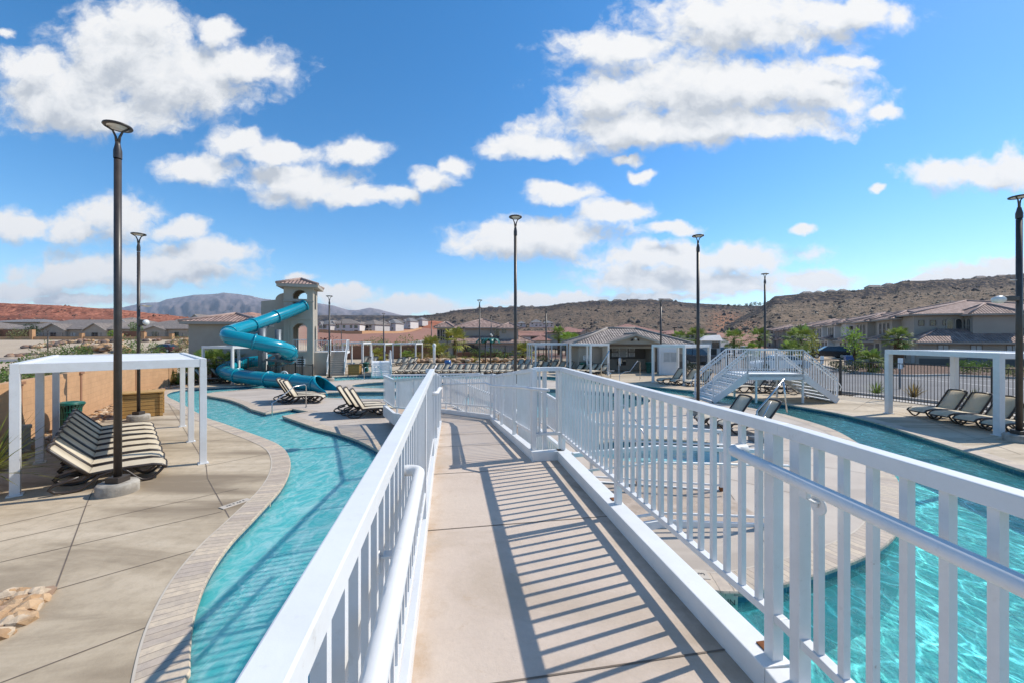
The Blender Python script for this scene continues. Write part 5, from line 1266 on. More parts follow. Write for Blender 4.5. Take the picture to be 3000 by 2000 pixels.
simple_house('rose roofed townhouse left of the long one, behind the cabana',1610,1735,1016,975,958,108,14,'stucco_grey','roof_red',GRR,5,True,gab=[(1700,1735,1.2)])
simple_house('low rose roofed wing before the second townhouse row',1668,1735,1018,1000,986,98,8,'stucco_grey','roof_red',GRR,2)
simple_house('distant rose roofed terrace right of the restroom roof',1945,2040,1008,980,968,150,16,'stucco_grey','roof_red',GRR,5,True)
simple_house('last pale rose terrace before the mesa gully',2035,2100,1002,976,967,190,16,'stucco_grey','roof_red',GRR,3,True)
simple_house('small rose roofed house right of the brown villa',1530,1610,1012,985,972,125,14,'stucco_light','roof_red',GRR,4,True)
simple_house('pale rose roofed house with low wing right behind the villa',1562,1612,1015,998,985,105,9,'stucco_light','roof_red',GRR,2)
# ---- grey roofed houses on the left
GL='ranch houses beyond the sand slope'
simple_house('long single storey ranch house with grey brown hip roof and two gables',22,330,998,966,934,104,16,'stucco_grey','roof_grey',GL,7,gab=[(130,200,1.6),(255,318,1.7)])
simple_house('single storey ranch house right of the front lamp posts',345,572,994,965,937,106,15,'stucco_grey','roof_grey',GL,6,gab=[(430,490,0.9)])
simple_house('slate roofed house at the far left behind the long ranch house',-60,118,1000,945,934,132,14,'stucco_grey','roof_slate',GL,5)
simple_house('grey roofed two storey house between the two ranch houses',262,392,990,950,928,128,14,'stucco_light','roof_grey',GL,4,True,gab=[(345,385,1.6)])
simple_house('small white gabled house seen over the right ranch roof',490,548,975,948,940,150,10,'stucco_light','roof_slate',GL,2,gab=[(505,545,1.4)])
simple_house('cream two storey house with grey roof left of the slide tower',556,700,985,938,918,122,15,'stucco_light','roof_grey',GL,4,True,gab=[(556,600,1.8)])
simple_house('low grey roofed house at the extreme left edge',-300,-70,1000,962,936,108,16,'stucco_grey','roof_grey',GL,6)
# ---- houses centre left, stepping up the red slope
GM='two storey houses on the red slope right of the tower'
for i,(a,b,yb,ye,yr,Y,wm,rm,lab) in enumerate([
 (930,966,977,952,938,205,'stucco_light','roof_slate','white two storey house touching the tower on its right'),
 (966,1052,980,950,934,210,'stucco_light','roof_grey','wide pale two storey house with long glazed front'),
 (1046,1104,976,952,937,225,'stucco_light','roof_grey','pale house with brown grey roof right of the glazed one'),
 (1100,1135,972,949,936,250,'stucco_light','roof_grey','narrow tan roofed house in the middle of the slope row'),
 (1128,1160,969,948,935,275,'stucco_light','roof_slate','blue grey roofed house behind the far lamp post'),
 (1152,1182,965,945,933,300,'stucco_light','roof_grey','small house with beige roof high on the slope row'),
 (1174,1204,961,942,931,325,'stucco_light','roof_slate','slate roofed house third from the end of the slope row'),
 (1196,1222,957,940,930,350,'stucco_light','roof_slate','slate roofed house second from the end of the slope row'),
 (1216,1238,953,938,930,375,'stucco_light','roof_slate','last white house at the top end of the slope row')]):
    py_seed=10+i; simple_house(lab,a,b,yb,ye,yr,Y,13,wm,rm,GM,5 if i<5 else 3,True,rz=R((-14,8,-20,12,-9,15,-16,10,-12)[i]),gab=([(a+4,a+18,1.7)] if i in (0,1,2,4,6) else None))
for i,(a,b,yb,ye,yr,Y,lab) in enumerate([(1515,1540,958,948,941,330,'grey house on the terrace below the left mesa'),(1553,1590,957,946,935,320,'dark roofed white house on the terrace right of the villa'),(1588,1622,958,947,939,335,'white terrace house left of the rose roofs')]):
    py_seed=30+i; simple_house(lab,a,b,yb,ye,yr,Y,11,'stucco_light','roof_slate','white houses on the terrace below the mesa',3,True)
# ---- houses on the mesa rim
rim=[(1395,1415,902),(1425,1448,900),(1455,1475,899),(1487,1510,898),(1520,1542,897),(1549,1567,897),(1655,1682,889),(1690,1712,886),(1728,1745,882),(1752,1785,880),(1795,1826,879),(1842,1877,878),(1895,1918,878),(1935,1972,877)]
for i,(a,b,yt) in enumerate(rim):
    py_seed=50+i; Y=1265; simple_house(f'tiny beige house on the left mesa skyline, {ORD[i]} from the left',a,b,yt+8,yt+3.2,yt-2.2,Y,14,'stucco_tan','roof_grey','houses on the left mesa skyline',2)
rim2=[(2352,2388,861,855),(2392,2416,858,853),(2425,2455,855,850),(2462,2488,853,848),(2545,2592,842,836),(2597,2625,835,830),(2745,2766,823,820),(2768,2804,823,817),(2862,2900,815,809),(2925,2965,811,806)]
for i,(a,b,yb,yt) in enumerate(rim2):
    py_seed=80+i; simple_house(f'tiny tan roofed house on the right mesa skyline, {ORD[i]} from the left',a,b,yb+4,yb-0.5,yt-1.5,735,10,'stucco_tan','roof_taupe','houses on the right mesa skyline',2)
# ---- yard walls
def wall_run(name,label,pts,h,th,m,zf,pil=None,pilm=None,cap=0.0,group=None,cat='wall',pw=0.4,gap=0.0):
    t=thing(name,label,cat,(pts[0][0],pts[0][1],zf(*pts[0])),0,group); mb=MB(); P=[Vector(p) for p in pts]
    u=0
    for a,b in zip(P,P[1:]):
        L=(b-a).length; d=(b-a)/L; n=Vector((d.y,-d.x))*th/2; k=max(1,int(L/6))
        for i in range(k):
            p=a+(b-a)*(i/k); q=a+(b-a)*((i+1)/k); zp=zf(p.x,p.y); zq=zf(q.x,q.y); l=(q-p).length
            for sg in (1,-1):
                c,dd=(p+n*sg,q+n*sg) if sg>0 else (q+n*sg,p+n*sg); zc,zd=(zp,zq) if sg>0 else (zq,zp)
                uu=(u,u+l) if sg>0 else (u+l,u)
                mb.face([(c.x,c.y,zc-0.2),(dd.x,dd.y,zd-0.2),(dd.x,dd.y,zd+h),(c.x,c.y,zc+h)],[(uu[0],-0.2),(uu[1],-0.2),(uu[1],h),(uu[0],h)])
            A,B,C,D=p+n,q+n,q-n,p-n
            mb.face([(A.x,A.y,zp+h),(B.x,B.y,zq+h),(C.x,C.y,zq+h),(D.x,D.y,zp+h)],[(u,0),(u+l,0),(u+l,th),(u,th)]); u+=l
    for e,d in ((P[0],P[1]-P[0]),(P[-1],P[-1]-P[-2])):
        d=d.normalized(); n=Vector((d.y,-d.x))*th/2; z=zf(e.x,e.y); a,b=e-n,e+n; mb.face([(a.x,a.y,z-.2),(b.x,b.y,z-.2),(b.x,b.y,z+h),(a.x,a.y,z+h)],[(0,0),(th,0),(th,h),(0,h)])
    mb.build('block_wall',M[m],t,world=True)
    if pil:
        for q,ph in pil:
            pm=MB(); z=zf(*q[:2]); pm.box((q[0],q[1],z+ph/2-0.1),(pw,pw,ph+0.2),q[2] if len(q)>2 else 0); pm.box((q[0],q[1],z+ph+0.03),(pw+0.08,pw+0.08,0.06),q[2] if len(q)>2 else 0); pm.build('pilaster',M[pilm or m],t,world=True)
    return t
M['pilaster']=mat('pilaster_block',(0.30,0.15,0.085),(0.26,0.13,0.07),2,0.9,0.3,30)
flat=lambda x,y:0.0
wt_=wall_run('block_wall','orange split block wall running behind the left loungers to the palms',[tuple(p) for p in WALL],1.72,0.2,'block',flat)
# expansion joint columns with little caps on the pool face
tt=[(1,0.02),(2,0.0),(2,0.86),(3,0.52),(3,0.98)]
for i,k in tt:
    a=WALL[i];b=WALL[i+1] if i+1<len(WALL) else WALL[i]; c=a.lerp(b,k); d=(b-a).normalized(); n=Vector((d.y,-d.x)); q=c+n*0.105
    m2=MB(); m2.box((q.x,q.y,0.84),(0.13,0.03,1.68),math.atan2(d.y,d.x)); m2.box((q.x+n.x*.02,q.y+n.y*.02,1.66),(0.30,0.06,0.07),math.atan2(d.y,d.x)); m2.build('joint_cover',M['pilaster'],wt_,world=True)
fy=94.0
def P_(px,Y=fy): return ((px-1500)/F*Y,Y)
wall_run('yard_wall','low orange yard wall with pillars and railing before the ranch houses',[P_(-250),P_(95,93),P_(240),P_(420),P_(600,96),P_(640,98)],0.75,0.25,'block',hgt,[((*P_(95,93),0),2.3),((*P_(240),0),1.5),((*P_(354),0),1.4),((*P_(422),0),1.7),((*P_(503),0),1.4),((*P_(566,95),0),1.4)],'block',pw=0.7)
wall_run('yard_wall','brown taller yard wall at the far left edge behind the sage bush',[P_(-260,95.5),P_(90,95.5)],2.4,0.25,'block_red',hgt)
wall_run('yard_wall','short brown yard wall between the two ranch houses',[P_(360,95.5),P_(425,95.5)],2.0,0.25,'block_red',hgt)
wall_run('back_wall','brown block wall behind the far cabanas and planting',[P_(950,57),P_(1005,57),P_(1290,59)],1.85,0.2,'block_red',flat,None)
wall_run('yard_wall','pale orange wall on the red slope below the two storey houses',[P_(935,190),P_(1060,192),P_(1160,235),P_(1235,330)],1.3,0.25,'block',hgt)
wall_run('planter_wall','low stone wall along the red court before the villa',[P_(1340,63),P_(1490,62.5)],0.75,0.4,'block_red',flat)
# ================================================================ TOWER AND SLIDE
tw=thing('slide_tower','beige stucco slide tower with arched openings and tiled hip roof','tower',(-15.64,31.3,0),R(18))
def arched_panel(mb,x0,x1,z0,z1,openings,y,th,axis='x',n=12):
    """wall with arched holes; built as strips. openings: (xa,xb,zb,zspring) sorted, arch radius=(xb-xa)/2"""
    X=x0
    def bx(a,b,c,d):
        if b-a>1e-4 and d-c>1e-4:
            if axis=='x': mb.box(((a+b)/2,y+th/2,(c+d)/2),(b-a,th,d-c))
            else: mb.box((y-th/2,(a+b)/2,(c+d)/2),(th,b-a,d-c))
    cols={}
    for (a,b,zb,zs) in openings: cols.setdefault((a,b),[]).append((zb,zs))
    for (a,b) in sorted(cols):
        bx(X,a,z0,z1); X=b; r=(b-a)/2; ops=sorted(cols[(a,b)]); prev=None
        for k in range(n):
            xa=a+(b-a)*k/n; xb=a+(b-a)*(k+1)/n; xm=(xa+xb)/2; z=z0
            for zb,zs in ops:
                arch=zs>0
                top=abs(zs)+(math.sqrt(max(0,r*r-(xm-(a+b)/2)**2)) if arch else 0)
                bx(xa,xb,z,zb); z=top
            bx(xa,xb,z,z1)
    bx(X,x1,z0,z1)
w=MB(); Wd,Dp,Ht=2.05,2.3,6.95; th_=0.26
arched_panel(w,-Wd,0,0,Ht,[(-1.42,-0.42,1.85,3.55),(-1.42,-0.42,5.55,-5.72),(-1.42,-0.42,5.95,6.15)],0,th_)
arched_panel(w,-Wd,0,0,Ht,[(-1.42,-0.42,1.85,3.55),(-1.42,-0.42,5.55,-5.72),(-1.42,-0.42,5.95,6.15)],Dp-th_,th_)
arched_panel(w,th_,Dp-th_,0,Ht,[(0.75,1.55,1.85,3.5),(0.75,1.55,5.2,6.1)],0,th_,'y')
arched_panel(w,th_,Dp-th_,0,Ht,[(0.75,1.55,1.85,3.5),(0.75,1.55,5.2,6.1)],-Wd+th_,th_,'y')
w.box((-Wd/2,Dp/2,1.75),(Wd-2*th_,Dp-2*th_,0.15)); w.box((-Wd/2,Dp/2,4.9),(Wd-2*th_,Dp-2*th_,0.15))
w.box((-Wd/2,-0.02,5.78),(Wd+0.10,0.08,0.10)); w.box((-0.97,-0.015,3.3),(0.0,0.0,0.0)) if False else None
w.box((-1.56,-0.03,2.0),(0.0,0.0,0.0)) if False else None
w.build('wall',M['stucco_tan'],tw,bevel=0.01)
# raised frame round the lower recess
f=MB(); f.box((-0.97+0.05,-0.035,4.42),(1.62,0.07,0.14)); f.box((-1.70,-0.035,2.6),(0.12,0.07,3.5)); f.build('wall_frame',M['stucco_tan'],tw)
rf=MB();cp=MB();ev=MB(); r=hip(rf,-Wd,0,0,Dp,7.08,0.55,0.42,cp); eave(ev,r,7.08,0.24); q=rf.build('roof',M['roof_brown'],tw); cp.build('ridge_tiles',M['roof_brown_cap'],q); ev.build('eaves',M['trim'],q)
f=MB(); f.box((-0.85,-0.03,1.05),(0.62,0.05,0.58)); o=f.build('vent_frame',M['white_matte'],tw); f=MB()
for i in range(3): f.box((-0.85,-0.06,0.90+0.16*i),(0.46,0.02,0.09))
f.build('louvre',M['black'],o)
def rail_panel(parent,a,b,z0a,z0b,h=1.02,pitch=0.12,name='railing',m='white',tr=0.05,post=True,mid=False):
    """top rail + balusters as one railing piece (part)"""
    a=Vector(a);b=Vector(b);mb=MB(); L=(b-a).length; n=max(1,int(L/pitch)); d=(b-a)/L; ang=math.atan2(d.y,d.x)
    mb.bar((a.x,a.y,z0a+h),(b.x,b.y,z0b+h),tr,tr); mb.bar((a.x,a.y,z0a+0.10),(b.x,b.y,z0b+0.10),tr*0.7,tr*0.7)
    if mid: mb.bar((a.x,a.y,z0a+h-0.16),(b.x,b.y,z0b+h-0.16),tr*0.7,tr*0.7)
    for i in range(n+1):
        p=a.lerp(b,i/n); z=z0a+(z0b-z0a)*i/n; s=0.055 if (post and i in (0,n)) else 0.022
        lo=z+(0.0 if s>0.05 else 0.10); mb.box((p.x,p.y,(lo+z+h)/2),(s,s,z+h-lo),ang)
    return mb.build(name,M[m],parent)
rail_panel(tw,(-1.42,0.12),(-0.42,0.12),1.85,1.85,0.95)
# left wing: stepped parapet wall with scooped top, and the pump house
w=MB(); prof=[(-3.75,2.0),(-2.05,2.0),(-2.05,6.45)]
for k in range(9): a=PI/2*k/8; prof.append((-2.05-0.72*math.sin(a),5.9+0.55*math.cos(a)) if k else (-2.2,6.45))
prof+=[(-3.75,5.75)]
w.extrude(prof,0.75,1.1); w.box((-3.6,1.6,2.9),(0.3,1.6,5.7)); w.box((-2.9,0.95,0.9),(1.7,0.4,1.9)); w.build('parapet_wall',M['stucco_tan'],tw)
ph=thing('pump_house','low beige pump house with tiled roof behind the blue slide','building',(-15.64,31.3,0),R(18))
w=MB(); boxwall(w,-8.6,-3.9,1.2,6.0,0,4.0); w.build('wall',M['stucco_tan'],ph)
rf=MB();cp=MB();ev=MB(); r=hip(rf,-8.6,-3.9,1.2,6.0,4.15,0.75,0.45,cp); eave(ev,r,4.15,0.2); q=rf.build('roof',M['roof_brown'],ph); cp.build('ridge_tiles',M['roof_brown_cap'],q); ev.build('eaves',M['trim'],q)
# platform right of the tower with stairs
w=MB(); boxwall(w,0.0,1.05,0.55,3.4,0,1.78); w.build('platform_wall',M['stucco_tan'],tw)
w=MB(); boxwall(w,0.0,2.35,1.9,4.6,1.62,1.8); w.build('platform',M['white_matte'],tw)
rail_panel(tw,(0.05,0.6),(1.02,0.6),1.78,1.78,0.95); rail_panel(tw,(1.04,4.5),(2.3,4.5),1.8,1.8,0.95); rail_panel(tw,(2.3,4.5),(2.3,1.95),1.8,1.8,0.95)
def stair(parent,x0,x1,ya,yb,za,zb,n,m='white_matte',name='step'):
    """flight between ya (low) and yb (high) along local y"""
    s=MB()
    for i in range(n):
        z=za+(zb-za)*(i+1)/n; y=ya+(yb-ya)*(i+0.5)/n; s.box(((x0+x1)/2,y,z-0.02),(x1-x0,abs(yb-ya)/n*1.02,0.045)); s.box(((x0+x1)/2,y-(yb-ya)/n*0.5,z-(zb-za)/n*0.5-0.02),(x1-x0,0.015,(zb-za)/n*0.75))
    return s.build(name,M[m],parent)
stair(tw,1.1,2.3,-0.55,1.95,0,1.8,11,'trim')
for x in (1.07,2.33):
    s=MB(); s.bar((x,-0.6,0.05),(x,1.95,1.75),0.05,0.28); s.build('stringer',M['white'],tw); rail_panel(tw,(x,-0.5),(x,1.95),0.1,1.8,0.98,0.11)
# ------------------------------------------------ the slide
P=[((890,896),31.2),((845,915),30.1),((800,931),29.0),((760,946),27.8),((725,958),26.7),((694,967),25.8),((676,974),25.1),((668,981),24.6),((674,987),24.25),((695,992),24.2),((735,999),24.4),((790,1011),24.9),((822,1018),25.4),((844,1027),26.1),((853,1038),27.1),((846,1046),28.2),((826,1051),28.9),((790,1055),29.3),((735,1060),29.3),((697,1066),28.8),((670,1074),27.9),((658,1083),26.8),((664,1091),25.8),((690,1098),25.1),((740,1105),24.6),((800,1111),24.0),((865,1117),23.2),((927,1124),22.4)]
pts=[At(q[0],q[1],Y) for q,Y in P]
def catmull(p,k=5):
    out=[]
    for i in range(len(p)-1):
        a=p[max(i-1,0)];b=p[i];c=p[i+1];d=p[min(i+2,len(p)-1)]
        for j in range(k):
            t=j/k; out.append(0.5*((2*b)+(c-a)*t+(2*a-5*b+4*c-d)*t*t+(3*b-a-3*c+d)*t**3))
    out.append(p[-1]); return out
path=catmull(pts,5)
sl=thing('water_slide','teal enclosed water slide tube zigzagging down from the tower to the splash pool','water slide',(-16.9,26.9,0))
RT=0.43
mb=MB(); mb.tube(path,RT,22,caps=False); mb.build('tube',M['teal'],sl,world=True,solid=0.02)
# bolted flanges and side seams
fl=MB(); segs=[0]; acc=0
for i in range(1,len(path)):
    acc+=(path[i]-path[i-1]).length
    if acc>2.25 or i==len(path)-1: segs.append(i); acc=0
for i in segs:
    a=path[max(i-1,0)]; b=path[min(i+1,len(path)-1)]; t=(b-a).normalized(); c=path[i]
    f=MB(); f.tube([c-t*0.05,c-t*0.049,c+t*0.049,c+t*0.05],[RT+0.002,RT+0.065,RT+0.065,RT+0.002],24,caps=False); f.build('flange',M['teal'],sl,world=True)
sm=MB()
for sg in (1,-1):
    line=[]
    for i in range(len(path)):
        a=path[max(i-1,0)]; b=path[min(i+1,len(path)-1)]; t=(b-a).normalized(); s=t.cross(Vector((0,0,1))).normalized(); line.append(path[i]+s*sg*(RT+0.006))
    sm.tube(line,0.016,6)
sm.build('seam',M['teal_dark'],sl,world=True)
# open flume at the mouth
end=path[-1]; t=(path[-1]-path[-2]); t.z*=0.5; t.normalize(); side=t.cross(Vector((0,0,1))).normalized(); up=side.cross(t)
fm=MB(); n=16; rows=[]
for j in range(7):
    k=j/6; c=end+t*(1.35*k)+Vector((0,0,-0.10*k-0.10*k*k)); row=[]; hi=R(80)*(1-k)**2.4-R(8)*k
    r=RT*(1+0.10*k)
    for i in range(n+1):
        a=-(PI/2+hi)+(PI+2*hi)*i/n; row.append(c+side*(math.sin(a)*r)+Vector((0,0,-1))*(math.cos(a)*r))
    rows.append(row)
for j in range(6):
    for i in range(n): fm.face([rows[j][i],rows[j][i+1],rows[j+1][i+1],rows[j+1][i]],smooth=True)
fo=fm.build('flume',M['teal'],sl,world=True); sd=fo.modifiers.new('s','SOLIDIFY'); sd.thickness=0.035; sd.offset=1
lip=MB(); lip.tube([r[0] for r in rows],0.03,8); lip.tube([r[-1] for r in rows],0.03,8); lip.tube(rows[-1],0.025,8); lip.build('flume_lip',M['teal'],sl,world=True)
# support column, arms and struts
c0=Vector(((768-1500)/F*26.9,26.9,0))
sp_=MB(); sp_.tube([c0,c0+Vector((0,0,3.55))],0.24,18); sp_.tube([c0+Vector((0.55,0.9,0)),c0+Vector((0.55,0.9,3.5))],0.2,16); sp_.build('support_column',M['steel_grey'],sl,world=True)
def arm(i,z):
    q=path[i]; m=MB(); m.bar(c0+Vector((0,0,z)),q+Vector((0,0,-RT-0.05)),0.14,0.16); m.bar(c0+Vector((0,0,max(0.2,z-0.9))),q+Vector((0,0,-RT-0.1)),0.07,0.09); m.box(tuple(q+Vector((0,0,-RT-0.02))),(0.6,0.6,0.06)); m.build('support_arm',M['steel_grey'],sl,world=True)
for i,z in ((12,3.4),(22,3.3),(57,2.2),(70,1.5),(92,0.95),(105,0.7)): arm(min(i,len(path)-1),z)
for i in (118,131):
    q=path[i]; m=MB(); m.tube([(q.x,q.y,0),(q.x,q.y,q.z-RT)],0.06,10); m.build('support_leg',M['steel_grey'],sl,world=True)
# low black picket fence under the slide
def picket(name,label,pts,zf,h,pitch=0.115,group=None,pitch_post=2.4,r=0.016,tr=0.035):
    t=thing(name,label,'fence',(pts[0][0],pts[0][1],zf(*pts[0])),0,group); P=[Vector(p) for p in pts]; pm=MB(); rl=MB()
    for a,b in zip(P,P[1:]):
        L=(b-a).length; n=max(1,int(round(L/pitch))); d=(b-a)/L; ang=math.atan2(d.y,d.x); za,zb=zf(*a),zf(*b)
        for z in (h-0.03,0.12): rl.bar((a.x,a.y,za+z),(b.x,b.y,zb+z),tr,tr)
        for i in range(n):
            p=a.lerp(b,(i+.5)/n); z=za+(zb-za)*(i+.5)/n; pm.box((p.x,p.y,z+h/2),(r,r,h),ang)
        k=max(1,int(round(L/pitch_post)))
        for i in range(k+1):
            p=a.lerp(b,i/k); q=MB(); z=za+(zb-za)*i/k; q.box((p.x,p.y,z+h/2+0.02),(0.065,0.065,h+0.05),ang); q.build('post',M['black'],t,world=True)
    pm.build('picket_panel',M['black'],t,world=True); rl.build('rail',M['black'],t,world=True); return t
picket('picket_fence','low black picket fence round the slide support column',[(-14.9,24.6),(-16.2,26.4),(-15.2,28.0),(-13.4,26.8)],flat,1.15,0.13)
picket('picket_fence','black picket fence between the tower foot and the slide',[(-20.5,27.6),(-17.6,29.9),(-16.3,31.0)],flat,1.5,0.13)
picket('picket_fence','tall black picket fence along the street on the right',[(13.7,25.3),(16.9,20.5),(17.75,18.75),(18.6,15.4),(19.9,11.0),(21.1,5),(22.2,-4)],flat,1.78,0.115,None,2.45)
picket('picket_fence','black picket fence between the restroom and the street',[(13.6,33.2),(13.0,27.6),(13.7,25.3)],flat,1.7,0.13)
picket('picket_fence','black fence behind the loungers left of the restroom',[(-7.5,60.2),(-1,60.0),(3,55),(6.0,41.5)],flat,1.75,0.16)
picket('picket_fence','black fence before the villa and its stone wall',[P_(1290,64.8),P_(1400,64.8),P_(1555,64)],flat,1.8,0.17)
picket('picket_fence','thin black railing on the low wall of the ranch houses',[P_(100,94.2),P_(240,94.3),P_(352,94.3)],lambda x,y:hgt(x,y)+0.7,0.9,0.3)
picket('picket_fence','thin black railing on the low wall right of the lamp posts',[P_(425,94.3),P_(503,94.8),P_(566,95.5)],lambda x,y:hgt(x,y)+0.7,0.9,0.3)
# ================================================================ LAMP POSTS
def lamp(loc,h,label,r=0.052,foot=True,base_r=0.32):
    t=thing('lamp_post',label,'lamp post',loc,0,'dark bronze lamp posts round the pools')
    if foot: MB().lathe([(0.0,0.20),(base_r-0.03,0.20),(base_r,0.17),(base_r,-0.02)],(0,0,0),28).build('concrete_footing',M['concrete_foot'],t)
    z0=0.2 if foot else 0.0
    MB().box((0,0,z0+0.055),(0.25,0.25,0.11)).build('base_plate',M['bronze'],t,bevel=0.01)
    MB().tube([(0,0,z0+0.1),(0,0,h-0.62)],[r*1.08,r],16).build('pole',M['bronze'],t)
    hd=MB(); hd.lathe([(r*1.14,h-0.60),(r*1.14,h-0.46),(r*0.80,h-0.36),(r*0.62,h-0.29),(0.0,h-0.28)],(0,0,0),16)
    for a in (R(20),R(200)):
        c,s=math.cos(a),math.sin(a); hd.tube([(c*0.012,s*0.012,h-0.32),(c*0.03,s*0.03,h-0.19),(c*0.075,s*0.075,h-0.08),(c*0.18,s*0.18,h-0.012)],[0.026,0.02,0.016,0.018],8)
    hd.lathe([(0.155,h-0.010),(0.205,h-0.016),(0.218,h+0.0),(0.21,h+0.022),(0.14,h+0.034),(0.0,h+0.038)],(0,0,0),32)
    hd.build('lamp_head',M['bronze'],t)
    MB().lathe([(0.0,h-0.006),(0.158,h-0.006),(0.158,h-0.014),(0.0,h-0.014)],(0,0,0),28).build('lens',M['lens'],t)
    return t
def lampat(px,ytop,pyb=None,Y=None,label='',**k):
    if Y is None: Y=F*HC/(pyb-H0)
    X=(px-1500)/F*Y; h=HC-(ytop-H0)/F*Y; zb=k.pop('zb',0.0)
    return lamp((X,Y,zb),h-zb,label,**k)
lampat(345,372,1441,None,'nearest dark lamp post on a round concrete footing beside the left loungers',r=0.056,base_r=0.31)
l2=lampat(406,687,1229,None,'second lamp post at left, beside the wooden towel bin, with speaker and dish',r=0.047)
lampat(1510,637,None,13.1,'dark lamp post standing alone in the middle behind the ramp guard',r=0.05)
lampat(2045,692,None,15.3,'lamp post in front of the stair bridge left flight',r=0.056)
lampat(2241,803,None,24.6,'lamp post rising behind the stair bridge landing',r=0.057)
l6=lampat(2986,578,1291,None,'lamp post at the right edge with flood light and dish',r=0.066)
lampat(965,868,1114,None,'lamp post between the slide mouth and the tower stairs',r=0.052)
lampat(1405,880,1097,None,'lamp post in front of the back row of loungers',r=0.055)
lampat(1124,919,1060,None,'lamp post behind the small white stairs at the left back',r=0.075,foot=False)
lampat(1600,902,1070,None,'lamp post behind the left cabana frame',r=0.075,foot=False)
lampat(1936,877,1095,None,'lamp post in front of the restroom right side',r=0.07)
lampat(1000,940,None,86,'thin distant lamp post on the slope right of the tower',r=0.08,foot=False,zb=0.0)
lampat(1264,936,None,62,'thin lamp post behind the white shower pole',r=0.07,foot=False)
lampat(140,967,None,50,'small black lamp post on the sand slope at far left',r=0.06,foot=False)
def gadgets(t,h,side):
    b=MB(); b.box((0.13*side,0,h),(0.2,0.14,0.22)); o=b.build('speaker',M['bronze'],t,bevel=0.02); b=MB(); b.lathe([(0,0.0),(0.09,0.02),(0.10,0.06),(0.09,0.12),(0,0.15)],(0,0,0),16); q=b.build('speaker_cone',M['lens'],o); q.location=(0.2*side,0,h+0.0); q.rotation_euler=(0,R(80)*side,0)
    b=MB(); b.tube([(0,0,h+0.62),(0.25*side,0,h+0.62)],0.012,6); b.lathe([(0.0,0.0),(0.09,0.015),(0.15,0.05)],(0.30*side,0,h+0.56),18); b.build('dish',M['lens'],t)
gadgets(l2,3.45,1.0)
b=MB(); b.box((-0.28,0,4.02-0.0),(0.4,0.16,0.14)); o=b.build('flood_light_body',M['bronze'],l6,bevel=0.02); b=MB(); b.lathe([(0,0),(0.09,0.03),(0.12,0.12),(0.08,0.3),(0,0.33)],(0,0,0),16); q=b.build('flood_light_lens',M['lens'],o); q.location=(-0.42,0,4.0); q.rotation_euler=(0,R(-95),0)
b=MB(); b.tube([(0,0,4.55),(-0.25,0,4.55)],0.012,6); b.lathe([(0.0,0.0),(0.1,0.012),(0.17,0.05)],(0,0,0),20); q=b.build('dish',M['lens'],l6); 
# court lights with cross arms, and distant poles
for i,(px,yt,Y,lab) in enumerate([(1635,970,72,'black court light with cross arm left of the restroom roof'),(1719,964,78,'black court light with cross arm before the rose roofs'),(1976,962,80,'black court light right of the restroom ridge')]):
    X=(px-1500)/F*Y; h=HC-(yt-H0)/F*Y; t=thing('court_light',lab,'court light',(X,Y,hgt(X,Y)),0,'court lights beyond the restroom'); h-=hgt(X,Y)
    MB().tube([(0,0,0),(0,0,h)],[0.10,0.07],10).build('pole',M['black'],t); MB().box((0,0,h),(1.5 if i<2 else 0.5,0.1,0.08)).build('cross_arm',M['black'],t)
    m=MB()
    for x in ((-0.6,0.6) if i<2 else (-0.2,0.2)): m.box((x,-0.1,h+0.08),(0.4,0.4,0.2))
    m.build('lamp_head',M['black'],t,bevel=0.03)
for i,(px,yt,Y,lab) in enumerate([(1310,967,57,'plain black post left of the tall yellow palm'),(1359,959,57,'plain black post right of the tall yellow palm'),(1439,925,60,'tall thin black post with globe lights before the villa'),(1478,1030,48,'short black post by the back loungers')]):
    X=(px-1500)/F*Y; h=HC-(yt-H0)/F*Y; t=thing('light_pole',lab,'pole',(X,Y,0),0,'thin black posts before the villa'); MB().tube([(0,0,0),(0,0,h)],[0.07,0.05],8).build('pole',M['black'],t)
    m=MB(); m.box((0,0,h),(0.3,0.15,0.1)); m.build('lamp_head',M['black'],t)
    if i==2:
        m=MB()
        for x,z in ((-0.05,3.45),(0.12,3.25)): m.lathe([(0,-0.14),(0.1,-0.1),(0.14,0),(0.1,0.1),(0,0.14)],(x,-0.15,z),12)
        m.build('globe',M['lens'],t)
# ================================================================ PERGOLAS
def pergola(loc,rz,label,nx,step,wid,h,post=0.13,beam=0.17,roof=True,group='white pergola frames round the pools'):
    """local x: long side (nx posts), y: width"""
    t=thing('pergola',label,'pergola',loc,rz,group); L=step*(nx-1)
    for i in range(nx):
        for y in (0,wid):
            m=MB(); m.box((i*step,y,(h-beam)/2),(post,post,h-beam)); o=m.build('post',M['white'],t,bevel=0.004); o2=MB().box((i*step,y,0.012),(post+0.07,post+0.07,0.024)).build('base_plate',M['white'],o)
    for y in (0,wid): MB().box((L/2,y,h-beam/2),(L+post,post*0.9,beam)).build('beam',M['white'],t,bevel=0.004)
    for x in (0,L): MB().box((x,wid/2,h-beam/2-0.004),(post*0.9,abs(wid)-post*0.9-0.004,beam-0.008)).build('beam',M['white'],t,bevel=0.004)
    if roof:
        m=MB(); m.box((L/2,wid/2,h-0.05),(L-post,abs(wid)-post,0.03)); m.build('canopy',M['white_matte'],t)
    return t
pergola((-7.19,9.27,0),math.atan2(0.725,-0.689),'large white pergola over the row of eight loungers at left',3,2.68,2.76,2.44,0.13,0.19)
p=thing  # keep helper name short
pergola((14.62,11.96,0),R(90),'white pergola over four loungers at right by the black fence',2,3.5,-2.55,2.47,0.17,0.17)
pergola((-20.0,25.8,0),R(-12.5),'white pergola behind the slide at far left, over two loungers',2,2.3,2.6,2.42,0.13,0.17)
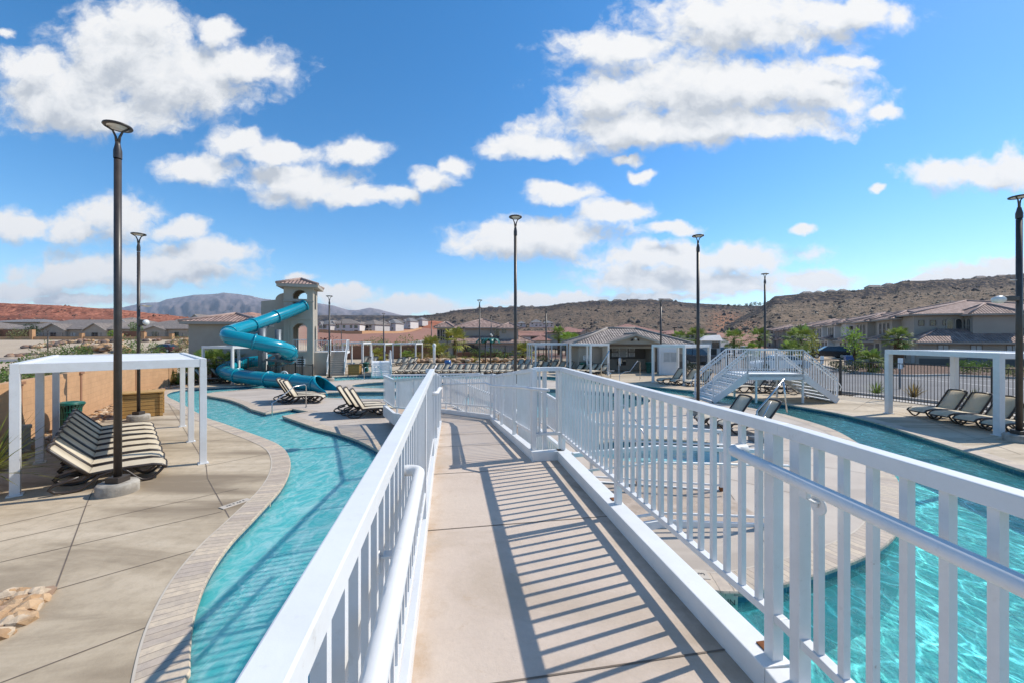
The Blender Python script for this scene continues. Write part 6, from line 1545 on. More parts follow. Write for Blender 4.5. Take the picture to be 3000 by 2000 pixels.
pergola((9.42,26.6,0),R(-57),'white pergola by the booth, left of the stair bridge',2,2.3,2.7,2.5,0.14,0.17)
pergola((6.08,30.8,0),R(27),'white cabana frame nearest the restroom signs',2,1.75,2.7,2.48,0.13,0.17)
pergola((2.15,36.2,0),R(5),'white cabana frame left of the restroom building',2,2.9,2.7,2.45,0.13,0.17)
pergola((1.75,40.5,0),R(2),'white cabana frame at the far left end by the yellow palm',2,2.3,2.6,2.4,0.12,0.16)
pergola((-13.9,46.5,0),R(-4),'white cabana frame left of the small white stairs',2,2.7,2.6,2.35,0.13,0.17)
pergola((-17.2,40.5,0),R(3),'white cabana frame right of the tower stairs',2,2.0,2.6,2.5,0.13,0.17)
pergola((-17.5,46.5,0),R(-4),'white cabana frame just behind the small white stairs',2,2.7,2.6,2.35,0.13,0.17)
# ================================================================ LOUNGERS
def make_lounger(loc,rz,label,group,back=42):
    t=thing('sun_lounger',label,'sun lounger',loc,rz,group); W2=0.30
    side=[(-0.22,0.315),(0.05,0.335),(0.40,0.345),(0.75,0.335),(0.90,0.30),(0.965,0.235)]
    cb,sb_=math.cos(R(back)),math.sin(R(back)); bs=[(-0.22-d*cb-0.0*d,0.315+d*sb_+0.05*d*(d-0.3)) for d in (0,0.28,0.56,0.76,0.82)]
    f=MB()
    for y in (-W2,W2): f.tube([(x,y,z) for x,z in side],0.032,8)
    f.tube([(0.965,-W2,0.235),(0.975,-W2+0.03,0.225),(0.975,W2-0.03,0.225),(0.965,W2,0.235)],0.024,8); f.bar((-0.22,-W2,0.30),(-0.22,W2,0.30),0.05,0.04); f.bar((0.35,-W2,0.31),(0.35,W2,0.31),0.04,0.03)
    f.build('frame',M['brown_frame'],t)
    s=MB(); 
    for (x0,z0),(x1,z1) in zip(side[:-1],side[1:]): s.face([(x0,-W2+.02,z0+.014),(x1,-W2+.02,z1+.014),(x1,W2-.02,z1+.014),(x0,W2-.02,z0+.014)],smooth=True)
    s.build('seat_sling',M['sling'],t)
    b=MB()
    for y in (-W2,W2): b.tube([(x,y,z) for x,z in bs[:-1]]+[(bs[4][0]+cb*0.02,y*0.95,bs[4][1]-sb_*0.02),(bs[4][0],y*0.80,bs[4][1])],0.033,8)
    b.tube([(bs[4][0],-W2*0.80,bs[4][1]),(bs[4][0]-cb*0.015,0,bs[4][1]+sb_*0.015),(bs[4][0],W2*0.80,bs[4][1])],0.033,8)
    bo=b.build('backrest',M['brown_frame'],t)
    s=MB(); q=bs[:-1]
    for (x0,z0),(x1,z1) in zip(q[:-1],q[1:]): s.face([(x0,-W2+.02,z0),(x1,-W2+.02,z1),(x1,W2-.02,z1),(x0,W2-.02,z0)],smooth=True)
    s.face([(q[3][0],-W2+.02,q[3][1]),(bs[4][0],-W2*0.80,bs[4][1]),(bs[4][0],W2*0.80,bs[4][1]),(q[3][0],W2-.02,q[3][1])],smooth=True)
    so_=s.build('sling',M['sling'],bo); sd=so_.modifiers.new('s','SOLIDIFY'); sd.thickness=0.006
    for y in (-W2,W2):
        m=MB(); m.tube([(0.28,y,0.33),(0.36,y,0.26),(0.50,y,0.10),(0.58,y,0.04),(0.66,y,0.025),(0.75,y,0.05),(0.86,y,0.15),(0.93,y,0.24),(0.955,y,0.25)],0.028,8); m.build('leg',M['brown_frame'],t)
        m=MB(); m.tube([(0.12,y,0.325),(-0.05,y,0.27),(-0.22,y,0.12),(-0.35,y,0.035),(-0.52,y,0.025),(-0.68,y,0.06),(-0.76,y,0.13),(-0.70,y,0.20),(-0.55,y,0.24),(-0.35,y,0.30)],0.028,8); m.build('leg',M['brown_frame'],t)
    return t
protos={}
def lounger(x,y,ang,label,group,z=0.0,back=52,sc=1.0):
    if back not in protos:
        protos[back]=make_lounger((x,y,z),ang,label,group,back); protos[back].scale=(sc,sc,sc); return protos[back]
    return dup(protos[back],(x,y,z),ang,label,group,sc)
fd=math.atan2(0.66,0.75)
for i in range(8):
    lounger(-8.13-0.518*i,7.97+0.53*i,fd+R(rnd.uniform(-2,2)),['nearest sun lounger, fully sunlit at the front of the left pergola row','second lounger from the front in the left pergola row, sunlit backrest','third lounger from the front in the left pergola row','fourth lounger from the front in the left pergola row','fifth lounger from the front in the left pergola row','sixth lounger from the front in the left pergola row','seventh lounger from the front in the left pergola row','last lounger of the left pergola row, beside the green bin'][i],'loungers under the left pergola',0.0,47,0.94)
for i in range(3): lounger(-9.5-0.42*i,17.95+0.45*i,R(13),f'lounger by the entry steps and handrail, {["front","middle","rear"][i]} one of three',"loungers beside the entry steps",0.0,58)
for i in range(3): lounger(-5.3-0.44*i,14.85+0.47*i,R(12),f'lounger on the point beside the ramp guard, {["front","middle","rear"][i]} one of three','loungers beside the ramp',0.0,58)
for i in range(4): lounger(15.85-0.03*i,14.75-0.80*i,R(184),['lounger under the right pergola, farthest of four','second farthest lounger under the right pergola','second nearest lounger under the right pergola','nearest lounger under the right pergola, behind the front post'][i],'loungers under the right pergola')
for i in range(3): lounger(-19.5+0.62*i,25.6+0.55*i,R(20),f'lounger left of the lowest slide bend, {["nearest","middle","farthest"][i]} of three','loungers left of the slide')
lounger(7.15,13.3,R(188),'lounger turned to the spa, left of the chrome pool lift','loungers by the spa'); lounger(7.45,12.35,R(184),'lounger beside the chrome pool lift by the spa','loungers by the spa')
for i in range(3): lounger(10.35+0.62*i,25.7-0.55*i,R(195),f'lounger under the pergola by the white booth, {["left","middle","right"][i]} one','loungers by the booth')
for i in range(3): lounger(13.0+0.85*i,21.6-0.15*i,R(185),f'lounger seen under the stair bridge, {["left","middle","right"][i]} one','loungers behind the stair bridge')
xs=[1170,1191,1212,1233,1255,1279,1299,1320,1341,1361,1382,1403,1425,1442,1464,1483,1503,1523,1545]
for i,px in enumerate(xs):
    Y=33.6-0.01*i; lounger((px-1500)/F*Y,Y,R(246)+R(rnd.uniform(-3,3)),f'{ORD[i]} lounger from the left in the long back row facing the pool','loungers in the long back row',0.0,39,0.88)
for i,(px,Y) in enumerate([(1162,42.5),(1180,43.5),(1198,42.5),(1172,46),(1190,46.5),(1208,45)]): lounger((px-1500)/F*Y,Y,R(250),f'lounger behind the left end of the back row, {ORD[i]} of six','loungers behind the back row, left end',0.0,39,0.9)
for i,(px,Y) in enumerate([(1500,40),(1521,40),(1540,40)]): lounger((px-1500)/F*Y,Y,R(248),f'lounger behind the right end of the back row, {ORD[i]} of three','loungers behind the back row, right end',0.0,39,0.9)
for i,(px,Y,a) in enumerate([(1560,36,240),(1575,38.5,240),(1590,36.2,238),(1600,39.5,240),(1615,36.5,238),(1622,40,240),(1640,36.5,235),(1662,36,230),(1690,33.6,222),(1709,33.5,220),(1727,33.2,218),(1758,32.2,215),(1742,33.0,216)]): lounger((px-1500)/F*Y,Y,R(a),f'lounger under the cabana frames left of the restroom, {ORD[i]} from the left','loungers under the cabanas',0.0,39,0.92)
for i,(px,Y) in enumerate([(1077,40.5),(1090,42),(1062,43)]): lounger((px-1500)/F*Y,Y,R(255),f'lounger beside the small white stairs, {ORD[i]} of three','loungers by the small stairs')
# ================================================================ STAIR BRIDGES
def stair_bridge(loc,rz,label):
    t=thing('stair_bridge',label,'footbridge',loc,rz,'white stair bridges over the lazy river'); Wd=1.85; X0,X1,X2,X3=-2.84,-1.25,1.26,2.84; H=1.3
    MB().box(((X1+X2)/2,Wd/2,H-0.06),(X2-X1,Wd,0.12)).build('deck',M['white_matte'],t)
    for y in (0.03,Wd-0.03):
        m=MB(); m.bar((X1-0.05,y,H-0.12),(X2+0.05,y,H-0.12),0.06,0.27); m.bar((X0+0.02,y,0.08),(X1,y,H-0.13),0.06,0.27); m.bar((X2,y,H-0.13),(X3-0.02,y,0.08),0.06,0.27); m.build('stringer',M['white'],t)
    for sg,(a,b) in ((1,(X0,X1)),(-1,(X3,X2))):
        s=MB(); n=7
        for i in range(n):
            z=H*(i+1)/(n+0.0); x=a+(b-a)*(i+0.5)/n; s.box((x,Wd/2,z-0.10),(abs(b-a)/n*1.05,Wd-0.14,0.045)); s.box((x-(b-a)/n*0.5,Wd/2,z-0.19),(0.02,Wd-0.14,0.10))
        s.build('steps',M['white_matte'],t)
    for y in (0.03,Wd-0.03):
        for a,b,za,zb in ((X0+0.05,X1,0.05,H),(X1,X2,H,H),(X2,X3-0.05,H,0.05)): rail_panel(t,(a,y),(b,y),za,zb,1.08,0.112,mid=(a!=X1))
        yy=y+0.09 if y<1 else y-0.09
        m=MB(); m.tube([(X0-0.16,yy,0.55),(X0-0.22,yy,0.72),(X0-0.12,yy,0.88),(X1,yy,H+0.86),(X1+0.3,yy,H+0.86)],0.02,8); m.build('handrail',M['white'],t); m=MB(); m.tube([(X3+0.16,yy,0.55),(X3+0.22,yy,0.72),(X3+0.12,yy,0.88),(X2,yy,H+0.86),(X2-0.3,yy,H+0.86)],0.02,8); m.build('handrail',M['white'],t)
    for x in (X1+0.4,X2): 
        for y in (0.05,Wd-0.05): MB().box((x,y,H/2-0.13),(0.07,0.07,H-0.26)).build('post',M['white'],t)
    return t
sb=stair_bridge((11.88,17.95,0),0.0,'white steel stair bridge arching over the right arm of the river')
dup(sb,(-9.95,32.7,0),R(109),'small white stair bridge seen end on, over the far arm of the river',None,0.8)
# underside railing of the ramp behind (closing panel)
# ================================================================ SMALL DECK THINGS
def bin_(loc,label,sc=1.0):
    t=thing('litter_bin',label,'litter bin',loc,0,'green slatted litter bins',sc); m=MB(); n=26
    for i in range(n):
        a=2*PI*i/n; c,s=math.cos(a),math.sin(a)
        q=[(0.24,0.05),(0.245,0.55),(0.27,0.74),(0.335,0.85)]
        for (r0,z0),(r1,z1) in zip(q,q[1:]): 
            w=R(4.6); p=[(r0*math.cos(a-w),r0*math.sin(a-w),z0),(r0*math.cos(a+w),r0*math.sin(a+w),z0),(r1*math.cos(a+w),r1*math.sin(a+w),z1),(r1*math.cos(a-w),r1*math.sin(a-w),z1)]; m.face(p)
    o=m.build('slats',M['green'],t); sd=o.modifiers.new('s','SOLIDIFY'); sd.thickness=0.008
    for r,z in ((0.25,0.10),(0.252,0.42),(0.258,0.62),(0.335,0.86)): MB().tube([(r*math.cos(a*PI/16),r*math.sin(a*PI/16),z) for a in range(32)],0.015,6,closed=True).build('hoop',M['green'],t)
    MB().lathe([(0.0,0.04),(0.21,0.04),(0.225,0.80),(0.215,0.80),(0.20,0.08),(0,0.08)],(0,0,0),24).build('liner',M['black'],t)
    MB().lathe([(0.31,0.865),(0.33,0.90),(0.20,0.93),(0.14,0.90)],(0,0,0),28).build('lid',M['green'],t)
    return t
q=G(205,1262); bin_((q.x,q.y,0),'green slatted litter bin at the far end of the left lounger row')
bin_((11.6,33.6,0),'green litter bin beside the white booth and lamp post')
bin_((6.1,34.2,0),'green litter bin behind the cabana loungers',0.9)
bin_((-12.7,34.6,0),'green bin at the foot of the tower stairs',0.9)
def towel_bin(loc,rz,label,w=0.95,d=0.7,h=0.95):
    t=thing('towel_bin',label,'towel bin',loc,rz,'wooden towel bins'); MB().box((0,0,h/2-0.03),(w-0.06,d-0.06,h-0.1)).build('body',M['wood'],t)
    for x in (-w/2+.03,w/2-.03):
        for y in (-d/2+.03,d/2-.03): MB().box((x,y,h/2-0.03),(0.09,0.09,h-0.06)).build('corner_post',M['wood'],t)
    MB().box((0,0,h-0.03),(w+0.08,d+0.08,0.05)).build('lid',M['wood'],t,bevel=0.005); return t
q=G(385,1224); towel_bin((q.x,q.y+0.45,0),R(38),'yellow wooden towel bin beside the second lamp post at left',1.15,0.8,0.93)
q=G(1040,1096); towel_bin((q.x,q.y,0),R(5),'wooden towel bin left of the small white stairs',0.85,0.7,0.85)
# white attendant booth
bt=thing('booth','white attendant booth with sliding window beside the restroom','booth',(12.55,31.9,0),R(-14)); 
MB().box((0,0.7,1.12),(1.45,1.4,2.24)).build('body',M['white_matte'],bt,bevel=0.01); MB().box((0,0.7,2.27),(1.6,1.55,0.08)).build('roof',M['white'],bt)
window(bt,(0.1,0.0,1.42),(0,-1),0.95,0.74,frame='white',pane='blind'); MB().box((-0.55,-0.01,1.0),(0.03,0.02,1.9)).build('door_jamb',M['white'],bt)
# life rings
def ring(loc,rz,label,pole=True):
    t=thing('life_ring',label,'life ring',loc,rz,'white life rings')
    m=MB(); m.tube([(0.30*math.cos(a*PI/14),0,0.95+0.30*math.sin(a*PI/14)) for a in range(28)],0.06,10,closed=True); m.build('ring',M['white'],t)
    m=MB(); m.box((0,0.08,0.62),(0.06,0.06,1.25)); m.build('stand',M['white'],t); return t
rg=ring(((832-1500)/F*25.8,25.8,-0.22),0,'white life ring on a stand behind the lowest slide run'); rg.scale=(0.8,0.8,0.8)
ring((9.1,33.6,0),R(70),'white life ring at the corner of the booth cabana')
# chrome hand rails into the water
def hrail(pts,label,r=0.02,m='chrome'):
    t=thing('pool_handrail',label,'handrail',(pts[0].x,pts[0].y,0),0,'stainless pool handrails'); MB().tube(pts,r,10).build('rail',M[m],t,world=True)
    f=MB()
    for p in (pts[0],pts[-1]):
        if p.z>-0.2: f.cyl((p.x,p.y,0.0),0.05,0.02,14)
    if f.f: f.build('flange',M[m],t,world=True)
    return t
a=G(797,1213,-0.05); b=G(897,1192); 
hrail([Vector((a.x,a.y,-0.6)),Vector((a.x,a.y,0.40)),a.lerp(b,0.10)+Vector((0,0,0.50)),a.lerp(b,0.62)+Vector((0,0,0.95)),a.lerp(b,0.95)+Vector((0,0,0.98)),Vector((b.x,b.y,0.90)),Vector((b.x,b.y,0))],'stainless handrail beside the entry steps of the left river')
a=Vector((7.35,27.2,0)); b=Vector((9.0,28.0,0))
hrail([Vector((a.x,a.y,-0.6)),Vector((a.x,a.y,0.45)),a.lerp(b,0.25)+Vector((0,0,0.62)),a.lerp(b,0.5)+Vector((0,0,0.65)),a.lerp(b,0.85)+Vector((0,0,1.3)),Vector((b.x,b.y,1.3)),Vector((b.x,b.y,0))],'stainless handrail at the far steps before the restroom')
q=[G(1850,1212),G(1870,1260),G(1858,1320,-0.1)]
hrail([Vector((3.3,13.2,0.0)),Vector((3.3,13.2,0.85)),Vector((3.45,12.9,0.95)),Vector((3.75,11.7,0.35)),Vector((3.9,11.2,-0.2)),Vector((3.9,11.2,-0.7))],'sloping stainless handrail going down into the spa')
for i,(x,y) in enumerate([(2.6,14.55),(4.0,15.5),(1.7,15.0)]): hrail([Vector((x,y,0)),Vector((x,y,0.82)),Vector((x+0.12,y+0.25,0.9)),Vector((x+0.3,y+0.7,0.55)),Vector((x+0.35,y+0.8,-0.6))],f'stainless grab rail at the main pool edge, {["middle","right","left"][i]} of three')
for i,(px,py) in enumerate([(1067,1112),(1099,1108)]):
    g=G(px,py); hrail([g,g+Vector((0,0,0.85)),g+Vector((0.1,0.3,0.9)),g+Vector((0.2,0.8,0.4)),g+Vector((0.22,0.9,-0.4))],f'thin grab rail by the kids pool, {["left","right"][i]} one')
# pool lift by the spa
pl=thing('pool_lift','chrome pool lift with diagonal arm beside the spa loungers','pool lift',(6.95,11.25,0),0)
m=MB(); m.tube([(0,0,0.0),(0,0,0.35)],0.07,12); m.box((0,0,0.06),(0.36,0.36,0.12)); m.build('base',M['steel_grey'],pl)
m=MB(); m.tube([(0,0,0.2),(0.0,0.05,0.85),(0.55,0.25,1.3),(1.0,0.4,1.72)],0.026,10); m.tube([(0.03,0.1,0.35),(0.5,0.2,1.1)],0.02,8); m.tube([(0.98,0.4,1.70),(1.04,0.4,1.2),(1.08,0.38,0.75)],0.022,10); m.build('arm',M['chrome'],pl)
m=MB(); m.tube([(-0.25,-0.35,0.05),(-0.22,-0.4,0.6),(-0.02,-0.35,0.75),(0.06,-0.35,0.4),(0.0,-0.35,0.05)],0.025,8); m.build('foot_loop',M['chrome'],pl)
# lifeguard / lift chair by far pool, left of restroom
ch=thing('lift_chair','pale blue pool lift chair with raised arm before the restroom','pool lift',(7.3,29.9,0),R(-20)); m=MB(); m.box((0.15,0,0.5),(0.42,0.42,0.06)); m.box((-0.06,0,0.8),(0.05,0.42,0.55)); m.build('seat',M['car_silver'],ch,bevel=0.01); m=MB(); m.tube([(0.1,0,0),(0.1,0,0.5)],0.05,8); m.tube([(-0.6,0.1,0.0),(-0.6,0.1,0.9),(0.0,0.1,2.0)],0.04,8); m.build('arm',M['chrome'],ch)
# white outdoor shower pole and play features at the back
sp2=thing('shower_pole','white shower pole standing behind the back loungers','shower',((1272-1500)/F*37,37,0),0); m=MB(); m.cyl((0,0,0),0.12,2.1,14); m.lathe([(0.12,2.1),(0.19,2.2),(0.12,2.4),(0,2.45)],(0,0,0),14); m.build('pole',M['white'],sp2); MB().lathe([(0,0),(0.38,0.0),(0.34,0.1),(0.16,0.55),(0.12,0.6)],(0,0,0),16).build('base',M['white'],sp2)
for i,(px,Y,m_,h,lab) in enumerate([(1312,38,'car_blue',0.85,'blue play barrel behind the back loungers'),(1352,38,'cloth_red',0.55,'red play barrel behind the back loungers')]):
    t=thing('play_barrel',lab,'play feature',((px-1500)/F*Y,Y,0),0,'coloured play barrels'); MB().lathe([(0,h),(0.28,h),(0.31,h*0.8),(0.31,h*0.2),(0.28,0),(0,0)],(0,0,0),18).build('barrel',M[m_],t); MB().lathe([(0.32,h*0.3),(0.335,h*0.34),(0.32,h*0.38)],(0,0,0),18).build('band',M['white'],t)
for i,(px,Y,lab) in enumerate([(1422,47,'left green umbrella shaped splash tree'),(1437,46,'right green umbrella shaped splash tree')]):
    t=thing('splash_tree',lab+' behind the back loungers','play feature',((px-1500)/F*Y,Y,0),0,'green splash trees'); MB().tube([(0,0,0),(0,0,2.6)],[0.09,0.07],10).build('post',M['bronze'],t)
    m=MB()
    for k in range(7):
        a=2*PI*k/7+i*0.4; d=Vector((math.cos(a),math.sin(a),0)); s=Vector((-d.y,d.x,0)); pr=[(0.05,2.72,0.10),(0.35,2.92,0.26),(0.75,2.86,0.32),(1.1,2.55,0.20),(1.25,2.3,0.04)]
        for (r0,z0,w0),(r1,z1,w1) in zip(pr,pr[1:]): m.face([d*r0-s*w0+Vector((0,0,z0)),d*r0+s*w0+Vector((0,0,z0)),d*r1+s*w1+Vector((0,0,z1)),d*r1-s*w1+Vector((0,0,z1))],smooth=True)
    o=m.build('leaves',M['green'],t); sd=o.modifiers.new('s','SOLIDIFY'); sd.thickness=0.02
# grey utility pedestal by the wall
ut=thing('utility_box','small tan utility pedestal against the orange wall','utility box',(-12.65,10.35,0),R(55)); MB().box((0,0,0.3),(0.18,0.18,0.6)).build('body',M['stucco_tan'],ut,bevel=0.01); MB().box((0,0,0.62),(0.22,0.22,0.08)).build('cap',M['stucco_tan'],ut)
# mailbox posts and small sign posts beyond the right fence
for i,(px,pyb,yt,Y,lab) in enumerate([(2636,0,1047,23.0,'white parking sign on a post behind the right fence'),(2407,0,1041,33.0,'small white sign post behind the stair bridge end')]):
    X=(px-1500)/F*Y; h=HC-(yt-H0)/F*Y; t=thing('street_sign',lab,'sign',(X,Y,0),0,'small signs along the street'); MB().box((0,0,h/2),(0.09,0.05,h)).build('post',M['steel_grey'],t); MB().box((0,-0.04,h-0.33),(0.30,0.02,0.62)).build('panel',M['sign_white'],t,bevel=0.01)
# bicycle behind the stair bridge
bk=thing('bicycle','dark bicycle parked behind the stair bridge','bicycle',((2292-1500)/F*20.6,20.6,0),R(-8))
for x in (-0.52,0.52):
    m=MB(); m.tube([(x+0.33*math.cos(a*PI/16),0,0.345+0.33*math.sin(a*PI/16)) for a in range(32)],0.02,8,closed=True); o=m.build('wheel',M['tyre'],bk); m=MB()
    for k in range(10): m.tube([(x,0,0.345),(x+0.31*math.cos(k*PI/5),0,0.345+0.31*math.sin(k*PI/5))],0.004,4)
    m.build('spokes',M['rim'],o)
m=MB(); A=(-0.52,0,0.345);B=(-0.08,0,0.30);C=(-0.22,0,0.82);D=(0.38,0,0.80);E=(0.52,0,0.345)
for p_,q_ in ((A,B),(A,C),(B,C),(C,D),(B,D),(D,E)): m.tube([p_,q_],0.018,8)
m.build('frame',M['black'],bk); MB().box((-0.24,0,0.90),(0.26,0.13,0.06)).build('saddle',M['black'],bk,bevel=0.02); MB().tube([(0.36,0,0.80),(0.33,0,0.98),(0.35,-0.28,1.0)],0.014,6).tube([(0.33,0,0.98),(0.35,0.28,1.0)],0.014,6).build('handlebar',M['black'],bk)
# ================================================================ VEHICLES
def car(loc,rz,label,paint,kind='sedan',sc=1.0,name='parked_car'):
    """local x forward, built from a side profile with tumblehome"""
    t=thing(name,label,'car',loc,rz,'parked cars',sc)
    if kind=='suv': L,Wc,belt=4.8,1.92,1.06; low=[(-2.38,.35),(-2.40,.75),(-2.36,1.02),(1.15,1.06),(2.1,0.98),(2.36,.82),(2.4,.40),(2.2,.28),(-2.2,.28)]; cab=[(-2.30,1.02),(-2.12,1.66),(-1.4,1.76),(0.15,1.74),(1.12,1.06)]
    elif kind=='pickup': L,Wc,belt=5.5,1.95,1.1; low=[(-2.75,.45),(-2.75,1.1),(1.2,1.12),(2.4,1.05),(2.7,.9),(2.72,.45),(2.5,.35),(-2.6,.35)]; cab=[(-0.95,1.1),(-0.75,1.82),(0.4,1.84),(1.25,1.1)]
    else: L,Wc,belt=4.5,1.8,0.92; low=[(-2.2,.32),(-2.25,.7),(-2.15,.92),(-1.6,.96),(0.95,.93),(1.9,.80),(2.2,.62),(2.22,.35),(2.0,.25),(-2.0,.25)]; cab=[(-1.75,.95),(-1.0,1.38),(-0.1,1.44),(0.4,1.36),(1.15,.92)]
    b=MB(); w=Wc/2
    def loft(prof,w0,w1,ztop,zbot):
        n=len(prof); f=lambda z: w0+(w1-w0)*max(0,min(1,(z-zbot)/(ztop-zbot+1e-6)))
        for i in range(n):
            p,q=prof[i],prof[(i+1)%n]; b.face([(p[0],-f(p[1]),p[1]),(q[0],-f(q[1]),q[1]),(q[0],f(q[1]),q[1]),(p[0],f(p[1]),p[1])])
        b.face([(p[0],-f(p[1]),p[1]) for p in prof]); b.face([(p[0],f(p[1]),p[1]) for p in reversed(prof)])
    loft(low,w*0.97,w,belt,0.25)
    zt=max(p[1] for p in cab); loft(cab,w*0.94,w*0.74,zt,belt)
    b.build('body',M[paint],t,bevel=0.035)
    g=MB(); f=lambda z: w*0.94+(w*0.74-w*0.94)*((z-belt)/(zt-belt))+0.012
    ins=[(p[0]*0.93+(-0.03),belt+0.05+(p[1]-belt)*0.80) for p in cab]
    mid=(ins[0][0]+ins[-1][0])/2-0.1
    for sg in (-1,1): g.face([(p[0],sg*f(p[1]),p[1]) for p in (ins if sg<0 else list(reversed(ins)))])
    g.build('side_window',M['glass'],t)
    for (p,q),nm in (((cab[-2],cab[-1]),'windscreen'),((cab[1],cab[0]),'rear_window')):
        m=MB(); p=Vector((p[0],0,p[1]));q=Vector((q[0],0,q[1])); a=p.lerp(q,0.1); c=p.lerp(q,0.9); n=Vector((0.02 if nm=='windscreen' else -0.02,0,0.02)); wa=w*0.70; wc=w*0.86
        m.face([(a.x+n.x,-wa,a.z+n.z),(c.x+n.x,-wc,c.z+n.z),(c.x+n.x,wc,c.z+n.z),(a.x+n.x,wa,a.z+n.z)]); m.build(nm,M['glass'],t)
    R_=0.36 if kind!='sedan' else 0.32
    for x in (-L*0.30,L*0.31):
        for sg in (-1,1):
            m=MB(); c=Vector((x,sg*(w-0.10),R_)); m.tube([c-Vector((0,0.11,0)),c+Vector((0,0.11,0))],R_,22); o=m.build('wheel',M['tyre'],t); m=MB(); c2=c+Vector((0,sg*0.105,0)); m.tube([c2,c2+Vector((0,sg*0.02,0))],R_*0.62,14); m.build('rim',M['rim'],o)
    for sg in (-1,1):
        MB().box((L/2-0.09 if kind!='pickup' else 2.66,sg*w*0.72,0.72),(0.08,0.32,0.13)).build('headlight',M['lens'],t,bevel=0.02); MB().box((-L/2+0.03 if kind!='pickup' else -2.74,sg*w*0.80,0.82),(0.06,0.2,0.18)).build('tail_light',M['cloth_red'],t,bevel=0.015)
    if kind=='suv':
        for sg in (-1,1): MB().bar((-1.9,sg*w*0.66,1.80),(0.0,sg*w*0.66,1.79),0.04,0.04).build('roof_rail',M['rim'],t)
    return t
ang1=math.atan2(e1.y,e1.x)
car(onray(2424,58.5,0.1),R(155),'large black estate car parked on the townhouse drive','car_dark','suv')
car(onray(2278,36.5,0.06),R(172),'white car seen through the stair bridge railing','car_white','sedan')
car(onray(2035,44.5,0.06),R(12),'dark pickup parked between the booth and the stair bridge','car_grey','pickup')
car(onray(484,66,0.06),R(174),'small maroon car on the street behind the left shrubs','car_red','sedan')
car(onray(2180,78,0.06),ang1,'silver car far up the street among the palms','car_silver','sedan')
car(onray(2120,70,0.06),ang1,'dark car far up the street behind the tan shed','car_dark','sedan')
car(onray(2052,66,0.06),R(10),'blue car behind the restroom roof end','car_blue','sedan')
bn=thing('wheelie_bin','blue wheeled bin beside the townhouse garage','bin',onray(2487,41.5,0.12),R(-25)); m=MB(); m.mesh([(-.3,-.3,0.1),(.3,-.3,0.1),(.3,.3,0.1),(-.3,.3,0.1),(-.36,-.36,1.0),(.36,-.36,1.0),(.36,.36,1.0),(-.36,.36,1.0)],[(3,2,1,0),(4,5,6,7),(0,1,5,4),(1,2,6,5),(2,3,7,6),(3,0,4,7)]); m.build('body',M['car_blue'],bn,bevel=0.02); MB().box((0,0,1.04),(0.78,0.78,0.08)).build('lid',M['car_blue'],bn,bevel=0.02)
sh_=thing('shed','tan stucco shed with sloping roof between the restroom and the stair bridge','shed',onray(2084,46,0),R(-20)); m=MB(); m.box((0,1.2,1.35),(1.9,2.4,2.7)); m.build('wall',M['stucco_light'],sh_); m=MB(); m.mesh([(-1.15,-.3,2.7),(1.15,-.3,2.7),(1.15,2.7,2.75),(-1.15,2.7,2.75),(-0.5,1.0,3.25),(1.0,1.0,3.35),(1.0,2.6,3.35),(-0.5,2.6,3.25)],[(3,2,1,0),(4,5,6,7),(0,1,5,4),(1,2,6,5),(2,3,7,6),(3,0,4,7)]); m.build('roof',M['stucco_light'],sh_); MB().box((0.45,-0.02,2.2),(0.75,0.05,0.7)).build('window',M['glass'],sh_); MB().box((0.2,-0.02,0.9),(0.7,0.05,1.8)).build('door',M['black'],sh_)
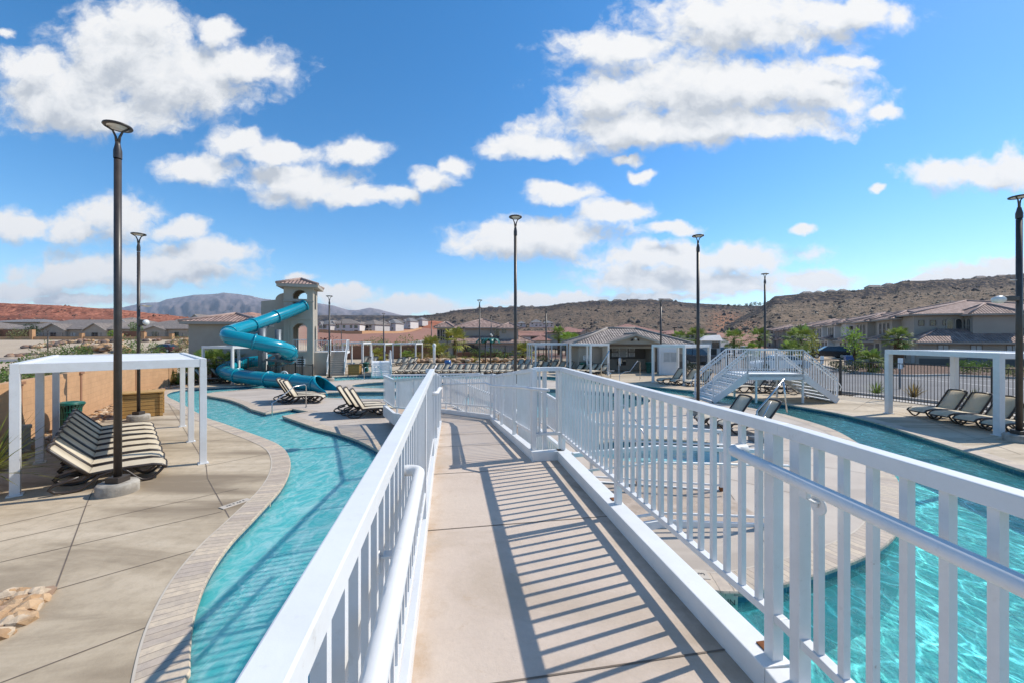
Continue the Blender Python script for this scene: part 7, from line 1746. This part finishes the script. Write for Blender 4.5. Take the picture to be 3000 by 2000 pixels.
# ================================================================ PEOPLE (tiny, far away)
def person(loc,rz,h,label,top,bottom,pose='stand'):
    t=thing('person',label,'person',loc,rz); k=h/1.7
    J={'pel':(0,0,.93),'wst':(0,0,1.08),'ch':(0,0.01,1.30),'nk':(0,0.0,1.47),'hd':(0,-0.02,1.58),'tp':(0,-0.01,1.70)}
    st=0.12 if pose=='walk' else 0.0
    for s,n in ((1,'r'),(-1,'l')):
        f=-st*s
        J['hp'+n]=(s*.10,0,.90); J['kn'+n]=(s*.11,f*0.9-0.02,.50); J['an'+n]=(s*.11,f*1.6+.03,.09); J['to'+n]=(s*.13,f*1.6-.14,.035)
        J['sh'+n]=(s*.18,0,1.40); J['el'+n]=(s*.25,0.05+f*-0.6,1.13); J['wr'+n]=(s*.24,-0.06-f*0.9,.90); J['hn'+n]=(s*.235,-0.09-f*0.9,.80)
    E=[('pel','wst'),('wst','ch'),('ch','nk'),('nk','hd'),('hd','tp')]
    for n in 'rl': E+=[('pel','hp'+n),('hp'+n,'kn'+n),('kn'+n,'an'+n),('an'+n,'to'+n),('ch','sh'+n),('sh'+n,'el'+n),('el'+n,'wr'+n),('wr'+n,'hn'+n)]
    RAD={'pel':.13,'wst':.12,'ch':.14,'nk':.055,'hd':.092,'tp':.06,'hp':.09,'kn':.06,'an':.042,'to':.03,'sh':.06,'el':.042,'wr':.03,'hn':.035}
    def skin(name,keys,edges,m,grow=0.0,parent=t):
        me=bpy.data.meshes.new(name); ids={q:i for i,q in enumerate(keys)}; me.from_pydata([tuple(c*k for c in J[q]) for q in keys],[(ids[a],ids[b]) for a,b in edges if a in ids and b in ids],[])
        o=bpy.data.objects.new(name,me); COL.objects.link(o); o.parent=parent; me.materials.append(m); o.modifiers.new('skin','SKIN'); sd=o.modifiers.new('sub','SUBSURF'); sd.levels=1; sd.render_levels=1
        for q,i in ids.items():
            r=(RAD.get(q) or RAD[q[:-1]])*k+grow; me.skin_vertices[0].data[i].radius=(r,r*0.85); me.skin_vertices[0].data[i].use_root=(i==0)
        return o
    b=skin('body',list(J),E,M['skin'])
    skin('shirt',['wst','ch','pel','shr','shl','elr','ell'],E,M[top],0.014,b); skin('trousers',['pel','hpr','hpl','knr','knl'],E,M[bottom],0.012,b)
    hm=MB(); hm.lathe([(0.0,0.13),(0.06,0.115),(0.10,0.06),(0.105,0.0),(0.09,-0.05)],(0,0.012,1.615),14); o=hm.build('hair',M['hair'],b); o.scale=(k,k,k)
    fm=MB(); fm.mesh([(-.015,-.115,1.585),(.015,-.115,1.585),(0,-.135,1.575),(0,-.112,1.61)],[(0,1,2),(0,2,3),(1,3,2)]); o=fm.build('nose',M['skin'],b); o.scale=(k,k,k)
    return t
person(onray(1694,51,0.08),R(20),1.15,'small child in red top standing behind the cabana loungers','cloth_red','cloth_dark')
person(onray(1557,60,0.06),R(-30),1.6,'distant person in white top behind the left cabana posts','cloth_white','cloth_dark','walk')
person(onray(1579,56,0.06),R(60),1.05,'distant child in dark clothes among the left cabana posts','cloth_dark','cloth_red')
# ================================================================ CAMERA, SUN, SKY
cam=bpy.data.cameras.new('camera'); co=bpy.data.objects.new('camera',cam); COL.objects.link(co)
co.location=(0,0,HC); co.rotation_euler=(PI/2,0,0); cam.sensor_width=36; cam.lens=36*F/3000; cam.shift_y=-(1000-H0)/3000
cam.clip_start=0.05; cam.clip_end=60000; S.camera=co
SUN_EL=R(47); SD=Vector((0.937,0.35,0)).normalized()
sun=bpy.data.lights.new('sun','SUN'); so=bpy.data.objects.new('sun',sun); COL.objects.link(so)
sun.energy=4.8; sun.angle=R(0.5); sun.color=(1.0,0.94,0.84)
d=Vector((SD.x*math.cos(SUN_EL),SD.y*math.cos(SUN_EL),math.sin(SUN_EL)))
so.rotation_euler=d.to_track_quat('Z','Y').to_euler(); so.location=d*80
W=bpy.data.worlds.new('World'); S.world=W; W.use_nodes=True
wt=NT(W.node_tree); bg=wt.n['Background']
sky=wt.new('ShaderNodeTexSky'); sky.sky_type='NISHITA'; sky.sun_disc=False; sky.sun_elevation=SUN_EL; sky.sun_rotation=math.atan2(SD.x,SD.y)
sky.altitude=800; sky.air_density=1.0; sky.dust_density=0.25; sky.ozone_density=2.0
SKYS=0.13
tcw=wt.new('ShaderNodeTexCoord').outputs['Generated']
sp=wt.new('ShaderNodeSeparateXYZ',inp={0:tcw}); dx,dy,dz=sp.outputs
ys=wt.math('MAXIMUM',dy,0.08)
U=wt.math('DIVIDE',dx,ys); Vv=wt.math('DIVIDE',dz,ys)
# cumulus field: (cx,cy,rx,ry) read off the photo as directions at infinity (tangent of azimuth / elevation)
CL=[(300,130,185,120),(150,215,170,95),(420,190,200,90),(560,155,125,48),(230,265,215,50),(90,170,110,60),(330,45,95,60),(500,75,60,40),
 (545,330,75,34),(450,388,105,32),(640,350,110,24),(810,345,72,30),(700,425,150,45),(650,400,80,30),(820,448,120,28),(930,440,38,18),(1000,410,55,28),(1050,382,40,24),
 (270,500,115,55),(180,530,70,40),(405,525,60,30),(40,520,80,38),(330,622,280,42),(480,585,130,36),(150,635,95,32),(50,668,110,26),(685,636,42,12),(20,75,20,16),
 (1700,60,260,72),(1400,112,150,42),(1950,30,170,36),(1650,205,330,88),(1400,222,110,72),(1850,200,150,75),(1500,292,300,48),(1240,338,150,34),(1700,282,270,42),
 (2230,405,150,42),(2330,388,80,46),(2025,437,22,12),(1285,443,88,26),(1250,540,215,46),(1170,565,140,32),(1410,485,100,30),(1545,526,62,18),(1570,592,270,40),(1710,580,120,32),(1500,640,180,42),(1640,655,160,30),
 (1870,640,105,26),(2230,625,140,22),(2320,608,60,20),(1845,523,34,11),(900,700,175,20),(800,672,80,24),(1260,692,170,18),(1470,403,36,16),(1440,364,40,13),(2030,252,34,16),(1940,148,80,18),(980,712,240,10),(160,690,190,13),(1500,688,160,12),(2160,640,110,12),(1720,660,90,16)]
def field(p):
    acc=None
    for cx,cy,rx,ry in CL:
        k=1.2755/1167; uu=(cx*1.2755-1500)/1167; vv=(991-cy*1.2755)/1167
        ln=wt.vmath('LENGTH',wt.vmath('MULTIPLY_ADD',p,(1/(rx*k),1/(ry*k),0),(-uu/(rx*k),-vv/(ry*k),0)),out=1)
        acc=ln if acc is None else wt.math('SMOOTH_MIN',acc,ln,0.28)
    return acc
def dens(u,v,first=True):
    c=wt.new('ShaderNodeCombineXYZ'); wt.l.new(u,c.inputs[0]); wt.l.new(v,c.inputs[1]); c=c.outputs[0]
    w=wt.noise(c,9.0,3,0.6,'Color'); w=wt.vmath('SUBTRACT',w,(0.5,0.5,0.5)); w2=wt.noise(c,30.0,3,0.6,'Color'); w2=wt.vmath('SUBTRACT',w2,(0.5,0.5,0.5))
    wsc=wt.new('ShaderNodeVectorMath',operation='SCALE'); wt.l.new(w,wsc.inputs[0]); wsc.inputs['Scale'].default_value=0.06
    wsc2=wt.new('ShaderNodeVectorMath',operation='SCALE'); wt.l.new(w2,wsc2.inputs[0]); wsc2.inputs['Scale'].default_value=0.018
    p=wt.vmath('ADD',c,wt.vmath('ADD',wsc.outputs[0],wsc2.outputs[0]))
    r=field(p)
    st=wt.new('ShaderNodeMapping',inp={'Vector':p,'Scale':(1,1.35,1)}).outputs[0]
    n=wt.noise(st,11.0,9,0.60); n2=wt.noise(st,4.0,3,0.5)
    d=wt.math('SUBTRACT',1.18,r); d=wt.math('MULTIPLY_ADD',wt.math('SUBTRACT',n,0.5),1.9,d); d=wt.math('MULTIPLY_ADD',wt.math('SUBTRACT',n2,0.5),0.5,d)
    return d,n
d0,n0=dens(U,Vv)
# self shading: more cloud towards the sun side (up and right) = darker
d1,n1=dens(wt.math('ADD',U,0.022),wt.math('ADD',Vv,0.055))
cov=wt.rng(d0,-0.08,0.62,0,1,True)
shade=wt.rng(wt.math('SUBTRACT',wt.math('MULTIPLY_ADD',d1,1.0,0.0),wt.math('MULTIPLY',d0,0.55)),-0.10,0.72,0,1)
lit=wt.ramp(shade,[(0.0,(1.0,1.0,1.0)),(0.30,(0.92,0.935,0.955)),(0.52,(0.83,0.855,0.885)),(0.75,(0.70,0.735,0.785)),(1.0,(0.58,0.625,0.69))])
lit=wt.vmath('SCALE',lit,None); lit.node.inputs['Scale'].default_value=1.0/SKYS*0.91
hs=wt.new('ShaderNodeHueSaturation',inp={'Color':sky.outputs[0],'Hue':0.497,'Saturation':1.36,'Value':1.40})
front=wt.rng(dy,0.10,0.22,0,1,True)
# generic broken cloud behind and at the sides
gen=wt.rng(wt.noise(wt.new('ShaderNodeMapping',inp={'Vector':tcw,'Scale':(1,1,2.2)}).outputs[0],3.2,8,0.6),0.56,0.70,0,0.6,True)
up=wt.rng(dz,-0.02,0.02,0,1)
cf=wt.math('ADD',wt.math('MULTIPLY',cov,front),wt.math('MULTIPLY',gen,wt.math('SUBTRACT',1.0,front)))
cf=wt.math('MULTIPLY',cf,up)
wt.l.new(wt.mix(cf,hs.outputs[0],lit),bg.inputs['Color']); bg.inputs['Strength'].default_value=SKYS
W.cycles.sampling_method='MANUAL'; W.cycles.sample_map_resolution=512
S.view_settings.view_transform='Standard'; S.view_settings.look='None'; S.view_settings.exposure=0.07; S.view_settings.gamma=1.0
S.render.engine='CYCLES'; S.cycles.use_denoising=True; S.cycles.max_bounces=6; S.cycles.transparent_max_bounces=12; S.cycles.diffuse_bounces=3; S.cycles.glossy_bounces=3; S.cycles.sample_clamp_indirect=6
S.cycles.caustics_reflective=False; S.cycles.caustics_refractive=False
